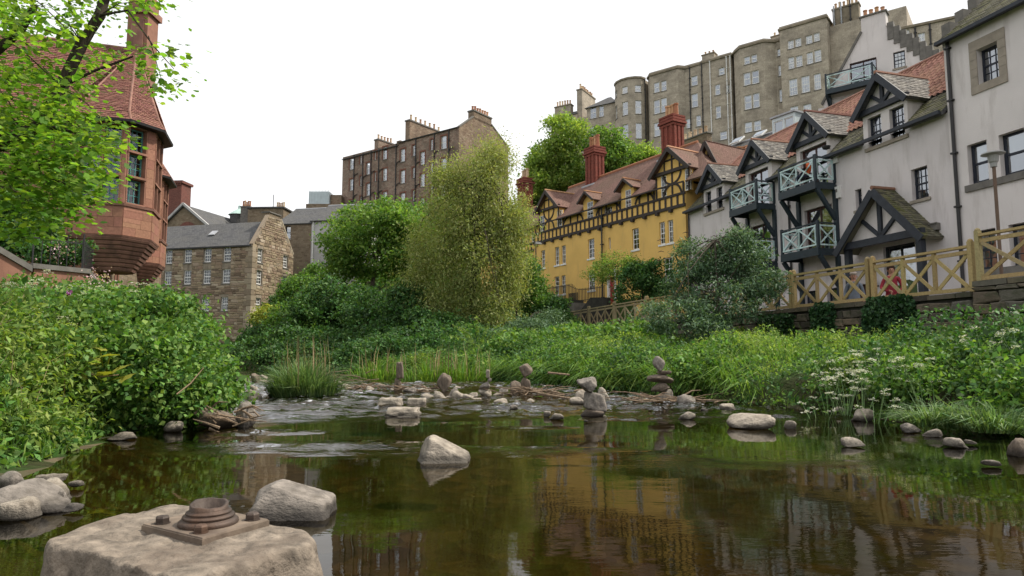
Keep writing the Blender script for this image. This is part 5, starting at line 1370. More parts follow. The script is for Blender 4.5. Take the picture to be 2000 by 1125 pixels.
MB(FC).box(u0, u1, 0.05, 9, 20, zt - .1).build('rear_wall', M['crescent'], rb)
# farther houses at the low end
FC2 = Frame(FC.w((-37, 0, 0))[:2], (.85, -.53))
hL = empty('crescent_house', FC2.w((0, 0, 20)), 'low hipped tan stone house at the far end of the skyline row', 'house', 'tan stone houses along the skyline')
u0, u1 = FC2.uv(1146, 220)[0], FC2.uv(1203, 220)[0]; ze = FC2.uv(1175, 206)[1]
hh = [crop(FC2, 3.125, 1060, 20, r) for r in ((288, 327, 590, 660), (343, 372, 582, 650), (288, 327, 710, 770), (345, 370, 703, 738))]
body(hL, FC2, u0, u1, 8, 20, ze, hh, M['crescent'])
for h in hh: window(hL, FC2, h, 0, .14, 2, 2, M['white'], .04, .1, sill='dark')
m = MB(FC2); um = (u0 + u1) / 2
A = [(u0 - .3, -.3, ze), (u1 + .3, -.3, ze), (u1 + .3, 8, ze), (u0 - .3, 8, ze)]; T_p = [(um - .3, 3.5, ze + 2.6), (um + .3, 3.5, ze + 2.6), (um + .3, 5, ze + 2.6), (um - .3, 5, ze + 2.6)]
m.hull(A, T_p); m.build('roof', M['slate'], hL)
for x in (1131, 1095):
    pass
uc, zc = FC2.uv(1145, 195, 6); chimney(hL, FC2, uc, 6, 1.0, 5.5, ze - 3, FC2.uv(1140, 187, 6)[1], M['crescent'], 9, M['pot_pale'], 'd', .2, M['crescent_trim'], .9, .17)
MB(FC2).box(u0 - 3.2, u0 - .02, 1, 8, 20, ze - 1.0).build('side_wing', M['crescent'], hL)
hF = empty('crescent_house', FC2.w((u0 - 6, 4, 20)), 'end house with tall potted chimney above the bright trees', 'house', 'tan stone houses along the skyline')
ua, za = FC2.uv(1086, 222, 4); ub, zb_ = FC2.uv(1117, 206, 4)
MB(FC2).box(ua - .5, u0 - 3.25, 3, 9, 20, za - 1.2).build('wall', M['crescent'], hF); m = MB(FC2); slab(m, (ua - .6, 2.8, za - 1.2), (u0 - 3.25, 2.8, za - 1.2), (u0 - 3.25, 6, za + .5), (ua - .6, 6, za + .5), .12); m.build('roof', M['slate'], hF)
chimney(hF, FC2, (ua + ub) / 2, 4, ub - ua, 1.0, za - 3, zb_, M['crescent'], 6, M['pot_pale'], 'u', .2, M['crescent_trim'], .9, .17)
# chimneys, flues and pipes along the row
chimney(r4, FC, a4 + .9, 1, 1.9, 1.2, zt, zt + 1.3, M['crescent'], 3, M['pot_pale'], 'u', .15, M['crescent_trim'], .6, .15)
uq = FC.uv(1408 / 3.125 + 1060, 85)[0]; chimney(r1, FC, uq, 2, 1.4, 1.2, zt, zt + 1.6, M['crescent'], 2, M['pot_pale'], 'u', .15, M['crescent_trim'], .6, .15)
u_e = b1; chimney(r1, FC, u_e + 2.0, 1.5, 3.2, 1.2, 30, zt + 2.7, M['crescent_trim'], 6, M['pot_pale'], 'u', .2, M['crescent_trim'], 1.0, .17)
MB(FC).box(u_e + .02, u_e + 9, .6, 10, 20, zt + .4).build('end_wall', M['crescent'], r1)
for x, mt in ((1023, 'blind'), (1125, 'blind'), (1148, 'blind'), (850, 'iron'), (898, 'iron'), (972, 'iron'), (625, 'iron'), (1410, 'iron')):
    u = FC.uv(x / 3.125 + 1060, 150)[0]; pipe(r4, FC, u, 22, zt - .1, -.12, .075, M[mt])
for du in (.6, 1.5, 2.6): pipe(r1, FC, u_e + du, 30, zt + 3.0 + du * .3, .72, .09, M['lead'] if du < 2 else M['iron'], 'flue_pipe')
# last tan house, right of the tall gable
FC3 = Frame((50, 78), (.86, -.5))
hX = empty('crescent_house', FC3.w((0, 0, 25)), 'tan stone house glimpsed right of the stepped gable', 'house', 'tan stone houses along the skyline')
xa, xb = FC3.uv(1752, 70)[0], FC3.uv(1860, 60)[0]; zx = FC3.uv(1790, 52)[1]
hx = [rect(FC3, 1793, 1807, 64, 81), rect(FC3, 1768, 1776, 58, 72)]
body(hX, FC3, xa, xb + 6, 8, 20, zx, hx, M['crescent'])
for h in hx: window(hX, FC3, h, 0, .14, 2, 4, M['white'], .05, .1)
MB(FC3).box(xa - .2, xb + 6.2, -.2, 8, zx + .003, zx + .3).build('cornice', M['crescent_trim'], hX)
for x in (1788, 1817): pipe(hX, FC3, FC3.uv(x, 70)[0], 25, zx, -.1, .1)

# ------------------------------------------------------------------ cluster of roofs behind the mill
X2 = lambda fr, r, d=0.0: crop(fr, 3.04, 260, 350, r, d)
fk = Frame((-40, 86), (.97, -.24))
kh = empty('stone_hall', fk.w((0, 0, 8)), 'rubble stone hall with pale-edged gable and slate roof behind the mill', 'building')
gl, gz1 = fk.uv(324, 437); gr, gz2 = fk.uv(410, 444); ga, gaz = fk.uv(360, 402)
MB(fk).prism([(gl, 8), (gr, 8), (gr, gz2), (ga, gaz), (gl, gz1)], 0, 16).build('wall', M['rubble_far'], kh)
m = MB(fk); slab(m, (gr + .4, -.3, gz2 - .2), (gr + .4, 16, gz2 - .2), (ga, 16, gaz + .15), (ga, -.3, gaz + .15), .2); slab(m, (gl - .4, 16, gz1 - .2), (gl - .4, -.3, gz1 - .2), (ga, -.3, gaz + .15), (ga, 16, gaz + .15), .2); m.build('roof', M['slate'], kh)
for p, q in (((gl - .3, gz1 - .1), (ga, gaz + .25)), ((gr + .3, gz2 - .1), (ga, gaz + .25))): MB(fk).beam((p[0], -.2, p[1]), (q[0], -.2, q[1]), .3, .28).build('gable_coping', M['concrete'], kh)
ar = MB(fk); ca = ((gl + gr) / 2, fk.uv(370, 446)[1] - .6)
ar.prism([(ca[0] + 1.5 * math.cos(t), ca[1] + 1.5 * math.sin(t)) for t in np.linspace(0, math.pi, 10)], -.12, .1); ar.build('brick_arch', M['brick_far'], kh)
c_u, c_z = fk.uv(467, 425, 9)
cup = empty('cupola', fk.w((c_u, 9, c_z - 1)), 'small drum cupola with pale green copper cap behind the mill roof', 'cupola')
MB(fk).lathe((c_u, 9, c_z - 1.0), [(1.25, 0), (1.25, 1.25), (1.3, 1.3)], 16).build('drum', M['slate'], cup); MB(fk).lathe((c_u, 9, c_z + .32), [(1.5, 0), (1.1, .35), (.5, .75), (.2, .95), (.18, 1.4), (.05, 1.5)], 16).build('copper_cap', M['copper'], cup)
fb = Frame((-33, 92), (1, -.05))
bb = empty('brown_block', fb.w((0, 0, 14)), 'plain brown flat-roofed block with two potted chimneys behind the mill', 'building')
b0, b1_, bz, bt = fb.uv(484, 420)[0], fb.uv(553, 420)[0], 10, fb.uv(515, 407)[1]
MB(fb).box(b0, b1_, 0, 6, bz, bt).build('wall', M['rubble_far'], bb); MB(fb).box(b0 - .2, b1_ + .2, -.2, 6.2, bt + .003, bt + .2).build('roof', M['slate'], bb)
chimney(bb, fb, fb.uv(476, 400)[0], 1, 1.3, 1, bt - 2, fb.uv(476, 403)[1], M['sill_dark'], 5, M['pot'], 'u', .15, None, .8, .12); chimney(bb, fb, fb.uv(543, 400)[0], 1, 1.3, 1, bt - 2, fb.uv(543, 405)[1], M['sill_dark'], 5, M['pot_pale'], 'u', .15, None, .8, .12)
MB(fb).tube([(fb.uv(528, 400)[0], 1, bt), (fb.uv(528, 400)[0], 1, bt + 2.2)], .05, 5).build('aerial', M['iron'], bb)
fe = Frame((-24.5, 76), (.985, -.17))
eh = empty('rubble_house', fe.w((0, 0, 6)), 'rubble stone house with slate roof standing behind the mill gable', 'house')
e0, e1 = fe.uv(540, 460)[0], fe.uv(607.5, 460)[0]; ez = fe.uv(580, 437)[1]; ew = rect(fe, 558, 567.5, 442, 467)
body(eh, fe, e0, e1, 9, 2, ez, [ew], M['rubble_far']); window(eh, fe, ew, 0, .14, 1, 2, M['navy_frame'], .04, .08)
ezr = fe.uv(600, 410, 4.5)[1]; gable_roof(eh, fe, e0, e1, 0, 9, ez, ezr, M['slate'], .2, ridge_mat=M['lead'])
wb = empty('rendered_block', fe.w((5, 0, 6)), 'pale rendered block with blue-paned windows beside the rubble house', 'building')
w0, w1 = e1 + .02, fe.uv(705, 460)[0]; wz1 = fe.uv(640, 430)[1]; wws = [rect(fe, 644, 668, 435, 448), rect(fe, 646, 668, 480, 493)]
body(wb, fe, w0, w1, 9, 2, wz1, wws, M['concrete'])
for h in wws: window(wb, fe, h, 0, .1, 2, 1, M['white'], .06, .08, sash=False)
gable_roof(wb, fe, w0, w1, 0, 9, wz1, fe.uv(640, 404, 4.5)[1], M['slate'], .3, ridge_mat=M['lead']); pipe(wb, fe, w0 + .25, 4, wz1, -.08, .07, M['blind'])
fm = Frame((-30, 100), (1, 0))
mo = empty('metal_clad_block', fm.w((0, 0, 20)), 'small pale ribbed metal roof-top block on the skyline', 'building')
m0, m1_ = fm.uv(603, 388)[0], fm.uv(643, 388)[0]; mz0, mz1 = fm.uv(620, 399)[1], fm.uv(620, 374)[1]
MB(fm).box(m0, m1_, 0, 4, mz0, mz1).build('screen_box', M['metal_screen'], mo)
n = 14
for i in range(n): MB(fm).box(m0 + (m1_ - m0) * (i + .3) / n, m0 + (m1_ - m0) * (i + .5) / n, -.08, -.003, mz0, mz1 + .25).build('rib', M['metal_screen'], mo)
MB(fm).box(m0 - .3, fm.uv(672, 388)[0], -.3, 6, mz0 - 5, mz0 - .004).build('base_block', M['rubble_far'], mo); MB(fm).box(m1_ + .05, fm.uv(665, 388)[0], .5, 5, mz0, mz1 - .4).build('brown_block', M['tenement_gable'], mo)
ft_ = Frame((-47, 88), (1, -.1))
bt_ = empty('brick_block', ft_.w((0, 0, 8)), 'tall plain red-brown brick block rising right of the sandstone turret', 'building')
t0, t1, tz = ft_.uv(318, 400)[0], ft_.uv(353, 400)[0], ft_.uv(340, 358)[1]
MB(ft_).box(t0, t1, 0, 2.2, 5, tz).build('wall', M['brick_far'], bt_); MB(ft_).box(t0 - .2, t1 + .2, -.2, 2.4, tz + .003, tz + .35).build('parapet', M['brick_far'], bt_)
for i in range(12): MB(ft_).box(t0 + (t1 - t0) * (i + .2) / 12, t0 + (t1 - t0) * (i + .7) / 12, -.15, -.003, tz - .35, tz).build('dentil', M['brick_far'], bt_)
GL[0] = 'glass_old'
# ------------------------------------------------------------------ red sandstone house with two corbelled turrets
hK = empty('sandstone_house', (-16.2, 27.4, 2.5), 'red sandstone house with corbelled corner turrets and red tiled roofs', 'house')
ANG = [-26.4, 18.6, 63.6, 108.6, 153.6, 198.6, 243.6, 288.6]; LEN = [1.23, 1.7] * 4
def turret(start, zb, zs, ze, zc, apex, scale=1.0, front=(0, 1, 2, 3)):
    P = [Vector((start[0], start[1], 0))]
    for a, l in zip(ANG, LEN): P.append(P[-1] + Vector((math.cos(math.radians(a)), math.sin(math.radians(a)), 0)) * l)
    P = P[:-1]; C = sum(P, Vector((0, 0, 0))) / 8
    fr = [Frame(P[i][:2], (P[(i + 1) % 8] - P[i])[:2]) for i in range(8)]
    return P, C, fr
def ring(P, C, s, z, anchor=None):
    A = anchor if anchor is not None else C
    return [tuple(A + (p - A) * s + Vector((0, 0, z))) for p in P]
def expand(P, C, e, z):
    return [tuple(p + (p - C).normalized() * e + Vector((0, 0, z))) for p in P]
rnd = random.Random(8)
for ti, start in enumerate(((-18.16, 26.01), (-18.16 - 3.55, 26.01 + 7.4))):
    P, C, FR8 = turret(start, 0, 0, 0, 0, 0)
    f = FR8[2]
    dx = -3.55 * ti; dy = 7.4 * ti
    if ti == 0:
        op = (f.uv(251, 320)[0], f.uv(284, 320)[0]); tz = [(f.uv(268, 297)[1], f.uv(268, 251)[1]), (f.uv(266, 345)[1], f.uv(266, 301)[1]), (f.uv(262, 398)[1], f.uv(262, 350)[1])]
        ZS = f.uv(280, 405)[1]; ZC = f.uv(291, 470)[1]; ZE = f.uv(291, 246)[1]; ZK = f.uv(262, 527)[1]
        OP, TZ = op, tz
    op, tz = OP, TZ
    T = MB().hull(ring(P, C, .93, ZC), ring(P, C, .93, ZC + .05)).build('turret', M['redstone_flat'], hK)
    for i, fr8 in enumerate(FR8):
        L = LEN[i]
        if i in (4, 5, 6, 7):
            MB(fr8).sheet([(0, ZC), (L, ZC), (L, ZE), (0, ZE)], [], 0, .2).build('facet_wall', M['redstone_flat'], T); continue
        cols = [(op[0] / 1.23 * L, op[1] / 1.23 * L)] if L < 1.5 else [(.2, .2 + (op[1] - op[0]) * .83), (L - .2 - (op[1] - op[0]) * .83, L - .2)]
        H = [(a, b, z0, z1) for a, b in cols for z0, z1 in tz]
        MB(fr8).sheet([(0, ZC), (L, ZC), (L, ZE), (0, ZE)], H, 0, .26).build('facet_wall', M['redstone_flat'], T)
        for h in H:
            w = window(hK, fr8, h, 0, .24, 3, 3, M['teal_frame'], .028, .06, sill=None, sash=False)
            MB(fr8).box(h[0] - .06, h[1] + .06, -.05, .1, h[2] - .09, h[2] - .004).build('stone_transom', M['redstone_flat'], w)
            for a, b in ((h[0] - .05, h[0] - .004), (h[1] + .004, h[1] + .05)): MB(fr8).box(a, b, -.025, .05, h[2], h[3]).build('jamb_roll', M['redstone_flat'], w)
        # ashlar below the windows and on the piers
        st = courses(.01, L - .01, ZC + .05, ZS - .12, .28, .42, .42, .95, rnd=rnd)
        for a, b in [(0.01, cols[0][0] - .06), (cols[-1][1] + .06, L - .01)]:
            z = ZS + .03
            while z < ZE - .5:
                hgt = rnd.uniform(.3, .45)
                if b - a > .1: st.append((a, z, b - a, hgt))
                z += hgt
        st += courses(.01, L - .01, tz[0][1] + .12, ZE - .18, .24, .3, .45, .9, rnd=rnd)
        for (u, z, l, hh_) in st:
            MB(fr8).box(u + .004, u + l - .004, -.018 - rnd.uniform(0, .006), .06, z + .004, z + hh_ - .004).build('ashlar_block', M['redstone'], T)
    for z0, z1, e in ((ZS - .1, ZS, .1), (ZC - .02, ZC + .04, .05), (ZE - .16, ZE - .05, .1), (ZE - .05, ZE + .03, .2)):
        MB().hull(expand(P, C, e - .03, z0), expand(P, C, e, z1)).build('string_course', M['redstone_dark'], T)
    # corbelling down to the corner of the house
    K = Vector((-16.35 + dx, 27.5 + dy, 0)); n = 8
    for i in range(n):
        s0 = 1.0 - .62 * (i / n); z1 = ZC - .022 - (ZC - ZK) * i / n; z0 = ZC - .022 - (ZC - ZK) * (i + .78) / n
        m = MB(); m.hull(ring(P, C, s0 - .035, z0, K), ring(P, C, s0, (z0 * .3 + z1 * .7), K)); m.build('corbel_course', M['redstone_dark'], T)
        MB().hull(ring(P, C, s0, (z0 * .3 + z1 * .7) + .002, K), ring(P, C, s0, z1, K)).build('corbel_course', M['redstone_dark'], T)
        MB().hull(ring(P, C, s0 - .085, z0 - (ZC - ZK) / n * .22, K), ring(P, C, s0 - .085, z0 - .002, K)).build('corbel_neck', M['redstone_dark'], T)
    # tiled roof
    AP = Vector((-17.8, 30.3, 15.25)) if ti == 0 else Vector((C.x - 1.0, C.y + .4, ZE + 4.4))
    E = [Vector(p) for p in expand(P, C, .36, ZE - .1)]
    Bm = [Vector(p) for p in expand(P, C, .1, ZE + .28)]
    m = MB(); m.hull([tuple(p) for p in E], [tuple(p) for p in Bm]); m.hull([tuple(p + Vector((0, 0, .002))) for p in Bm], [tuple(AP + (p - C).normalized() * .03) for p in P])
    r = m.build('turret_roof', M['redstone_dark'], T)
    for i in (7, 0, 1, 2, 3, 4):
        j = (i + 1) % 8
        tiles(r, WORLD, tuple(E[i]), tuple(E[j]), tuple(Bm[j]), tuple(Bm[i]), .18, .12, M['redtile'], 'roof_tiles')
        tiles(r, WORLD, tuple(Bm[i]), tuple(Bm[j]), tuple(AP + (P[j] - C).normalized() * .03), tuple(AP + (P[i] - C).normalized() * .03), .18, .125, M['redtile'], 'roof_tiles', lift=.028)
        MB().tube([tuple(E[i]), tuple(Bm[i] + Vector((0, 0, .03))), tuple(AP)], .05, 6).build('hip_tiles', M['redstone_dark'], r)
    MB().hull(expand(P, C, .4, ZE - .2), expand(P, C, .42, ZE - .1)).build('eaves_gutter', M['iron'], T)
# main block
KX = Vector((-16.3, 27.45, 0))
FKf = Frame((KX.x - .948 * 15, KX.y - .319 * 15), (.948, .319)); FKs = Frame((KX.x - .948 * .75, KX.y - .319 * .75), (-.319, .948))
m = MB(FKf); m.box(0, 14.25, 0, 14, 1.0, ZE - .1); m.build('wall', M['redstone_flat'], hK)
m = MB(FKs); sl = [(1.2, 1.5, 3.2, 5.2), (2.6, 3.0, 3.0, 5.0)]
m.sheet([(.35, 1), (13.9, 1), (13.9, ZK + 1.2), (.35, ZK + 1.2)], sl, -.03, .15); m.build('side_rubble', M['rubble_far'], hK)
for s in sl: MB(FKs).box(s[0] - .15, s[0] - .01, -.07, .1, s[2] - .1, s[3] + .1).box(s[1] + .01, s[1] + .15, -.07, .1, s[2] - .1, s[3] + .1).build('slit_surround', M['redstone_flat'], hK)
stc = courses(7.5, 14.2, 1.6, ZE - .3, .3, .42, .5, 1.0, rnd=rnd)
lay = MB(FKf)
for (u, z, l, h_) in stc: MB(FKf).box(u + .005, u + l - .005, -.02 - rnd.uniform(0, .008), .05, z + .005, z + h_ - .005).build('ashlar_block', M['redstone'], hK)
RZ, RDK = 15.2, 3.2
m = MB(FKf)
slab(m, (-.3, -.35, ZE - .2), (15.0, -.35, ZE - .2), (14.45, RDK, RZ), (-.3, RDK, RZ), .15); slab(m, (14.5, 6.8, ZE - .2), (-.3, 6.8, ZE - .2), (-.3, RDK, RZ), (14.45, RDK, RZ), .15)
slab(m, (15.0, -.35, ZE - .2), (14.5, 6.8, ZE - .2), (14.45, RDK, RZ), (14.44, RDK - .01, RZ), .15); m.box(0, 14.3, 6.4, 14.2, ZE - .09, ZE + .3)
rk = m.build('main_roof', M['redstone_dark'], hK)
tiles(rk, FKf, (-.3, -.38, ZE - .2), (15.0, -.38, ZE - .2), (14.45, RDK, RZ), (-.3, RDK, RZ), .18, .13, M['redtile'], 'roof_tiles', lift=.028)
tiles(rk, FKf, (15.0, -.35, ZE - .2), (14.5, 6.8, ZE - .2), (14.45, RDK, RZ), (14.44, RDK - .01, RZ), .18, .13, M['redtile'], 'roof_tiles', lift=.028)
MB(FKf).tube([(-.3, RDK, RZ), (14.45, RDK, RZ)], .1, 6).build('ridge_tiles', M['redstone_dark'], rk)
q = at_y(271, 200, 30.5)
ch = MB().box(q.x - .48, q.x + .48, q.y - .45, q.y + .45, 9.5, 17.9).build('chimney', M['redstone_flat'], hK)
MB().box(q.x - .3, q.x + .3, q.y - .5, q.y - .452, 14.2, 16.6).box(q.x - .6, q.x - .482, q.y - .4, q.y + .4, 13.2, 14).build('chimney_panel', M['redstone_dark'], ch)
MB().box(q.x - .56, q.x + .56, q.y - .53, q.y + .53, 13.5, 13.75).build('chimney_band', M['redstone_dark'], ch); MB().box(q.x - .6, q.x + .6, q.y - .57, q.y + .57, 16.9, 17.2).build('chimney_band', M['redstone_dark'], ch)

# ------------------------------------------------------------------ terrace walls and railing below the turret
TF = Frame((-12.3, 17.0), (.5, .866)); zt_ = TF.uv(62, 514)[1]
tw_ = empty('terrace_wall', TF.w((0, 0, 1.2)), 'low stone terrace wall with sloping coping beside the sandstone house', 'wall')
MB(TF).box(0, 1.3, 0, .35, .8, zt_ - .13).build('wall_core', M['redstone_flat'], tw_); MB(TF).box(-.05, 1.36, -.06, .4, zt_ - .127, zt_).build('coping', M['sill_dark'], tw_)
TR = Frame(TF.w((1.3, 0, 0))[:2], (-.3, .95)); MB(TR).box(.05, 1.6, 0, .3, .8, zt_ - .13).build('return_wall', M['redstone_flat'], tw_); MB(TR).prism([(0, zt_ - .13), (1.7, zt_ - .6), (1.7, zt_ - .46), (0, zt_)], -.06, .34).build('return_coping', M['sill_dark'], tw_)
q0, q1 = TF.uv(57, 522), TF.uv(-40, 462)
MB(TF).prism([(q1[0], .8), (-.06, .8), (-.06, q0[1] - .12), (q1[0], q1[1] - .12)], 0, .35).build('ramp_wall', M['redstone_flat'], tw_); MB(TF).prism([(q1[0], q1[1] - .115), (-.06, q0[1] - .115), (-.06, q0[1] + .04), (q1[0], q1[1] + .04)], -.06, .4).build('ramp_coping', M['sill_dark'], tw_)
ral = empty('iron_railing', TF.w((0, .1, zt_)), 'black iron railing on the terrace wall below the turret', 'railing')
for i in range(7):
    u = .02 + i * .205; h = .98 if i in (0, 6) else .86
    MB(TF).tube([(u, .16, zt_ + .002), (u, .16, zt_ + h)], .022 if i in (0, 6) else .011, 6).build('bar', M['iron'], ral)
MB(TF).box(0, 1.27, .15, .17, zt_ + .68, zt_ + .71).build('rail', M['iron'], ral)
for i in range(10):
    MB(TR).tube([(.06 + i * .105, .16, zt_ - .1), (.06 + i * .105, .16, zt_ + .84 - i * .02)], .011, 5).build('bar', M['iron'], ral)
MB(TR).box(.02, 1.05, .15, .17, zt_ + .66, zt_ + .69).build('rail', M['iron'], ral)
q = at_y(316, 598, 20.0)
o = empty('wall_stub', (q.x, q.y, 1.6), 'broken end of a tan stone wall beyond the green bush', 'wall')
MB().box(q.x - .33, q.x + .33, q.y, q.y + .9, 1.2, q.z - .12).build('wall_core', M['rubble_far'], o); MB().lathe((q.x, q.y + .45, q.z - .12), [(.4, 0), (.38, .06), (.25, .12), (.05, .14)], 10).build('coping', M['sill'], o)

# ------------------------------------------------------------------ railing, steps, lamp and sign at the yellow house
FYR = Frame(FY.w((0, -1.6, 0))[:2], (.515, -.857))
rl = empty('iron_railing', FYR.w((-10, 0, 4.4)), 'black iron railing in front of the yellow house, left of the red door', 'railing')
u0, u1 = FYR.uv(1074, 575)[0], FYR.uv(1180, 575)[0]
def ztop(u):
    t = (u - u0) / (u1 - u0); return 5.62 - (.42 * float(sstep(.42, .55, np.array(t))))
n = 38
for i in range(n + 1):
    u = u0 + (u1 - u0) * i / n; MB(FYR).box(u - .016, u + .016, -.016, .016, 4.25, ztop(u)).build('bar', M['iron'], rl)
for i in range(8):
    a, b = u0 + (u1 - u0) * i / 8, u0 + (u1 - u0) * (i + 1) / 8
    MB(FYR).beam((a, 0, ztop(a) - .1), (b, 0, ztop(b) - .1), .03, .035).build('rail', M['iron'], rl)
MB(FYR).beam((u0, 0, 4.4), (u1, 0, 4.4), .03, .04).build('rail', M['iron'], rl)
stp = empty('stone_steps', FYR.w((-8, -1, 3)), 'dark stone steps with wall between fence and yellow house', 'steps')
ua, ub = FYR.uv(1128, 600, -2)[0], FYR.uv(1185, 600, -2)[0]
MB(FYR).prism([(ua, 2.0), (ub, 2.0), (ub, 4.15), (ua + (ub - ua) * .45, 4.25), (ua, 3.3)], -2, -1.7).build('side_wall', M['wallmortar'], stp)
for i in range(6): MB(FYR).box(ua - 1.6 + i * .3, ua - 1.3 + i * .3, -2.4, -.4, 2.2, 2.9 + i * .22).build('step', M['sill_dark'], stp)
MB(FYR).box(ua - 2.6, ua - 1.62, -1.2, -.3, 2.5, 4.35).build('pier', M['wallmortar'], stp)
for k in range(7): MB(FYR).box(ua - 2.55 + k * .15, ua - 2.52 + k * .15, -.8, -.77, 4.352, 4.85).build('bar', M['iron'], stp)
dk = empty('dark_fence', (at_y(900, 680, 31)).xyz, 'black iron fence in the shade below the willow', 'fence')
p0, p1 = at_y(865, 690, 33), at_y(1100, 640, 39)
p0.z = 1.1; p1.z = 1.9
for i in range(46):
    c = p0.lerp(p1, i / 45); MB().box(c.x - .018, c.x + .018, c.y - .018, c.y + .018, c.z - .2, c.z + 1.15).build('bar', M['iron'], dk)
for h in (.15, 1.0): MB().beam(tuple(p0 + Vector((0, 0, h))), tuple(p1 + Vector((0, 0, h))), .04, .04).build('rail', M['iron'], dk)
# street lamp and blue sign at the corner
b = at_y(1047, 600, 47.5); b.z = 4.0
lp = empty('street_lamp', tuple(b), 'slim street lamp at the corner of the yellow house, above a blue sign', 'street lamp')
tz_ = at_y(1047, 476, 47.5).z
MB().tube([tuple(b), (b.x, b.y, tz_)], [.06, .045], 8).build('post', M['lamp_brown'], lp); MB().hull([(b.x - .05, b.y - .1, tz_), (b.x + .45, b.y - .1, tz_ - .06), (b.x + .45, b.y + .1, tz_ - .06), (b.x - .05, b.y + .1, tz_)], [(b.x, b.y - .06, tz_ + .16), (b.x + .35, b.y - .06, tz_ + .1), (b.x + .35, b.y + .06, tz_ + .1), (b.x, b.y + .06, tz_ + .16)]).build('lamp_head', M['lamp_grey'], lp)
s0, s1 = at_y(1045, 529, 47.2), at_y(1056, 516, 47.2)
sg = empty('road_sign', (s0.x, s0.y, s0.z), 'small blue square sign with a white mark on the lamp post', 'sign')
MB().box(s0.x, s1.x, s0.y - .02, s0.y + .02, s0.z, s1.z).build('sign_face', M['blue_sign'], sg)
cxs = (s0.x + s1.x) / 2; MB().box(cxs - .04, cxs + .04, s0.y - .03, s0.y - .022, s0.z + .08, s1.z - .16).build('white_bar', M['white'], sg); MB().box(cxs - .11, cxs + .11, s0.y - .03, s0.y - .022, s1.z - .155, s1.z - .08).build('red_bar', M['red_door'], sg)
# lamp on the path by the tall house
L0 = at_y(1958, 560, 16.6); L0.z = 1.5; zt2 = at_y(1958, 300, 16.6).z
ll = empty('path_lamp', tuple(L0), 'path lamp with flat disc hood on a brown pole before the tall house', 'street lamp')
MB().tube([tuple(L0), (L0.x, L0.y, zt2 - .35)], .042, 8).build('post', M['lamp_brown'], ll)
MB().lathe((L0.x, L0.y, zt2 - .35), [(.075, 0), (.08, .1), (.11, .14), (.13, .3)], 12).build('lamp_body', M['lamp_grey'], ll)
MB().lathe((L0.x, L0.y, zt2 - .05), [(.13, 0), (.27, .03), (.26, .06), (.1, .1), (.03, .13)], 16).build('lamp_hood', M['lamp_grey'], ll)

# ------------------------------------------------------------------ people
def person(name, label, base, face, joints, radii, edges, mats, pick, scale=1.0, head=None, hair=None, cap=None):
    rt = empty(name, base, label, 'person')
    me = bpy.data.meshes.new('body'); me.from_pydata(joints, edges, [])
    o = bpy.data.objects.new('body', me); COL.objects.link(o)
    sk = o.modifiers.new('skin', 'SKIN'); sb = o.modifiers.new('sub', 'SUBSURF'); sb.levels = sb.render_levels = 2
    for v, r in zip(me.skin_vertices[0].data, radii): v.radius = (r, r) if not isinstance(r, tuple) else r; v.use_root = False
    me.skin_vertices[0].data[0].use_root = True
    dg = bpy.context.evaluated_depsgraph_get(); dg.update()
    ev = bpy.data.meshes.new_from_object(o.evaluated_get(dg)); bpy.data.objects.remove(o)
    b = bpy.data.objects.new('body', ev); COL.objects.link(b); b.parent = rt; b.rotation_euler = (0, 0, face)
    ev.materials.clear()
    for m_ in mats: ev.materials.append(m_)
    for p in ev.polygons: p.material_index = pick(p.center); p.use_smooth = True
    def blob(nm, c, r, mat, cut=None):
        m = MB(); prof = [(math.sin(t) * r[0] + .001, -math.cos(t) * r[2]) for t in np.linspace(0, math.pi, 9)]
        m.lathe((0, 0, 0), prof, 14, r[1] / r[0]); m.v = [(x + c[0], y + c[1], z + c[2]) for x, y, z in m.v if True]
        if cut: m.v = [cut(v) for v in m.v]
        off = root_loc(rt); m.v = [tuple(Vector(v) + off) for v in m.v]
        q_ = m.build(nm, mat, rt, True); q_.rotation_euler = (0, 0, face); return q_
    hz = joints[6][2] - .06; hy = joints[6][1] - .085
    for sx in (-.032, .032): blob('eye', (sx, hy + .012, hz), (.012, .008, .008), shoe)
    blob('nose', (0, hy - .004, hz - .03), (.013, .02, .022), mats[2]); blob('mouth', (0, hy + .008, hz - .075), (.024, .008, .006), M['brown_frame'])
    for sx in (-.092, .092): blob('ear', (sx, hy + .095, hz - .015), (.014, .022, .03), mats[2])
    if hair: blob('hair', *hair)
    if cap:
        c_ = blob('cap', *cap)
    return rt
def cloth(name, col): return mat_plain(name, col, .9, .12, 12.0, .15, 60.0)
STAND = [(0, 0, .96), (0, .01, 1.12), (0, .0, 1.32), (0, 0, 1.45), (0, .0, 1.54), (0, -.015, 1.63), (0, -.02, 1.72),
         (.10, 0, .90), (.12, -.02, .50), (.13, .02, .09), (.14, -.10, .04), (-.10, 0, .90), (-.12, .0, .50), (-.12, .03, .09), (-.13, -.09, .04),
         (.17, 0, 1.42), (.25, .03, 1.15), (.24, -.06, .93), (.235, -.10, .85), (-.17, 0, 1.42), (-.25, .03, 1.15), (-.24, -.06, .93), (-.235, -.10, .85)]
EDG = [(0, 1), (1, 2), (2, 3), (3, 4), (4, 5), (5, 6), (0, 7), (7, 8), (8, 9), (9, 10), (0, 11), (11, 12), (12, 13), (13, 14), (3, 15), (15, 16), (16, 17), (17, 18), (3, 19), (19, 20), (20, 21), (21, 22)]
RAD = [(.16, .12), (.15, .11), (.165, .12), (.10, .08), .052, .088, .075, .09, .062, .045, .035, .09, .062, .045, .035, .06, .045, .036, .03, .06, .045, .036, .03]
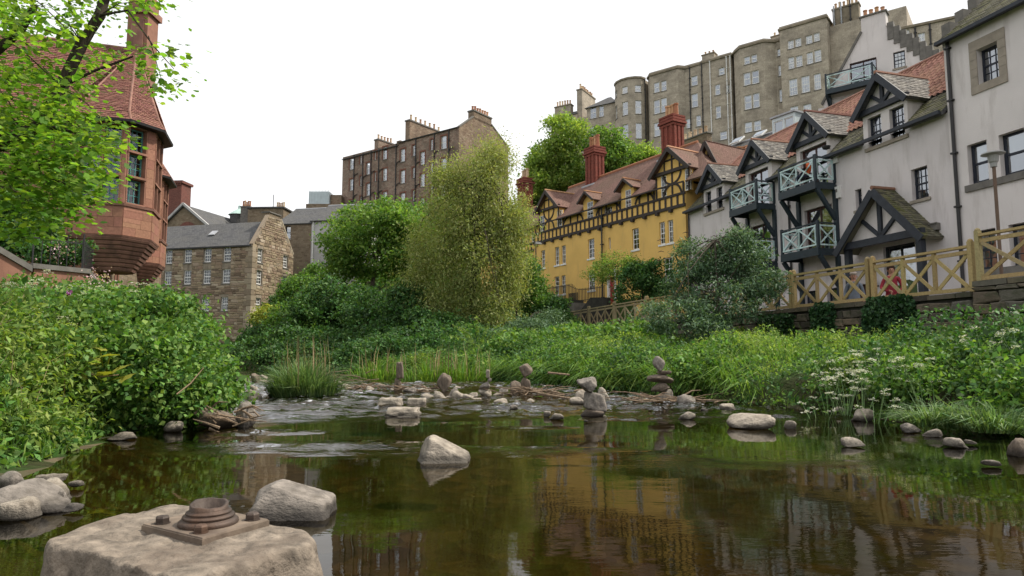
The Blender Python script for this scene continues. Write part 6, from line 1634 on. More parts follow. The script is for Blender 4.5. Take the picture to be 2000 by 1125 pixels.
def fingers(rt_joints, edges, rad, wrist, s):
    w = Vector(rt_joints[wrist]); k = len(rt_joints)
    for i, (dx, l) in enumerate(((-.027, .075), (-.009, .09), (.009, .085), (.027, .065))):
        a = w + Vector((dx * .3, dx, -.01)); b_ = w + Vector((0, dx * 1.1 - .015, -.05)); c = w + Vector((-.01 * s, dx * 1.1 - .035, -.03 - l))
        rt_joints += [tuple(a), tuple(b_), tuple(c)]; edges += [(wrist, k), (k, k + 1), (k + 1, k + 2)]; rad += [.012, .0095, .008]; k += 3
    rt_joints += [tuple(w + Vector((-.02 * s, -.045, -.02))), tuple(w + Vector((-.03 * s, -.07, -.06)))]; edges += [(wrist, k), (k, k + 1)]; rad += [.011, .009]
J, E_, Rd = list(STAND), list(EDG), list(RAD); fingers(J, E_, Rd, 18, 1); fingers(J, E_, Rd, 22, -1)
shirt, jeans = cloth('blue_shirt', (.19, .22, .27)), cloth('grey_trousers', (.21, .20, .19)); shoe = cloth('dark_shoes', (.03, .03, .03))
hairc = cloth('dark_brown_hair', (.05, .025, .018)); greyh = cloth('light_cap', (.5, .42, .36))
PB = FW.w((uu(1668), 2.6, 0)); mp_ = at_y(1668, 560, PB.y); 
man = person('person', 'man in pale cap, grey-blue shirt and grey trousers behind the fence', (mp_.x, PB.y, 1.53), math.radians(-25), J, Rd, E_,
    [shirt, jeans, M['skin'], shoe], lambda c: 2 if c.z > 1.50 or (abs(c.x) > .19 and c.z < .95) else 3 if c.z < .1 else 1 if c.z < .98 and abs(c.x) < .2 else 0,
    hair=((0, 0.0, 1.70), (.088, .10, .085), cloth('grey_hair', (.3, .26, .22)), lambda v: (v[0], max(v[1], -.03), v[2])), cap=((0, -.01, 1.745), (.1, .115, .07), greyh))
J2 = list(STAND)
J2[16] = (.27, .0, 1.17); J2[17] = (.17, -.2, 1.08); J2[18] = (.09, -.26, 1.08); J2[20] = (-.27, .0, 1.17); J2[21] = (-.17, -.19, 1.07); J2[22] = (-.07, -.25, 1.07)
E2, R2 = list(EDG), list(RAD); fingers(J2, E2, R2, 18, 1); fingers(J2, E2, R2, 22, -1)
PB = FW.w((uu(1742), 1.7, 0)); wp_ = at_y(1742, 560, PB.y)
red = cloth('red_jumper', (.33, .035, .055)); navy = cloth('navy_jeans', (.02, .025, .045))
person('person', 'woman with short dark hair in a red jumper with hands clasped behind the fence', (wp_.x, PB.y, 1.53), math.radians(-20), J2, R2, E2,
    [red, navy, M['skin'], shoe], lambda c: 2 if c.z > 1.49 or (c.y < -.23 and abs(c.x) < .12 and c.z > .9) else 3 if c.z < .1 else 1 if c.z < .9 else 0,
    hair=((0, .015, 1.70), (.105, .115, .115), hairc, lambda v: (v[0], max(v[1], -.055) if v[2] < 1.76 else v[1], v[2])))
J3 = [(0, 0, .48), (0, .03, .66), (0, .05, .86), (0, .03, .98), (0, 0, 1.06), (0, -.03, 1.14), (0, -.05, 1.22), (.1, -.06, .48), (.12, -.45, .47), (.12, -.42, .08), (.12, -.52, .04), (-.1, -.06, .48), (-.12, -.45, .47), (-.12, -.42, .08), (-.12, -.52, .04),
      (.17, .03, .95), (.25, -.02, .7), (.18, -.2, .62), (.15, -.27, .6), (-.17, .03, .95), (-.25, -.02, .7), (-.18, -.2, .62), (-.15, -.27, .6)]
E3, R3 = list(EDG), list(RAD); fingers(J3, E3, R3, 18, 1); fingers(J3, E3, R3, 22, -1)
orange = cloth('orange_top', (.62, .12, .03))
b3 = FR.w((-6.35, -.55, fB))
person('person', 'person in an orange top sitting on the upper balcony', tuple(b3), math.radians(-110), J3, R3, E3, [orange, navy, M['skin'], shoe],
    lambda c: 2 if c.z > 1.02 else 1 if c.z < .56 or c.y < -.15 else 0, hair=((0, -.01, 1.2), (.1, .11, .1), hairc, lambda v: (v[0], max(v[1], -.07), v[2])))
st_ = empty('balcony_chair', tuple(b3), 'dark chair under the person on the upper balcony', 'chair')
for s in (-.2, .2):
    for t in (-.2, .2): MB().box(b3.x + s - .015, b3.x + s + .015, b3.y + t - .015, b3.y + t + .015, b3.z + .002, b3.z + .36).build('leg', M['iron'], st_)
MB().box(b3.x - .24, b3.x + .24, b3.y - .24, b3.y + .24, b3.z + .362, b3.z + .39).build('seat', M['iron'], st_)
# ------------------------------------------------------------------ stones in the river
import bmesh
def ico(sub):
    bm = bmesh.new(); bmesh.ops.create_icosphere(bm, subdivisions=sub, radius=1.0)
    v = np.array([x.co[:] for x in bm.verts]); f = np.array([[q.index for q in p.verts] for p in bm.faces]); bm.free(); return v, f
ICO = {k: ico(k) for k in (3, 4, 5)}
def rock_geo(seed, sub=4, cuts=11, sharp=7.0, rough=.09, planes=None, dome=False):
    v, f = ICO[sub]; r = np.random.default_rng(seed)
    n = r.normal(size=(cuts, 3)); n /= np.linalg.norm(n, axis=1)[:, None]; h = r.uniform(.68, 1.0, cuts)
    if planes is not None:
        n = np.array([p[:3] for p in planes], float); h = np.array([p[3] for p in planes]); n /= np.linalg.norm(n, axis=1)[:, None]
    box = np.array([(1, 0, 0), (-1, 0, 0), (0, 1, 0), (0, -1, 0), (0, 0, 1), (0, 0, -1)], float)
    n = np.vstack([n, box]); h = np.concatenate([h, np.full(6, 1.18 if planes is None else 1.0)])
    d = v @ n.T; q = np.where(d > 1e-3, d / h, 1e-3)
    rad = (q ** sharp).sum(1) ** (-1 / sharp)
    p = v * rad[:, None]
    nz_ = fbm(p[:, 0] * 2.2 + seed, p[:, 1] * 2.2, p[:, 2] * 2.2, 4, seed)
    p = p * (1 + rough * nz_)[:, None]
    p = (p - (p.max(0) + p.min(0)) / 2) / ((p.max(0) - p.min(0)) / 2)       # fits the unit box
    if dome: p[:, 2] = np.where(p[:, 2] < 0, p[:, 2] * .35, p[:, 2])
    return p, f
PROTO = {}
def rock_mesh(seed, mat, **kw):
    key = (seed, mat.name, str(kw))
    if key not in PROTO:
        p, f = rock_geo(seed, **kw); o = np_mesh('boulder', p, f, mat, smooth=True); COL.objects.unlink(o); PROTO[key] = o.data
    return PROTO[key]
def rock(loc, size, seed, mat, label, rot=0.0, group=None, name='boulder', tilt=(0, 0), cat='stone', **kw):
    o = bpy.data.objects.new(name, rock_mesh(seed, mat, **kw)); COL.objects.link(o)
    o.location = loc; o.scale = (size[0] / 2, size[1] / 2, size[2] / 2); o.rotation_euler = (tilt[0], tilt[1], rot)
    tag(o, label, cat, group, 'thing'); return o
LAND = [(865, 750, 'the round balanced boulder'), (778, 735, 'the tall standing stone'), (1028, 750, 'the stick pile stack'), (1160, 790, 'the two-stone stack'), (1292, 750, 'the tallest stack'), (783, 805, 'the flat slab'), (947, 755, 'the small pebble stack'), (575, 745, 'the reed clump'), (975, 785, 'the wide oval stone'), (690, 755, 'the twig tangle')]
LAND_BANK = [(1740, 620, 'the dark ivy mat'), (1612, 625, 'the lighter ivy clump'), (1400, 600, 'the buddleia bush'), (1292, 740, 'the tallest stack'), (1160, 775, 'the two-stone stack'), (1690, 808, 'the rounded boulder under the bank'), (1478, 824, 'the broad low boulder'), (1028, 735, 'the stick pile stack'), (1915, 830, 'the drooping sedge'), (1830, 640, 'the bare stretch of river wall'), (1150, 630, 'the far fence panels'), (1940, 620, 'the raised fence panel'), (1550, 700, 'the fence post before the man'), (865, 740, 'the round balanced boulder')]
LAND_NEAR = [(127, 572, 'the purple flower head'), (120, 490, 'the iron railing'), (240, 540, 'the corner turret'), (316, 605, 'the broken wall end'), (40, 520, 'the sloping coping')]
SEEN = {}
ORD = ['', 'second ', 'third ', 'fourth ', 'fifth ', 'sixth ', 'seventh ', 'eighth ', 'ninth ', 'tenth ']
def to_px(p):
    v = Vector(p) - Vector((0, 0, CAMZ)); d = v.y * CP + v.z * SP
    return 1000 + FPX * v.x / d, 562.5 - FPX * (-v.y * SP + v.z * CP) / d
def which(what, p, land):
    x, y = to_px(p); L = min(land, key=lambda l: (l[0] - x) ** 2 + 2.5 * (l[1] - y) ** 2); dx, dy = x - L[0], y - L[1]
    rel = ('to the right of' if dx > 0 else 'to the left of') if abs(dx) > 1.2 * abs(dy) else ('just below' if dy > 0 else 'just above')
    t = what + ' ' + rel + ' ' + L[2]; SEEN[t] = SEEN.get(t, 0) + 1
    return ORD[min(SEEN[t] - 1, 9)] + t
def rock_px(x0, x1, yt, yb, seed, mat, label, z=None, sink=.45, dep=.85, rot=0.0, group=None, tilt=(0, 0), zbase=None, y=None, **kw):
    """stone seen from x0..x1, top yt, foot yb; stands at water level unless zbase is given"""
    xm = (x0 + x1) / 2
    if y is None:
        b = at_z(xm, yb, 0.02); b = at_z(xm, yb, water_z(b.x, b.y))
    else: b = at_y(xm, yb, y)
    w = (x1 - x0) / FPX * b.y; h = (yb - yt) / FPX * b.y
    H = h * (1 + sink)
    if sink >= 1.0: H = 2 * h; kw['dome'] = True
    dpt = w * dep
    if label is None: label = which(('tiny ' if x1 - x0 < 13 else 'small ') + ('pale' if mat is M['boulder'] else 'grey') + ' stone in the riffle', b, LAND)
    return rock((b.x, b.y + dpt * (.46 if y is None else .35), b.z + h - H / 2), (w, dpt, H), seed, mat, label, rot, group, tilt=tilt, **kw), b
B, BG, BB = M['boulder'], M['boulder_grey'], M['boulder_brown']
# wedge stone in mid stream and its neighbours
rock_px(808, 914, 858, 901, 1, B, 'pale wedge-shaped boulder alone in the middle of the calm water', sink=1.1, sub=5, planes=[(-.9, -.25, .38, .66), (.42, -.12, .9, .22), (.1, -.9, .5, .50), (-.35, .1, .95, .62), (.1, .9, .4, .6)], sharp=16, rough=.05)
rock_px(473, 634, 953, 1010, 2, BG, 'long humped pale boulder behind the iron-topped block', sink=.4, sub=5, planes=[(-.8, -.3, .55, .70), (.40, -.1, .91, .17), (-.5, 0, .86, .55), (.15, -.85, .55, .5), (.75, -.2, .65, .66), (0, 1, .5, .6)], sharp=14, rough=.07, dep=.7)
rock_px(1435, 1521, 812, 836, 5, B, 'broad low pale boulder in front of the green right bank', sink=1.35)
rock_px(1535, 1557, 822, 834, 6, B, 'small pointed stone beside the broad low boulder', sink=1.35)
rock_px(1671, 1713, 799, 820, 7, B, 'rounded pale boulder close under the nettle bank', sink=1.1)
rock_px(1630, 1656, 795, 807, 8, B, 'slanted flat stone between bank and rounded boulder', sink=1.1)
rock_px(1654, 1693, 857, 871, 9, B, 'low domed stone in calm water before the rounded boulder', sink=1.35)
rock_px(1859, 1897, 857, 872, 10, B, 'flat pale stone in the water off the drooping sedge', sink=1.35)
rock_px(1890, 1912, 860, 867, 11, B, 'tiny flat stone touching the one off the drooping sedge', sink=1.35)
rock_px(1928, 1963, 900, 909, 12, B, 'thin pale stone barely breaking the calm water nearest the picture edge', sink=1.2)
rock_px(1986, 2030, 858, 888, 13, BB, 'dark brown boulder cut off by the picture edge', sink=1.1)
rock_px(1770, 1806, 828, 843, 14, BG, 'grey stone at the upstream tip of the sedge', sink=1.35); rock_px(1811, 1849, 838, 851, 15, B, 'flat stone just under the drooping sedge tip', sink=1.35)
rock_px(1408, 1442, 789, 799, 16, B, 'flat pale stone at the foot of the undercut bank', sink=1.35)
rock_px(1328, 1361, 805, 817, 17, B, 'domed pale stone in the riffle below the four-stone stack', sink=1.35)
rock_px(1326, 1364, 771, 790, 18, BG, 'squarish grey boulder among driftwood beside the tallest stack', sink=1.1)
# five-stone stack
_, b = rock_px(1283, 1320, 761, 781, 20, BG, 'bottom stone of the tallest stack, resting on driftwood', sink=1.1); Ys = b.y
rock_px(1274, 1309, 748, 766, 21, BB, 'second stone up in the tallest stack, pale at one end', y=Ys, sink=0, dep=.7)
rock_px(1266, 1317, 731, 749.5, 22, BB, 'long flat brown slab in the middle of the tallest stack', y=Ys, sink=0, dep=.6, sharp=22)
rock_px(1284, 1312, 724, 732.5, 23, BB, 'thin slab just below the top stone of the tallest stack', y=Ys, sink=0, dep=.7)
rock_px(1278, 1301, 696, 726.5, 24, BG, 'egg-shaped grey stone balanced upright on the tallest stack', y=Ys, sink=.0, dep=.9, planes=[(-.6, 0, -.75, .6), (.75, 0, -.6, .62), (.5, -.2, .8, .8), (-.7, -.3, .5, .85), (0, -.8, .2, .75)])
# two-stone stack in front
_, b = rock_px(1136, 1184, 795, 811, 25, BB, 'mossy base stone under the two big balanced stones', sink=.4); Ys = b.y + .05
rock_px(1142, 1187, 766, 806, 26, BG, 'big squarish dark grey stone carrying a second boulder', y=Ys, sink=.0, dep=.8, planes=[(-.8, -.3, .3, .85), (.9, -.2, .35, .88), (.1, -1, .1, .72), (.3, 0, 1, .86), (-.3, 0, -.9, .9)], sharp=18)
rock_px(1129, 1169, 737, 769, 27, BG, 'pale grey boulder leaning out on top of the squarish stone', y=Ys, sink=0, dep=.85, planes=[(-.65, -.1, -.7, .55), (.7, -.1, -.55, .78), (-.35, -.2, .9, .66), (.85, -.3, .5, .8), (0, -1, .1, .75)], sharp=16)
rock_px(1123, 1146, 762, 779, 28, B, 'pale stone half hidden behind the two-stone stack, on its upstream side', sink=1.1); rock_px(1163, 1193, 760, 781, 29, B, 'sloping pale stone behind the two-stone stack, bank side', sink=1.1, tilt=(0, .5)); rock_px(1113, 1142, 776, 788, 30, B, 'low pale stone just upstream of the two-stone stack', sink=1.35)
# stack on the stick pile
_, b = rock_px(1016, 1037, 736, 764, 31, BB, 'upright grey stone carrying a notched rock above the stick pile', sink=.2, z=0); Ys = b.y
rock_px(1014, 1041, 710, 737, 32, BB, 'notched dark rock balanced above the stick pile', y=Ys, sink=0, dep=.8, planes=[(-.8, 0, -.5, .6), (.5, 0, -.8, .66), (-.5, 0, .9, .8), (.6, -.2, .6, .7), (0, -1, 0, .7)])
rock_px(996, 1018, 744, 768, 33, BB, 'square brown block beside the stick pile', sink=.4, dep=.9)
# small stack and standing stone, round boulder
_, b = rock_px(934, 960, 760, 772, 34, B, 'pale base stone of the small pebble stack by the far bank', sink=.4); Ys = b.y
rock_px(936, 957, 746, 761.5, 35, BG, 'grey middle stone of the small pebble stack', y=Ys, sink=0); rock_px(952, 960, 738, 747, 36, BG, 'tiny wedge in the small pebble stack', y=Ys, sink=0); rock_px(949, 956.5, 722, 739, 37, B, 'slim upright pebble topping the small stack', y=Ys, sink=0, planes=[(0, 0, 1, 1)])
_, b = rock_px(768, 784, 739, 763, 38, BB, 'leaning lower half of the tall thin standing stone', sink=.3); rock_px(773, 787, 707, 740.5, 39, BB, 'tall thin standing stone balanced on end', y=b.y, sink=0, planes=[(0, 0, 1, 1), (.8, 0, .4, .95)], sharp=20, dep=1.0)
rock_px(852, 880, 729, 765, 40, BB, 'large round brown boulder balanced on its point', sink=.1, dep=.9, planes=[(-.6, 0, -.8, .62), (.65, 0, -.75, .62), (.4, -.1, .9, .85), (-.6, -.1, .75, .84), (0, -1, 0, .8)])
# stones of the riffle
single = [(793, 831, 778, 791, 'long low pale stone in the riffle, beside the flat slab'), (734, 784, 778, 796, 'double-humped pale boulder just upstream of the flat slab'), (748, 818, 798, 813, 'flat rectangular pale slab at the edge of the riffle'),
          (846, 871, 764, 778, 'pale stone below the round balanced boulder'), (956, 994, 779, 791, 'wide pale oval stone in mid riffle'), (1025, 1051, 779, 787, 'low pale oval stone below the stick pile'), (996, 1012, 791, 799, 'small round white stone in mid riffle'),
          (1073, 1102, 808, 818, 'flat pale stone with a smaller one touching it, in the riffle'), (1062, 1076, 803, 812, 'small upright stone touching a flat pale one in the riffle'), (315, 352, 824, 841, 'pale rounded stone off the foot of the green bush'), (200, 256, 846, 857, 'flat stone at the waterline below the tall herbs'),
          (469, 506, 762, 782, 'big pale flat boulder by the reed clump, beside the bush'), (487, 508, 729, 746, 'dark boulder upstream of the reed clump')]
for i, (a, b_, c, d, lab) in enumerate(single):
    kw = dict(planes=[(0, 0, 1, .9), (0, -1, .2, .9), (1, 0, .1, .97), (-1, 0, .1, .97)], sharp=26) if 'slab' in lab else {}
    rock_px(a, b_, c, d, 50 + i, B if i != 12 else BB, lab, sink=1.35, **kw)
rnd = random.Random(12)
smalls = [(873, 898, 757, 775), (880, 910, 764, 777), (820, 848, 769, 778), (916, 932, 767, 774), (786, 814, 756, 765), (736, 752, 749, 756), (708, 729, 754, 762), (815, 840, 758, 764), (690, 708, 752, 757), (962, 985, 766, 772), (900, 925, 770, 777), (1040, 1054, 758, 765), (975, 992, 758, 765), (1236, 1258, 776, 786),
          (640, 668, 742, 750), (660, 684, 749, 757), (694, 705, 761, 766), (478, 500, 752, 760), (500, 520, 742, 748), (505, 520, 732, 739), (1370, 1384, 797, 802), (920, 940, 778, 783), (860, 876, 776, 781), (1005, 1020, 783, 787), (755, 770, 774, 779), (1380, 1396, 780, 785), (940, 952, 783, 786), (1090, 1110, 776, 780), (1140, 1150, 820, 823)]
for i, r in enumerate(smalls):
    rock_px(*r, 70 + i % 9, B if i % 4 else BG, None, sink=1.35, rot=rnd.uniform(-.5, .5), group='small stones in the riffle', sub=3)
for i in range(16):
    px, py = rnd.uniform(640, 1100), rnd.uniform(752, 782); w = rnd.uniform(7, 16)
    rock_px(px - w / 2, px + w / 2, py - w * .25, py, 70 + i % 9, B if i % 3 else BG, None, sink=1.35, rot=rnd.uniform(-1, 1), group='small stones in the riffle', sub=3)
# stones at the foot of the bush
for (a, b_, c, d, lab, mt) in ((450, 492, 786, 831, 'upright grey-brown boulder at the corner of the bush', BG), (376, 452, 800, 834, 'dark wet boulder under the edge of the bush', BB), (395, 440, 790, 815, 'dark boulder behind the wet one under the bush', BB)):
    rock_px(a, b_, c, d, hash(lab) % 7 + 90 if False else 90 + len(lab) % 7, mt, lab, sink=.3)
# flat rocks on the near shore
for i, (a, b_, c, d, lab) in enumerate(((-60, 96, 952, 1004, 'broad flat grey rock on the near shore, cut by picture edge'), (40, 122, 940, 975, 'flat grey rock behind the broad shore rock'), (84, 122, 962, 990, 'small rounded rock beside the broad shore rock'), (-30, 48, 980, 1012, 'pale rock at the water edge beneath the broad shore rock'), (117, 151, 986, 997, 'low wet stone in the water off the shore rocks'), (130, 155, 940, 950, 'dark wet pebble off the near shore'), (-20, 30, 925, 955, 'pale rounded stone in the shore grass'), (60, 112, 928, 942, 'mossy flat stone in the shore grass'))):
    rock_px(a, b_, c, d, 100 + i, BG if i % 2 == 0 else B, lab, sink=1.1, dep=.8)

# ------------------------------------------------------------------ iron-topped block in the foreground
ZT = .32
topx = [(84, 1052), (168, 1018), (280, 992), (332, 984), (374, 989), (450, 1003), (525, 1017), (602, 1030), (624, 1048), (608, 1062), (546, 1078), (420, 1120), (350, 1138), (315, 1122), (175, 1080), (95, 1066)]
TP = [at_z(x, y, ZT) for x, y in topx]
# resample the outline and build a dense, rough stone body
N = 160
per = [0]
for i in range(len(TP)): per.append(per[-1] + (TP[(i + 1) % len(TP)] - TP[i]).length)
out = []
for k in range(N):
    s = per[-1] * k / N; i = max(j for j in range(len(TP)) if per[j] <= s); f = (s - per[i]) / max(1e-6, per[i + 1] - per[i]); out.append(TP[i].lerp(TP[(i + 1) % len(TP)], f))
out = np.array([p[:] for p in out]); out[:, :2] = sum(np.roll(out[:, :2], j, 0) for j in range(-1, 2)) / 3
cen = out.mean(0)
V = []
rings = [(0.0, 0, 0)]
prof = [(t, ZT) for t in np.linspace(.04, .93, 26)] + [(.965, ZT - .003), (.98, ZT - .009), (.993, ZT - .02), (1.0, ZT - .04)] + [(1.0 + .36 * k / 22, ZT - .046 - .5 * k / 22) for k in range(1, 23)]
for s, z in prof:
    p = cen + (out - cen) * s; p[:, 2] = z; V.append(p)
V = np.concatenate(V)
nn = fbm(V[:, 0] * 5, V[:, 1] * 5, V[:, 2] * 5, 5, 77); n2 = fbm(V[:, 0] * 16, V[:, 1] * 16, V[:, 2] * 16, 3, 78)
onTop = (V[:, 2] > ZT - .05)
V[:, 2] += np.where(onTop, .008 * nn + .006 * n2 - .007 * np.abs(n2), 0)
rad = V[:, :2] - cen[:2]; rl_ = np.linalg.norm(rad, axis=1)[:, None] + 1e-6
V[:, :2] += rad / rl_ * np.where(onTop, .004 * nn, .017 * nn + .009 * n2)[:, None]
# a chipped socket in the side
for cpx, cpy in ((600, 1085), (548, 1108)):
    hp = np.array(at_y(cpx, cpy, 1.9)[:])
m_ = len(prof); F = []
for r in range(m_ - 1):
    for k in range(N): F.append((r * N + k, r * N + (k + 1) % N, (r + 1) * N + (k + 1) % N, (r + 1) * N + k))
blk = empty('stone_block', (float(cen[0]), float(cen[1]), 0), 'large pale rough stone block with rusted iron fitting in the foreground', 'stone block')
o = np_mesh('block', V, np.array(F), mat_plain('weathered_sandstone_block', (.18, .148, .115), .92, .55, 18.0, 1.0, 42.0, stain=(.11, .082, .06), bdist=.012, wet=True), blk, smooth=True)  # wet band at the foot also paints in the shade of the sides
capf = MB(); 
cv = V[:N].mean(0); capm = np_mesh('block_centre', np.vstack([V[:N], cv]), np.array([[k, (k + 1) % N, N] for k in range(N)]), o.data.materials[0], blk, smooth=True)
rock((-1.52, 1.75, .05), (.5, .5, .5), 120, BB, 'dark wet stone under the far corner of the foreground block', rough=.05)
# the rusted cast-iron post foot
zp = ZT + .003
A_, Bq, Cq = at_z(276, 1032, zp), at_z(395, 1061, zp), at_z(526, 1022, zp); Dq = A_ + Cq - Bq
pf = empty('iron_post_foot', tuple((A_ + Cq) / 2), 'rusted cast-iron post socket bolted to the foreground block', 'post base')
q4 = [A_, Bq, Cq, Dq]; mc = sum(q4, Vector((0, 0, 0))) / 4
m = MB(); m.hull([tuple(p - Vector((0, 0, .02))) for p in q4], [tuple(p + Vector((0, 0, .010))) for p in q4]); 
m.hull([tuple(mc + (p - mc) * .985 + Vector((0, 0, .0101))) for p in q4], [tuple(mc + (p - mc) * .97 + Vector((0, 0, .0145))) for p in q4]); m.build('base_plate', mat_plain('dusty_rusted_plate', (.15, .115, .085), .85, .4, 12.0, .6, 50.0, stain=(.075, .05, .038), bdist=.005), pf)
c0 = at_z(407, 1024, zp + .012); R0 = 52 / FPX * c0.y
mm = MB(); n = 40
pr = [(1.0, 0), (1.03, .012), (1.02, .03), (.95, .042), (.86, .046), (.86, .052), (.90, .058), (.88, .068), (.80, .074), (.76, .077), (.76, .082), (.79, .086), (.77, .095), (.69, .10), (.66, .108), (.655, .16), (.54, .16), (.53, .06)]
base = 0
for (r, z) in pr:
    for k in range(n):
        a = 2 * math.pi * k / n
        zz = z
        if z > .14: zz = z - .03 * (.5 + .5 * math.cos(a - 5.2)) + .003 * math.sin(3 * a) + .002 * math.sin(7 * a + 1)
        mm.v.append((c0.x + R0 * r * math.cos(a), c0.y + R0 * r * math.sin(a), c0.z + zz * .47))
for i in range(len(pr) - 1):
    for k in range(n): mm.f.append((i * n + k, i * n + (k + 1) % n, (i + 1) * n + (k + 1) % n, (i + 1) * n + k))
mm.f.append(tuple((len(pr) - 1) * n + k for k in range(n)))
sk = mm.build('socket', M['rust'], pf, True)
for (x, y) in ((317, 1022), (392, 1040), (493, 1015), (416, 999)):
    b = at_z(x, y, zp + .0147); r = 13 / FPX * b.y
    h = MB(); h.lathe((b.x, b.y, b.z), [(r * 1.1, 0), (r * 1.1, .003)], 12); h.lathe((b.x, b.y, b.z + .0031), [(r, 0), (r, .016), (r * .8, .021), (r * .3, .023)], 6); h.build('bolt', M['rust'], pf)

# ------------------------------------------------------------------ driftwood piles
def sticks(name, label, c, spread, n, seed, ln=(.3, .8), zr=.12):
    r = random.Random(seed); rt = empty(name, c, label, 'driftwood')
    for i in range(n):
        p = Vector((c[0] + r.gauss(0, spread[0]), c[1] + r.gauss(0, spread[1]), c[2] + r.uniform(0, zr))); a = r.gauss(0, .5) + (math.pi if r.random() < .5 else 0); l = r.uniform(*ln)
        q = p + Vector((math.cos(a) * l, math.sin(a) * l * .6, r.uniform(-.06, .12)))
        mid = (p + q) / 2 + Vector((0, 0, r.uniform(-.02, .06)))
        MB().tube([tuple(p), tuple(mid), tuple(q)], [r.uniform(.008, .02), r.uniform(.006, .014), .004], 5).build('stick', M['driftwood'], rt)
    return rt
b = at_z(1035, 774, .08); sticks('driftwood_pile', 'brown pile of sticks under the notched balanced rock', tuple(b), (.3, .12), 46, 1, (.2, .55))
b = at_z(1300, 786, .05); sticks('driftwood_pile', 'bleached driftwood caught below the tallest stone stack', tuple(b), (.35, .1), 26, 2, (.3, .9), .1)
b = at_z(660, 748, .08); sticks('driftwood_pile', 'tangle of twigs beside the reed clump', tuple(b), (.6, .25), 26, 3, (.3, .9), .25)
b = at_z(820, 768, .08); sticks('driftwood_pile', 'twigs caught near the round balanced boulder', tuple(b), (.35, .15), 26, 4, (.2, .6))
b = at_z(708, 764, .08); sticks('driftwood_pile', 'small clot of twigs in the riffle below the reed clump', tuple(b), (.15, .1), 26, 6, (.15, .4))
b = at_z(430, 832, .03); sticks('driftwood_pile', 'flood litter of twigs lodged on the stones under the bush', tuple(b), (.2, .15), 26, 5, (.15, .4), .2)
b = at_z(1095, 760, .1); bz = b + Vector((.2, 0, .55))
lg = MB().tube([tuple(at_y(1070, 728, b.y)), tuple(at_y(1112, 732, b.y - .1))], [.03, .022], 6).build('dead_branch', M['driftwood']); tag(lg, 'pale broken branch sticking out of the bank over the water', 'branch', kind='thing')
lg = MB().tube([tuple(at_z(1003, 752, .2)), tuple(at_z(1060, 770, .16)), tuple(at_z(1118, 779, .1))], [.025, .03, .02], 6).build('dead_branch', M['driftwood']); tag(lg, 'long dead branch lying across the stick pile', 'branch', kind='thing')
# ------------------------------------------------------------------ vegetation
def leaf_quads(c, ax, nr, ln, wd, fold=.12):
    """c centres Nx3, ax unit length axis, nr rough normal; returns verts and quads"""
    sd = np.cross(ax, nr); sd /= (np.linalg.norm(sd, axis=1)[:, None] + 1e-9); up = np.cross(sd, ax)
    ln = ln[:, None]; wd = wd[:, None]
    b = c - ax * ln * .5; t = c + ax * ln * .5 - up * ln * .10; m = c + ax * ln * -.05 - up * ln * fold * .5
    l = m + sd * wd * .5 + up * ln * fold; r = m - sd * wd * .5 + up * ln * fold
    V = np.stack([b, r, t, l], 1).reshape(-1, 3); n = len(c)
    return V, np.arange(n * 4).reshape(n, 4)
def unit(a): return a / (np.linalg.norm(a, axis=-1, keepdims=True) + 1e-9)
def leaves(name, c, out, size, mat, parent, rng, aspect=.5, up=.6, droop=.2, jitter=.35, flat=.0):
    n = len(c)
    ax = unit(out * .9 + rng.normal(size=(n, 3)) * .75 + np.array([0, 0, -droop])); ax[:, 2] *= (1 - flat); ax = unit(ax)
    nr = unit(rng.normal(size=(n, 3)) * .55 + np.array([0, 0, up]) + out * .35)
    ln = size * (1 + jitter * rng.normal(size=n)).clip(.4, 1.8)
    V, F = leaf_quads(c, ax, nr, ln, ln * aspect)
    o = np_mesh(name, V, F, mat, parent); tag(o, kind='stuff'); return o
def blob_clumps(blobs, n, rng, shell=.6, seed=0, gaps=.0):
    b = np.array(blobs, float); vol = (b[:, 3] * b[:, 4] * b[:, 5]) ** .7; ch = rng.choice(len(b), n, p=vol / vol.sum())
    d = unit(rng.normal(size=(n, 3))); r = shell + (1 - shell) * rng.random(n) ** .6
    r = r * (1 + .18 * fbm(d[:, 0] * 2.3 + ch, d[:, 1] * 2.3, d[:, 2] * 2.3, 3, seed))
    c = b[ch, :3] + d * r[:, None] * b[ch, 3:]
    if gaps > 0:
        s = b[:, 3:].mean() * .55
        keep = fbm(c[:, 0] / s, c[:, 1] / s, c[:, 2] / s, 2, seed + 9) > -gaps; c, d = c[keep], d[keep]
    return c, d
def tree(name, label, base, trunk, blobs, mat, bark, n_clump, per, cr, size, group=None, aspect=.5, cz=.7, droop=.2, shell=.55, gaps=.25, seed=1, limbs=14, tr=.22, cat='tree', up=.6, low=None):
    rng = np.random.default_rng(seed); rt = empty(name, base, label, cat, group)
    c, d = blob_clumps(blobs, n_clump, rng, shell, seed, gaps)
    if low is not None: c = c[c[:, 2] > low]
    k = len(c); idx = np.repeat(np.arange(k), per)
    off = rng.normal(size=(k * per, 3)) * np.array([cr, cr, cr * cz])
    P = c[idx] + off
    leaves('crown', P, unit(off + 1e-6), size, mat, rt, rng, aspect, up, droop)
    r = random.Random(seed); m = MB(); T = [Vector(p) for p in trunk]
    m.tube([tuple(p) for p in T], [tr * (1 - .6 * i / max(1, len(T) - 1)) for i in range(len(T))], 8).build('trunk', bark, rt)
    far = sorted(range(k), key=lambda i: r.random())[:limbs]
    for i in far:
        e = Vector(c[i]); s = T[r.randrange(max(1, len(T) // 2), len(T))]
        mid = s.lerp(e, .5) + Vector((0, 0, (e - s).length * .10)) + Vector((r.gauss(0, .1), r.gauss(0, .1), 0)) * (e - s).length
        w = tr * .32
        MB().tube([tuple(s), tuple(s.lerp(mid, .5) + Vector((0, 0, .05))), tuple(mid), tuple(e)], [w, w * .75, w * .5, w * .15], 5).build('limb', bark, rt)
    return rt
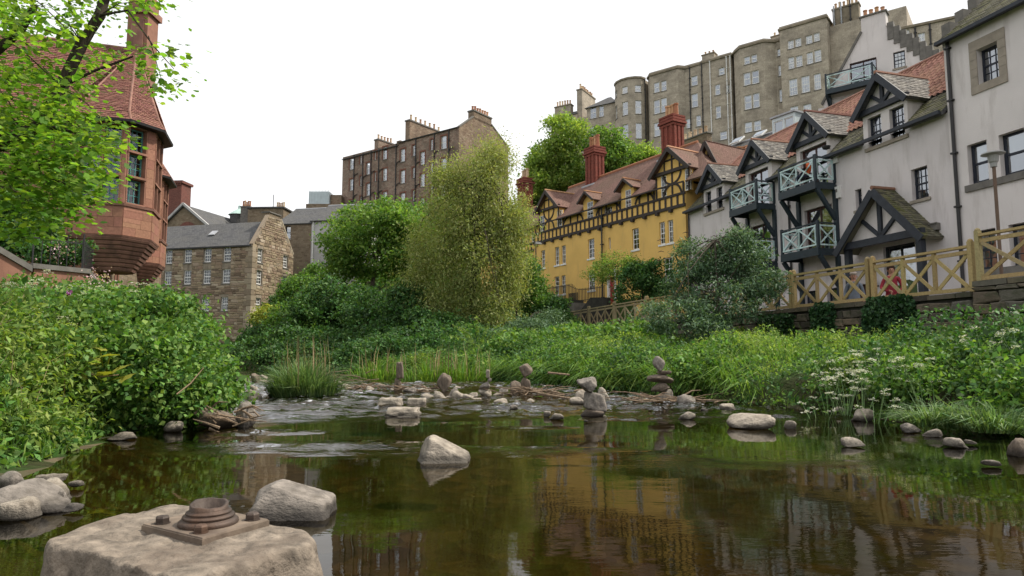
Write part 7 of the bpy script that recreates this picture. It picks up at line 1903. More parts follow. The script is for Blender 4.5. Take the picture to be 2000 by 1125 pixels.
def sph(px, py, y, rpx, ry=None, dz=None):
    p = at_y(px, py, y); r = rpx / FPX * y
    return (p.x, p.y, p.z, r, (ry if ry else r), (dz / FPX * y if dz else r))
def bz_(x, y): return Vector((x, y, gz(x, y)))

# willow in front of the yellow wing
Y0 = 36.0
wl = [sph(812, 548, Y0, 38, 1.6, 40), sph(1012, 430, Y0, 28, 1.4, 40), sph(868, 352, Y0, 32, 1.4, 30), sph(828, 470, Y0, 38, 1.6, 36), sph(1000, 560, Y0, 34, 1.5, 40), sph(975, 318, Y0, 30, 1.3, 22), sph(1000, 500, Y0, 36, 1.5, 60), sph(960, 310, Y0, 38, 1.5, 30), sph(890, 350, Y0, 34, 1.5, 30), sph(945, 352, Y0, 62, 2.0, 50), sph(905, 420, Y0, 85, 2.2, 70), sph(980, 440, Y0, 58, 2.0, 70), sph(862, 500, Y0, 58, 2.2, 60), sph(935, 520, Y0, 88, 2.4, 75), sph(862, 585, Y0, 58, 2.2, 50), sph(960, 600, Y0 - .5, 50, 1.8, 45), sph(905, 630, Y0, 45, 2, 25)]
p = at_y(925, 660, Y0 + .3); g = gz(p.x, p.y)
tree('willow_tree', 'tall yellow-green willow standing before the yellow house', (p.x, p.y, g), [(p.x, p.y, g - .2), (p.x - .1, p.y, g + 2.5), tuple(at_y(930, 500, Y0)), tuple(at_y(940, 420, Y0)), tuple(at_y(945, 340, Y0))], wl, M['lf_willow'], M['bark'], 1800, 60, .32, .135, None, .36, 1.35, .5, .25, .26, 3, 70, .2)
# round green tree left of it
Y0 = 46.0
gt = [sph(740, 430, Y0, 70, 2.6, 38), sph(680, 470, Y0, 52, 2.2, 45), sph(790, 450, Y0, 62, 2.4, 45), sph(730, 500, Y0, 80, 2.6, 45), sph(680, 520, Y0, 45, 2, 38), sph(820, 490, Y0, 45, 2, 60)]
p = at_y(727, 610, Y0); g = gz(p.x, p.y)
tree('round_tree', 'rounded mid-green tree with visible trunk, left of the willow', (p.x, p.y, g), [(p.x, p.y, g - .2), tuple(at_y(727, 560, Y0)), tuple(at_y(735, 500, Y0)), tuple(at_y(745, 440, Y0))], gt, M['lf_hill2'], M['bark_grey'], 1000, 42, .34, .21, None, .55, .6, .2, .5, .22, 4, 26, .2)
# small bright tree by the lamp post
Y0 = 38.5
p = at_y(1010, 640, Y0); g = gz(p.x, p.y)
tree('young_tree', 'small bright green tree under the blue sign', (p.x, p.y, g), [(p.x, p.y, g - .1), tuple(at_y(1008, 590, Y0)), tuple(at_y(1018, 540, Y0))], [sph(1020, 520, Y0, 32, 1.0, 28), sph(1030, 560, Y0, 42, 1.2, 32), sph(1000, 575, Y0, 36, 1.1, 38), sph(1045, 585, Y0, 34, 1.1, 28)], M['lf_mid'], M['bark_grey'], 420, 44, .2, .13, None, .5, .7, .2, .45, .15, 5, 14, .09)
# trees on the hillside behind the yellow roof
for i, (nm, lab, bl, mt, px, y, n) in enumerate((
    ('hill_tree', 'lime green tree rising highest behind the yellow house roof', [(1100, 265, 45, 42), (1080, 310, 45, 45), (1060, 350, 32, 40), (1105, 340, 45, 40)], 'lf_hill', 1090, 62, 620),
    ('hill_tree', 'darker green tree between the two red chimneys', [(1185, 280, 40, 30), (1200, 315, 45, 35), (1170, 330, 35, 35), (1215, 340, 30, 30)], 'lf_hill2', 1190, 60, 480),
    ('hill_tree', 'low bright tree against the tan houses beside the tall red chimney', [(1245, 310, 40, 28), (1275, 320, 30, 28), (1235, 345, 40, 30)], 'lf_hill', 1250, 62, 420),
    ('hill_tree', 'dense green tree just behind the wing chimney', [(1055, 330, 26, 45), (1120, 360, 50, 35), (1045, 380, 30, 30)], 'lf_hill2', 1080, 65, 420))):
    p = at_y(px, 390, y); g = gz(p.x, p.y); top = at_y(px, bl[0][1], y)
    tree(nm, lab, (p.x, p.y, g), [(p.x, p.y, g - .5), (p.x, p.y, (g + top.z) / 2), tuple(top)], [sph(a, b, y, r, 2.2, z) for a, b, r, z in bl], M[mt], M['bark'], n, 44, .38, .26, 'trees on the hillside behind the yellow house', .55, .6, .2, .5, .2, 20 + i, 14, .2)
# shrubs on the slope between mill and willow
def shrub(name, label, blobs, mat, n, per, cr, size, seed, group=None, aspect=.55, bark=None, gaps=.15, shell=.6, droop=.2, tr=.05, limbs=8, cz=.6):
    c = np.array([b[:3] for b in blobs]).mean(0); x, y = float(c[0]), float(c[1]); g = gz(x, y)
    top = max(b[2] for b in blobs)
    return tree(name, label, (x, y, g), [(x, y, g - .2), (x + .05, y, (g + top) / 2), (x, y, top)], blobs, mat, bark or M['bark'], n, per, cr, size, group, aspect, cz, droop, shell, gaps, seed, limbs, tr, 'shrub')
SG = 'shrubs on the slope between mill and willow'
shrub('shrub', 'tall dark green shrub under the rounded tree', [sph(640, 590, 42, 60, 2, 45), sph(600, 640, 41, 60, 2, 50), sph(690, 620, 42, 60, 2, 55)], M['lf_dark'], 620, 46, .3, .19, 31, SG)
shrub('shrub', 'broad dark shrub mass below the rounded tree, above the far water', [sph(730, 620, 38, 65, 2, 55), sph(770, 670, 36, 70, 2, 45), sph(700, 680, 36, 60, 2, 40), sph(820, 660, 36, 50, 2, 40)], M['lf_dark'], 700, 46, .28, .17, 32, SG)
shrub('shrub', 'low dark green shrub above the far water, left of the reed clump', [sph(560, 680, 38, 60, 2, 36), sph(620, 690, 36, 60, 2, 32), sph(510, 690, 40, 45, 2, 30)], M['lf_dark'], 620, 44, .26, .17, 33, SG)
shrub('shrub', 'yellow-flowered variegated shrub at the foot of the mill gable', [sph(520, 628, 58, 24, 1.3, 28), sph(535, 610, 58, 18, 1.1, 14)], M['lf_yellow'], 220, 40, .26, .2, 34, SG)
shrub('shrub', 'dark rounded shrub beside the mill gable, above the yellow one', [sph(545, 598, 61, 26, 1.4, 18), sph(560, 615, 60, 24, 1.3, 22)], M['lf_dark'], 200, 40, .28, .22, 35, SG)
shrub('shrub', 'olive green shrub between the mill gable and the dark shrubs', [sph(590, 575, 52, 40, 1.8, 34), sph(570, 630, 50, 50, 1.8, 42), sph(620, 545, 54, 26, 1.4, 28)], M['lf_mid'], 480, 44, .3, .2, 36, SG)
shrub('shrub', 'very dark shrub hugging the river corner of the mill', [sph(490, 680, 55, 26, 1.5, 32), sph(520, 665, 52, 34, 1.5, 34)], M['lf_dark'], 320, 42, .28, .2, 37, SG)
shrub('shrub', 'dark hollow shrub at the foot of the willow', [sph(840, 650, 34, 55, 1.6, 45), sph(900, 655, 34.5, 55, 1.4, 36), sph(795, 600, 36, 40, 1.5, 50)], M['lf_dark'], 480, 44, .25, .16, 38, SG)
shrub('shrub', 'grey-green feathery shrub between willow and timber fence', [sph(1030, 640, 31, 45, 1.0, 20), sph(1000, 655, 30, 40, 1.0, 16), sph(1070, 625, 34, 30, 1.0, 20)], M['lf_blue'], 260, 34, .2, .13, 39, None, .3)
shrub('shrub', 'dark green shrub crowding the black steps', [sph(1085, 610, 38, 36, 1.0, 22), sph(1060, 600, 39, 30, 1.0, 30)], M['lf_dark'], 260, 44, .2, .14, 40)
shrub('hillside_shrub', 'bright bank of bushes along the hill crest behind the rounded tree', [sph(800, 420, 70, 60, 2.5, 30), sph(700, 440, 72, 50, 2.5, 30), sph(880, 430, 66, 60, 2.5, 50)], M['lf_mid'], 420, 40, .45, .3, 41)
# small tree and dark shrub before the red door
shrub('small_tree', 'thin pale green small tree before the red door', [sph(1205, 520, 37, 42, 1.0, 28), sph(1175, 535, 37, 26, 1.0, 18), sph(1240, 530, 37, 26, 1.0, 24)], M['lf_lime'], 300, 30, .2, .11, 42, None, .4, M['bark_grey'], .3, .3, tr=.06, limbs=24)
shrub('shrub', 'dark glossy shrub behind the fence, right of the red door', [sph(1250, 550, 35, 40, 1.0, 36), sph(1285, 545, 34, 36, 1.0, 40), sph(1225, 575, 35, 26, 1, 20)], M['lf_dark'], 400, 44, .17, .13, 43)
# buddleia leaning over the fence
bl = [sph(1400, 520, 21.5, 60, .9, 50), sph(1450, 500, 21, 55, .9, 50), sph(1350, 560, 21.5, 60, .9, 45), sph(1420, 590, 20.5, 80, 1.0, 45), sph(1310, 620, 20.5, 75, 1.0, 36), sph(1490, 560, 20.5, 45, .8, 32), sph(1380, 640, 20, 70, 1, 30), sph(1340, 500, 22, 26, .6, 40), sph(1450, 470, 21, 26, .6, 26)]
shrub('buddleia_bush', 'big grey-green buddleia bush leaning over the timber fence', bl, M['lf_blue'], 1150, 34, .15, .115, 44, None, .3, M['bark_grey'], .2, .35, .35, .07, 40)
# dead flower spikes on the buddleia
rt = empty('dead_flower_spikes', tuple(at_y(1330, 500, 21)), 'brown drooping seed spikes on the buddleia bush', 'flower')
for k, (px, py) in enumerate(((1295, 470), (1297, 492), (1293, 510), (1345, 455), (1400, 462), (1425, 455), (1505, 470))):
    a = at_y(px, py, 21); MB().tube([tuple(a), tuple(a + Vector((-.09, 0, .03))), tuple(a + Vector((-.2, 0, -.01)))], [.008, .014, .006], 5).build('spike', M['brown_frame'], rt)

# foreground bush on the near bank
def on_left(x, y, h): return (x, y, gz(x, y) + h)
BL = [(-4.2, 8.3, .3, .5, .6, .3), (-4.6, 8.2, .6, .9, 1.0, .65), (-4.9, 7.6, .85, .85, .9, .8), (-5.5, 8.6, .88, 1.0, 1.0, .8), (-4.4, 8.9, .4, .65, .8, .5), (-5.9, 9.6, 1.0, 1.2, 1.1, .75), (-5.1, 9.4, 1.05, .9, .9, .75)]
shrub('bramble_bush', 'dense bright green bush overhanging the water on the near bank', BL, M['lf_mid'], 1700, 52, .13, .062, 50, None, .72, M['bark_grey'], .12, .72, .25, .05, 20)
BL2 = [(-4.35, 5.9, .2, .35, .5, .35), (-5.05, 6.2, .65, .7, .9, .6), (-5.4, 6.6, .8, 1.0, .9, .7), (-4.6, 5.7, .35, .5, .6, .4), (-6.2, 7.4, .95, 1.1, .9, .7), (-5.3, 5.2, .55, .7, .6, .6), (-4.75, 7.0, .4, .4, .6, .4)]
shrub('tall_herbs', 'tall pale green herbs and nettles at the picture edge of the near bank', BL2, M['lf_lime'], 1100, 42, .14, .066, 51, None, .34, M['bark_grey'], .15, .55, .1, .03, 30)
BL3 = [(-7.4, 10.6, 1.25, 1.5, 1.0, .6), (-8.8, 11.2, 1.4, 1.5, 1.0, .65), (-6.3, 11.6, 1.1, 1.0, 1.0, .6), (-9.5, 14.0, 1.7, 1.8, 1.4, .7), (-7.6, 14.0, 1.5, 1.4, 1.2, .6)]
shrub('wild_shrub', 'leafy wild shrubs with white umbels below the terrace wall', BL3, M['lf_mid'], 900, 36, .17, .1, 52, None, .6, M['bark_grey'], .15, .6)
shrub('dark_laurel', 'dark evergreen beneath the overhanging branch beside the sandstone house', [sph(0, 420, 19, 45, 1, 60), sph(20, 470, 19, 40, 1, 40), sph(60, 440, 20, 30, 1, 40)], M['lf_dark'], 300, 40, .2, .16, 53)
shrub('rose_shrub', 'dark climbing rose behind the iron railing', [sph(110, 500, 18.6, 45, .5, 26), sph(150, 490, 19, 26, .5, 24)], M['lf_dark'], 200, 30, .12, .1, 54)
shrub('wild_shrub', 'green scrub at the foot of the sandstone turret', [sph(250, 590, 19, 50, 1.0, 22), sph(330, 610, 18, 40, 1, 18), sph(190, 580, 18, 40, 1, 22)], M['lf_mid'], 360, 34, .16, .11, 55)
shrub('wild_shrub', 'fresh green scrub along the near bank beyond the bush, towards the mill', [(-7.2, 13, .9, .9, 1.6, .6), (-8.6, 16.5, 1.2, 1.2, 1.8, .7), (-11, 20, 1.6, 1.6, 2, .8)], M['lf_mid'], 420, 36, .18, .12, 56)

# overhanging sycamore boughs at the upper corner: lobed leaves in flat sprays
rng = np.random.default_rng(61)
LOBE = [(0, -.42), (.2, -.42), (.42, -.26), (.40, -.04), (.5, .2), (.27, .24), (0, .55), (-.27, .24), (-.5, .2), (-.40, -.04), (-.42, -.26), (-.2, -.42)]
def lobed(name, C, ax, nr, size, mat, parent):
    sd = unit(np.cross(ax, nr)); up = np.cross(sd, ax); L = np.array(LOBE); k = len(L); n = len(C)
    V = C[:, None] + (sd[:, None] * L[None, :, :1] + ax[:, None] * L[None, :, 1:2]) * size[:, None, None] + up[:, None] * (-(np.abs(L[:, 0]) * .22 + (L[:, 1] + .5) ** 2 * .12))[None, :, None] * size[:, None, None]
    o = np_mesh(name, V.reshape(-1, 3), np.arange(n * k).reshape(n, k), mat, parent); tag(o, kind='stuff'); return o
syc = empty('sycamore_tree', (-9.7, 7.9, 1.0), 'sycamore boughs with bright fresh leaves hanging into the upper corner', 'tree')
regs = [((-40, 160), (140, 215), 34), ((-40, 190), (215, 300), 60), ((-40, 175), (290, 380), 58), ((-40, 165), (370, 430), 30), ((-40, 110), (430, 470), 10), ((-40, 260), (-60, 30), 40), ((-40, 150), (30, 90), 18), ((-40, 80), (90, 160), 14), ((250, 305), (-30, 35), 7), ((285, 325), (60, 125), 3), ((300, 340), (155, 185), 4), ((150, 225), (95, 145), 6), ((175, 215), (240, 280), 8), ((170, 200), (330, 370), 6)]
cl = []
for (xa, xb), (ya, yb), n in regs:
    for _ in range(n):
        d = rng.uniform(6.2, 9.0); cl.append(at_y(rng.uniform(xa, xb), rng.uniform(ya, yb), d)[:])
for _ in range(150):
    v_ = rng.normal(size=3); v_ /= np.linalg.norm(v_); cl.append((-9.2 + 2.6 * v_[0], 8.0 + 1.8 * v_[1], 5.6 + 2.0 * v_[2]))
cl = np.array([c for c in cl if to_px(c)[0] < 20 or to_px(c)[1] < -40 or True and len(c) == 3])
per = 32; idx = np.repeat(np.arange(len(cl)), per)
off = rng.normal(size=(len(idx), 3)) * np.array([.17, .17, .07])
C = cl[idx] + off
ax = unit(off * np.array([1, 1, .3]) + rng.normal(size=off.shape) * .06 + np.array([.05, -.03, -.05])); nr = unit(rng.normal(size=off.shape) * .35 + np.array([0, -.15, 1.0]))
lobed('crown', C, ax, nr, .068 * rng.uniform(.5, 1.35, len(C)), M['lf_bright'], syc)
tk = [(-9.7, 7.9, .8), (-9.6, 7.85, 2.2), (-9.45, 7.8, 3.6), (-9.2, 7.8, 5.2), (-9.0, 7.9, 7.0)]
MB().tube(tk, [.34, .28, .25, .19, .11], 10).build('trunk', M['bark'], syc)
MB().tube([(-9.55, 7.83, 2.7), (-8.8, 7.7, 3.15), tuple(at_y(-30, 290, 7.6))], [.17, .13, .1], 8).build('bough', M['bark'], syc)
MB().tube([(-9.3, 7.8, 4.6), (-8.2, 7.4, 5.6), (-7.2, 7.2, 6.6)], [.13, .09, .05], 8).build('bough', M['bark'], syc)
bo = [at_y(-30, 290, 7.6), at_y(50, 262, 7.6), at_y(85, 235, 7.6), at_y(120, 170, 7.6), at_y(160, 85, 7.6), at_y(195, 30, 7.6), at_y(215, -40, 7.7)]
MB().tube([tuple(p) for p in bo], [.10, .075, .07, .07, .065, .06, .05], 8).build('bough', M['bark'], syc)
for pts, w in (([(60, 250), (110, 250), (160, 262), (240, 300)], .025), ([(195, 30), (250, 20), (300, 90), (340, 135)], .016), ([(0, 350), (80, 340), (160, 372), (220, 400)], .02), ([(-30, 120), (40, 60), (70, 10)], .06), ([(-30, 330), (60, 330), (140, 290), (215, 270)], .018), ([(120, 170), (180, 140), (260, 110)], .02), ([(290, 70), (305, 120), (320, 170)], .006), ([(80, 420), (40, 380), (-30, 350)], .02)):
    MB().tube([tuple(at_y(a, b, 7.4)) for a, b in pts], [w, w * .8, w * .55, w * .25][:len(pts)], 6).build('branch', M['bark'], syc)
for i in range(0, len(cl), 3):
    e = Vector(cl[i]); s = min((Vector(p) for p in bo), key=lambda p: (p - e).length)
    if (s - e).length < 1.1: MB().tube([tuple(s), tuple(s.lerp(e, .5) + Vector((0, 0, .06))), tuple(e)], [.009, .006, .003], 4).build('twig', M['bark'], syc)

# ground cover
def blades(name, P, H, mat, rng, lean=.35, w=.012, label=None, cat=None, parent=None, dirn=None, radial=None):
    n = len(P); a = rng.uniform(0, 2 * math.pi, n); d = np.stack([np.cos(a), np.sin(a), 0 * a], 1)
    if radial is not None: d = unit(d * .6 + radial)
    if dirn is not None: d = unit(d + np.array(dirn))
    s = np.stack([-d[:, 1], d[:, 0], 0 * a], 1); s = unit(s + rng.normal(size=(n, 3)) * .2)
    ww = w * rng.uniform(.6, 1.3, n)[:, None] if np.isscalar(w) else (w * rng.uniform(.6, 1.3, n))[:, None]
    H = H[:, None]; L = (lean * rng.uniform(.3, 1.6, n))[:, None]
    m = P + np.array([0, 0, 1]) * H * .62 + d * H * L * .35; t = P + np.array([0, 0, 1]) * H * (1 - .3 * L) + d * H * L
    V = np.stack([P - s * ww, P + s * ww, m + s * ww * .8, m - s * ww * .8, t + s * ww * .12, t - s * ww * .12], 1).reshape(-1, 3)
    b = np.arange(n) * 6; F = np.concatenate([np.stack([b, b + 1, b + 2, b + 3], 1), np.stack([b + 3, b + 2, b + 4, b + 5], 1)])
    return np_mesh(name, V, F, mat, parent)
def scatter(n, xlo, xhi, ylo, yhi, rng, cond):
    y = ylo + (yhi - ylo) * rng.random(n) ** 1.35; x = rng.uniform(xlo, xhi, n); k = cond(x, y); return x[k], y[k]
rng = np.random.default_rng(71)
right = lambda x, y: (x > xr(y) - .12) & (x < xw(y) + .05) & (y < 41) & (np.abs(x / np.maximum(y + 1.5, .1)) < 1.25)
def patch(x, y, s, seed): return fbm(x * s, y * s, 0, 3, seed)
# nettles and leafy growth on the far bank, in lumps of three kinds
x, y = scatter(400000, -8, 14, 3.0, 41, rng, right)
lump = patch(x, y, .75, 6); H = .30 + .34 * lump + .16 * patch(x, y, 2.2, 7) + .30 * sstep(3.5, 7, x) * sstep(13, 9, y) * sstep(0.2, 1.6, x - xr(y))
H = H.clip(.06, .95) * (0.35 + 0.65 * sstep(-.1, .5, x - xr(y))) * (1 - .45 * sstep(2.2, .6, xw(y) - x))
h = H * rng.random(len(x)) ** .4
P = np.stack([x, y, ground(x, y) + h], 1); over = (1 - sstep(-.1, .8, x - xr(y)))
P[:, 0] -= over * rng.random(len(x)) * .38; P[:, 1] -= over * rng.random(len(x)) * .12
kind_ = patch(x, y, .42, 5) + .45 * patch(x, y, 1.6, 55)
dirs = unit(np.stack([-np.ones(len(x)) * .5, -np.ones(len(x)) * .4, np.ones(len(x)) * .2], 1) + rng.normal(size=(len(x), 3)) * .4)
sz = (.036 + .0085 * np.sqrt(y))
for sel, mt, asp, sc, lab in (((kind_ < -.28), 'lf_dark', .62, 1.15, 'dark ground elder and nettles in patches on the far river bank'), ((kind_ >= -.28) & (kind_ < .25), 'lf_mid', .55, 1.0, 'green nettles and leafy weeds covering the far river bank'), ((kind_ >= .25), 'lf_lime', .42, .85, 'pale yellow-green weeds in patches on the far river bank')):
    o = leaves('undergrowth', P[sel], dirs[sel], sz[sel] * sc, M[mt], None, rng, asp, .55, .25); tag(o, lab, 'weeds')
x, y = scatter(95000, -8, 14, 3.0, 41, rng, lambda x, y: right(x, y) & (patch(x, y, .5, 25) > .0) & ((y > 11) | (x - xr(y) > 1.2)))
H = (.38 + .25 * patch(x, y, .7, 8)).clip(.15, .8) * rng.uniform(.6, 1.2, len(x))
o = blades('grass', np.stack([x, y, ground(x, y) - .02], 1), H, M['lf_grass'], rng, .5, .006 + .0004 * y); tag(o, 'tall fresh grass on the far river bank', 'grass', kind='stuff')
# hanging grass at the waterline
y = rng.uniform(11.5, 30, 3500); x = xr(y) + rng.uniform(-.05, .25, len(y))
o = blades('hanging_grass', np.stack([x, y, ground(x, y) + .1 + .25 * rng.random(len(y))], 1), rng.uniform(.2, .5, len(y)), M['lf_grass'], rng, 1.3, .006 + .0003 * y, dirn=(-1.6, -.8, -.6)); tag(o, 'overhanging grass along the undercut far bank', 'grass', kind='stuff')
# separate nettle clumps that break up the bank
rn = random.Random(77)
k = 0
while k < 46:
    y_ = 7.0 + 20 * rn.random() ** 1.4; x_ = float(xr(y_)) + (.15 + rn.random() ** 1.3 * (float(xw(y_)) - float(xr(y_)) - 1.6) if k % 2 else rn.uniform(.12, .35))
    if abs(x_ / y_) > .80: continue
    r_ = rn.uniform(.3, .62); g_ = gz(x_, y_); mt = rn.choice(('lf_mid', 'lf_mid', 'lf_dark', 'lf_lime'))
    shrub('nettle_clump', which({'lf_mid': 'green', 'lf_dark': 'dark', 'lf_lime': 'pale'}[mt] + ' nettle clump', (x_, y_, g_ + .4), LAND_BANK), [(x_, y_, g_ + .12, r_, r_ * .8, rn.uniform(.35, .6)), (x_ + r_ * .5, y_ + .1, g_ + .1, r_ * .7, r_ * .6, .35)], M[mt], 60, 26, .09, .055 + .0012 * y_, 700 + k, 'nettle clumps on the far bank', rn.choice((.45, .6)), M['lf_reed'], .1, .6, .3, .012, 0)
    k += 1
for k, (px, py, y_, r_, mt) in enumerate(((960, 700, 26, 46, 'lf_mid'), (1040, 690, 25, 50, 'lf_lime'), (1110, 685, 24, 50, 'lf_mid'), (1190, 690, 21, 55, 'lf_lime'), (1120, 715, 19.5, 55, 'lf_mid'), (1250, 705, 17.5, 60, 'lf_mid'), (1030, 665, 30, 45, 'lf_lime'), (1170, 668, 27, 45, 'lf_mid'), (1320, 690, 16, 55, 'lf_dark'), (930, 680, 30, 40, 'lf_mid'), (1080, 660, 32, 40, 'lf_mid'), (1230, 668, 23, 45, 'lf_lime'), (1420, 690, 14.5, 55, 'lf_mid'), (1370, 720, 13, 50, 'lf_mid'), (1850, 700, 10, 75, 'lf_mid'), (1950, 690, 9.2, 75, 'lf_dark'), (1780, 740, 9.6, 70, 'lf_mid'), (1990, 740, 8.0, 75, 'lf_mid'))):
    c_ = at_y(px, py, y_); R_ = r_ / FPX * y_; g_ = gz(c_.x, c_.y)
    shrub('bramble_mound', which({'lf_mid': 'green', 'lf_dark': 'dark', 'lf_lime': 'pale'}[mt] + ' bramble mound', (c_.x, c_.y, c_.z), LAND_BANK), [(c_.x, c_.y, g_ + .1, R_, R_ * .8, max(.35, c_.z + R_ * .35 - g_)), (c_.x - R_ * .7, c_.y - .3, g_ + .05, R_ * .7, R_ * .6, max(.3, c_.z + R_ * .1 - g_))], M[mt], 130, 30, .11, .05 + .0022 * y_, 800 + k, 'bramble mounds on the far bank', .6, M['lf_reed'], .1, .6, .3, .012, 0)
# broad docks and dead stems among the near herbs
x, y = scatter(1500, -7.5, -3.6, 4.6, 8.0, rng, lambda x, y: (x < xl(y) - .1) & (x > -.80 * y - .6))
o = leaves('dock_leaves', np.stack([x, y, ground(x, y) + rng.uniform(.15, .75, len(x)) * sstep(-.1, .9, xl(y) - x)], 1), unit(np.stack([np.ones(len(x)) * .5, -np.ones(len(x)) * .7, np.ones(len(x)) * .1], 1) + rng.normal(size=(len(x), 3)) * .4), .17, M['lf_mid'], None, rng, .42, .9, .3); tag(o, 'broad dock leaves scattered through the near bank herbs', 'weeds')
x, y = scatter(500, -8, -3.8, 4.6, 9.0, rng, lambda x, y: (x < xl(y) - .2) & (x > -.80 * y - .6))
o = blades('dry_stems', np.stack([x, y, ground(x, y) + .1], 1), rng.uniform(.5, 1.15, len(x)), M['lf_dry'], rng, .5, .004); tag(o, 'dry straw stems among the near bank herbs', 'weeds', kind='stuff')
y_ = np.array([])
# tall stems and grass through the near herbs
x, y = scatter(9000, -8, -3.2, 4.6, 8.4, rng, lambda x, y: (x < xl(y) - .1) & (x > -.80 * y - 1))
o = blades('grass', np.stack([x, y, ground(x, y) + .25], 1), (.55 + .3 * patch(x, y, 1.1, 90)).clip(.2, 1.0) * rng.uniform(.5, 1.25, len(x)) * sstep(0, 1.2, xl(y) - x), M['lf_grass'], rng, .45, .0045); tag(o, 'tall seeding grass among the near bank herbs', 'grass', kind='stuff')
# near bank
left = lambda x, y: (x < xl(y) + .05) & (x > -1.3 * y - 4) & (x > -17)
x, y = scatter(270000, -17, -2.6, 1.5, 26, rng, left)
H = (.34 + .22 * patch(x, y, .9, 12)).clip(.1, .8) * sstep(-.15, .45, xl(y) - x) * (.35 + .65 * sstep(3.6, 5.5, y)); h = H * rng.random(len(x)) ** .5
P = np.stack([x, y, ground(x, y) + h], 1)
o = leaves('undergrowth', P, unit(np.stack([np.ones(len(x)) * .5, -np.ones(len(x)) * .4, np.ones(len(x)) * .3], 1) + rng.normal(size=(len(x), 3)) * .5), .075, M['lf_mid'], None, rng, .5, .8, .2)
tag(o, 'leafy weeds covering the near river bank', 'weeds')
x, y = scatter(30000, -15, -2.6, 1.5, 18, rng, left)
o = blades('grass', np.stack([x, y, ground(x, y) - .02], 1), (.14 + .2 * sstep(4.5, 7, y)) * rng.uniform(.5, 1.4, len(x)), M['lf_grass'], rng, .55, .0055); tag(o, 'grass tufts on the near river bank', 'grass', kind='stuff')
# leafy cover on the middle slope beyond the bend
mid = lambda x, y: (x > xr(y) - .1) & (x < np.where(y < 41, xw(y) - .5, 4)) & (x > -.42 * y - 3) & (y > 24)
x, y = scatter(110000, -30, 6, 24, 62, rng, mid)
h = (.55 + .5 * patch(x, y, .35, 15)).clip(.1, 1.4) * rng.random(len(x)) ** .5
Pm = np.stack([x, y, ground(x, y) + h], 1); dk_ = (x + 1.2 * patch(x, y, .4, 16) < -1.5)  # dark shrubs here, with the bank's shade put into the leaf colour
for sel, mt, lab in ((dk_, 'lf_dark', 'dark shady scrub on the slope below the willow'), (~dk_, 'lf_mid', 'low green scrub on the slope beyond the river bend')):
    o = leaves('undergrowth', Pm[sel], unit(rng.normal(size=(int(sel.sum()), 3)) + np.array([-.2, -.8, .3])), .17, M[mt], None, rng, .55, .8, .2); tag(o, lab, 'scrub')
for k, (px, py, y_, r_) in enumerate(((600, 712, 30, 55), (690, 712, 28.5, 55), (780, 705, 29, 60), (860, 700, 29.5, 50), (540, 715, 32, 45))):
    c_ = at_y(px, py, y_); R_ = r_ / FPX * y_; g_ = gz(c_.x, c_.y)
    shrub('bank_shrub', ('dark low shrub at the far waterline ' + ('right behind the reed clump', 'left of the standing stone', 'right of the standing stone', 'behind the round balanced boulder', 'nearest the mill')[k]), [(c_.x, c_.y, g_ + .2, R_, R_ * .6, max(.5, c_.z + R_ * .6 - g_))], M['lf_dark'], 150, 40, .2, .13, 900 + k, 'dark shrubs at the far waterline', .6, None, .1, .6, .3, .03, 4)
# hill slopes
x = rng.uniform(-50, 60, 90000); y = rng.uniform(56, 112, 90000)
o = leaves('hill_scrub', np.stack([x, y, ground(x, y) + rng.random(len(x)) ** .6 * (.9 + .6 * patch(x, y, .2, 17))], 1), unit(rng.normal(size=(len(x), 3)) + np.array([0, -.8, .3])), .5, M['lf_mid'], None, rng, .55, .8, .2); tag(o, 'rough green scrub on the hill slopes', 'scrub')

# reed clump, sedge, flowers: things of their own
def clump_of(name, label, c, r, n, hgt, mat, seed, lean=.5, w=.008, cat='reeds', dry=0, group=None):
    rng = np.random.default_rng(seed); rt = empty(name, c, label, cat, group)
    a = rng.uniform(0, 2 * math.pi, n); q = r * np.sqrt(rng.random(n)); P = np.stack([c[0] + q * np.cos(a), c[1] + q * np.sin(a) * .7, np.full(n, c[2])], 1)
    rad_ = np.stack([np.cos(a), np.sin(a), 0 * a], 1); tag(blades('leaf_blades', P, hgt * rng.uniform(.35, 1.1, n) * (1 - .5 * (q / r) ** 2), mat, rng, lean * (.35 + 1.1 * q / r), w, parent=rt, radial=rad_), kind='stuff')
    if dry:
        P2 = P[:dry]; P2 = c[None, :] * 0 + P2 if False else P2
        tag(blades('dry_stems', P2, hgt * rng.uniform(.9, 1.5, dry), M['lf_dry'], rng, .12, w * 1.2, parent=rt), kind='stuff')
    return rt
cc = at_z(575, 782, .06); cc.y += .55
clump_of('reed_clump', 'green reed clump with dry straw stems standing in the river', tuple(cc), .62, 2600, .85, M['lf_reed'], 81, .6, .008, 'reeds', 40)
for i, (px, py, r, lab) in enumerate(((1860, 838, .3, 'drooping sedge at the foot of the nettle bank'), (1935, 842, .36, 'drooping sedge tuft nearest the picture edge'), (1990, 850, .3, 'small sedge tuft at the picture edge below the bank'))):
    c = at_z(px, py, .05); clump_of('sedge_tuft', lab, (c.x, c.y + .3, .05), r, 520, .42, M['lf_reed'], 82 + i, 1.0, .007, 'sedge', 0, 'sedge tufts on the far waterline')
for i, (px, py, lab) in enumerate(((730, 742, 'reedy tuft on the far bank left of the standing stone'), (830, 745, 'reedy tuft on the far bank right of the standing stone'), (900, 745, 'reedy tuft with straw behind the round balanced boulder'))):
    c = at_z(px, py, .1); clump_of('reed_clump', lab, (c.x, c.y + .8, .1), .9, 420, .8, M['lf_grass'], 90 + i, .8, .012, 'reeds', 24)
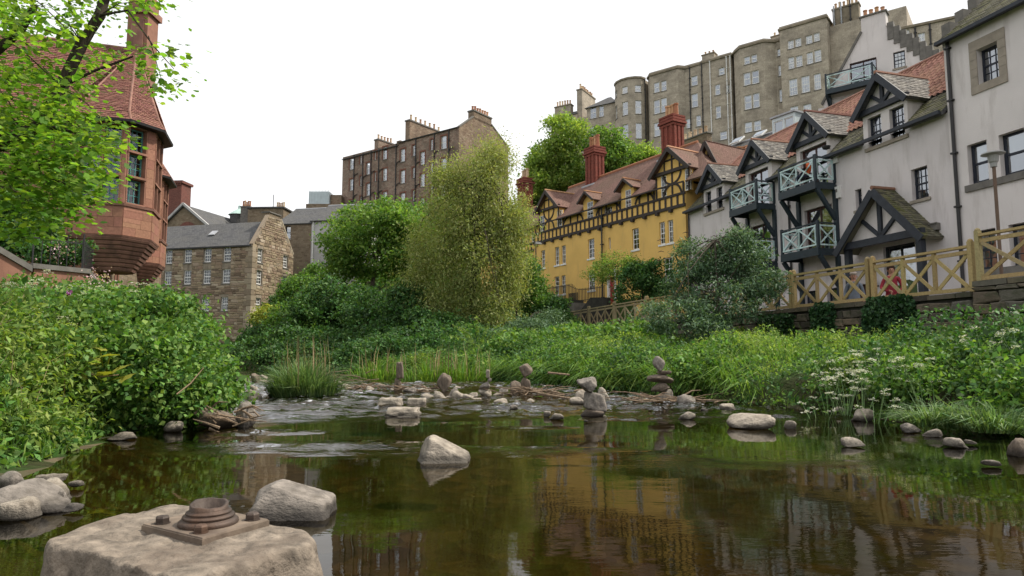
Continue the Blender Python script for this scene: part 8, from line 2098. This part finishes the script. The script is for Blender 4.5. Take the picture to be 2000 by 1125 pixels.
def umbel_plant(label, base, h, seed, n=6, group='cow parsley plants on the far bank', lean=(0, 0), spread=.28, us=.05):
    r = random.Random(seed); rng = np.random.default_rng(seed); rt = empty('cow_parsley', base, label, 'flower', group)
    b = Vector(base); m = MB(); heads = []
    for i in range(n):
        a = r.uniform(0, 6.28); q = spread * math.sqrt(r.random()); t = b + Vector((math.cos(a) * q + lean[0], math.sin(a) * q + lean[1], h * r.uniform(.6, 1.15)))
        m.tube([tuple(b), tuple(b.lerp(t, .6) + Vector((0, 0, .05 * h))), tuple(t)], [.006, .004, .002], 4); heads.append(t)
    tag(m.build('stems', M['lf_reed'], rt), kind='stuff')
    V = []
    for t in heads:
        k = r.randint(7, 11)
        for j in range(k):
            a = j / k * 6.28 + r.random(); q = us * (.3 + .9 * r.random()); c = t + Vector((math.cos(a) * q, math.sin(a) * q, r.uniform(-.01, .01) - q * q / us * .45))
            f = np.array(c[:]) + rng.normal(size=(9, 3)) * np.array([us * .22, us * .22, us * .07]); V.append(f)
    V = np.concatenate(V); n_ = len(V)
    ax = unit(rng.normal(size=(n_, 3)) * np.array([1, 1, .2])); nr = unit(rng.normal(size=(n_, 3)) * .3 + np.array([0, -.2, 1]))
    v, f = leaf_quads(V, ax, nr, np.full(n_, us * .24), np.full(n_, us * .24), .0); tag(np_mesh('flower_heads', v, f, M['petal'], rt), kind='stuff')
    return rt
CW = 'white cow parsley flowering on the far bank below the river wall'
for i, (px, py, Yd, h, n) in enumerate(((1660, 690, 12.5, .75, 9), (1690, 680, 12.5, .7, 9), (1720, 690, 12.3, .75, 9), (1650, 720, 11.3, .6, 8), (1680, 735, 11, .5, 7), (1740, 715, 11.6, .5, 6), (1770, 712, 11.8, .5, 6), (1800, 705, 12, .5, 6), (1705, 755, 10.6, .45, 6), (1630, 715, 10.7, .5, 9), (1650, 740, 10.5, .45, 8), (1615, 735, 10.8, .45, 6), (1690, 700, 10.4, .35, 6), (1920, 640, 11.0, .6, 7), (1950, 625, 11, .75, 8), (1975, 610, 10.6, .8, 9), (1990, 640, 10.3, .7, 8), (1600, 770, 11, .3, 4))):
    best = min((abs(at_y(px, py, q).z - gz(at_y(px, py, q).x, q) - .72), q) for q in np.arange(8.5, 16.5, .25))[1]
    t = at_y(px, py, float(best)); h = max(.3, t.z - gz(t.x, t.y)); umbel_plant(which('white cow parsley', t, LAND_BANK), (t.x, t.y, t.z - h), h, 200 + i, n, us=.052, spread=.34)
CL = 'cow parsley flowering white among the herbs on the near bank'
for i, (px, py, Yd) in enumerate(((90, 540, 9.5), (130, 560, 9), (60, 560, 9), (150, 590, 9), (30, 600, 8), (230, 555, 12), (270, 585, 12), (300, 560, 13), (330, 590, 13), (210, 600, 10), (110, 620, 8), (20, 640, 7.5), (180, 560, 10.5), (250, 610, 11))):
    t = at_y(px, py, Yd); umbel_plant(which('white cow parsley on the near bank', t, LAND_NEAR), (t.x, t.y, t.z - .7), .7, 240 + i, 6, 'cow parsley plants on the near bank', spread=.35, us=.07)
for i, (px, py, Yd, mt, lab) in enumerate(((190, 545, 17, 'petal_pink', 'pink blossom spray beside the terrace wall end'), (127, 572, 9.2, 'petal_purple', 'purple flower head among the white umbels'), (120, 488, 18.3, 'petal_pink', 'pale roses behind the iron railing'))):
    t = at_y(px, py, Yd); rng2 = np.random.default_rng(300 + i); rt = empty('blossom', (t.x, t.y, t.z - .3), lab, 'flower'); MB().tube([(t.x, t.y, t.z - .35), tuple(t)], .006, 4).build('stem', M['lf_reed'], rt)
    n_ = 140 if i != 1 else 60; s_ = (.22, .22, .16) if i != 1 else (.04, .04, .02)
    P = np.array(t[:]) + rng2.normal(size=(n_, 3)) * np.array(s_); tag(leaves('petals', P, unit(rng2.normal(size=(n_, 3))), .045, M[mt], rt, rng2, .8), kind='stuff')
# ivy on the river wall
def ivy(label, px0, px1, py0, py1, seed, n=2600):
    rng = np.random.default_rng(seed); U0, U1 = FW.uv(px0, (py0 + py1) / 2)[0], FW.uv(px1, (py0 + py1) / 2)[0]; z1 = FW.uv((px0 + px1) / 2, py0)[1]; z0 = FW.uv((px0 + px1) / 2, py1)[1]
    u = rng.uniform(-1, 1, n); v = rng.uniform(-1, 1, n); k = (u ** 4 + v ** 4 + .35 * fbm(u * 3, v * 3, 0, 3, seed)) < .85; u, v = u[k], v[k]
    d = -.05 - .22 * rng.random(len(u)) * (1 - np.maximum(np.abs(u), np.abs(v)) ** 2)
    P = np.array([FW.w(((U0 + U1) / 2 + a * (U1 - U0) / 2, c, (z0 + z1) / 2 + b * (z1 - z0) / 2))[:] for a, b, c in zip(u, v, d)])
    o = leaves('ivy', P, np.tile(np.array([[-.75, -.4, -.3]]), (len(P), 1)), .09, M['lf_ivy'], None, rng, .85, .2, .6); tag(o, label, 'ivy', kind='thing'); return o
ivy('dark ivy mat on the river wall below the woman in red', 1685, 1800, 578, 665, 401, 3600)
ivy('lighter ivy clump on the river wall below the man', 1585, 1640, 590, 660, 402, 1500)
ivy('ivy spilling down the river wall behind the buddleia', 1480, 1560, 612, 660, 403, 1200)
p_ = at_y(1700, 615, 15)
# arching pale shoot plant before the dark shade and yellow-leaved hogweed on the near bank
rt = empty('arching_fern', tuple(at_y(935, 690, 26)), 'pale green arching feathery plant before the dark shade', 'plant')
rng = np.random.default_rng(500); b0 = at_y(937, 690, 26)
for (ex, ey) in ((885, 635), (900, 642), (930, 620), (985, 645), (975, 635), (955, 630), (990, 660), (880, 655)):
    e = at_y(ex, ey, 26 + rng.uniform(-.6, .6)); mid = (b0 + e) / 2 + Vector((0, 0, .25)); MB().tube([tuple(b0), tuple(mid), tuple(e)], [.015, .01, .004], 4).build('stem', M['lf_reed'], rt)
    t = np.repeat(np.linspace(.25, 1, 16), 3); P = np.array([(b0 * (1 - s) ** 2 + mid * 2 * s * (1 - s) + e * s * s)[:] for s in t]) + rng.normal(size=(len(t), 3)) * .03
    tag(leaves('frond', P, unit(rng.normal(size=P.shape)), .13, M['lf_lime'], rt, rng, .35), kind='stuff')
hg = empty('hogweed_plant', tuple(at_y(205, 740, 7.4)), 'yellowing big-leaved hogweed plant on the near bank', 'plant')
hb_ = at_y(205, 745, 7.4)
for k, (ex, ey, s) in enumerate(((235, 715, .22), (180, 700, .2), (215, 690, .2), (205, 725, .24), (245, 735, .18), (170, 730, .18), (195, 678, .16))):
    c = np.array([at_y(ex, ey, 6.95)[:]]); r_ = np.random.default_rng(600 + k); lobed('large_leaf', c, unit(np.array([[(ex - 205) / 60, -.5, .1]])), unit(np.array([[r_.normal() * .2, -.5, .9]])), np.array([s]), M['lf_yellow'], hg)
    hg.children[-1]['kind'] = 'thing'; MB().tube([tuple(hb_), tuple(Vector(c[0]))], [.008, .005], 5).build('stalk', M['lf_yellow'], hg)
for (a, b, lab) in (((165, 728), (232, 732), 'pale dead stem lying across the near bank herbs'), ((345, 770), (398, 718), 'curved dead twig arching out of the green bush')):
    p, q = at_y(a[0], a[1], 6.9), at_y(b[0], b[1], 7.1); o = MB().tube([tuple(p), tuple((p + q) / 2 + Vector((0, 0, -.03))), tuple(q)], [.008, .008, .004], 5).build('dead_twig', M['lf_dry']); tag(o, lab, 'twig', kind='thing')
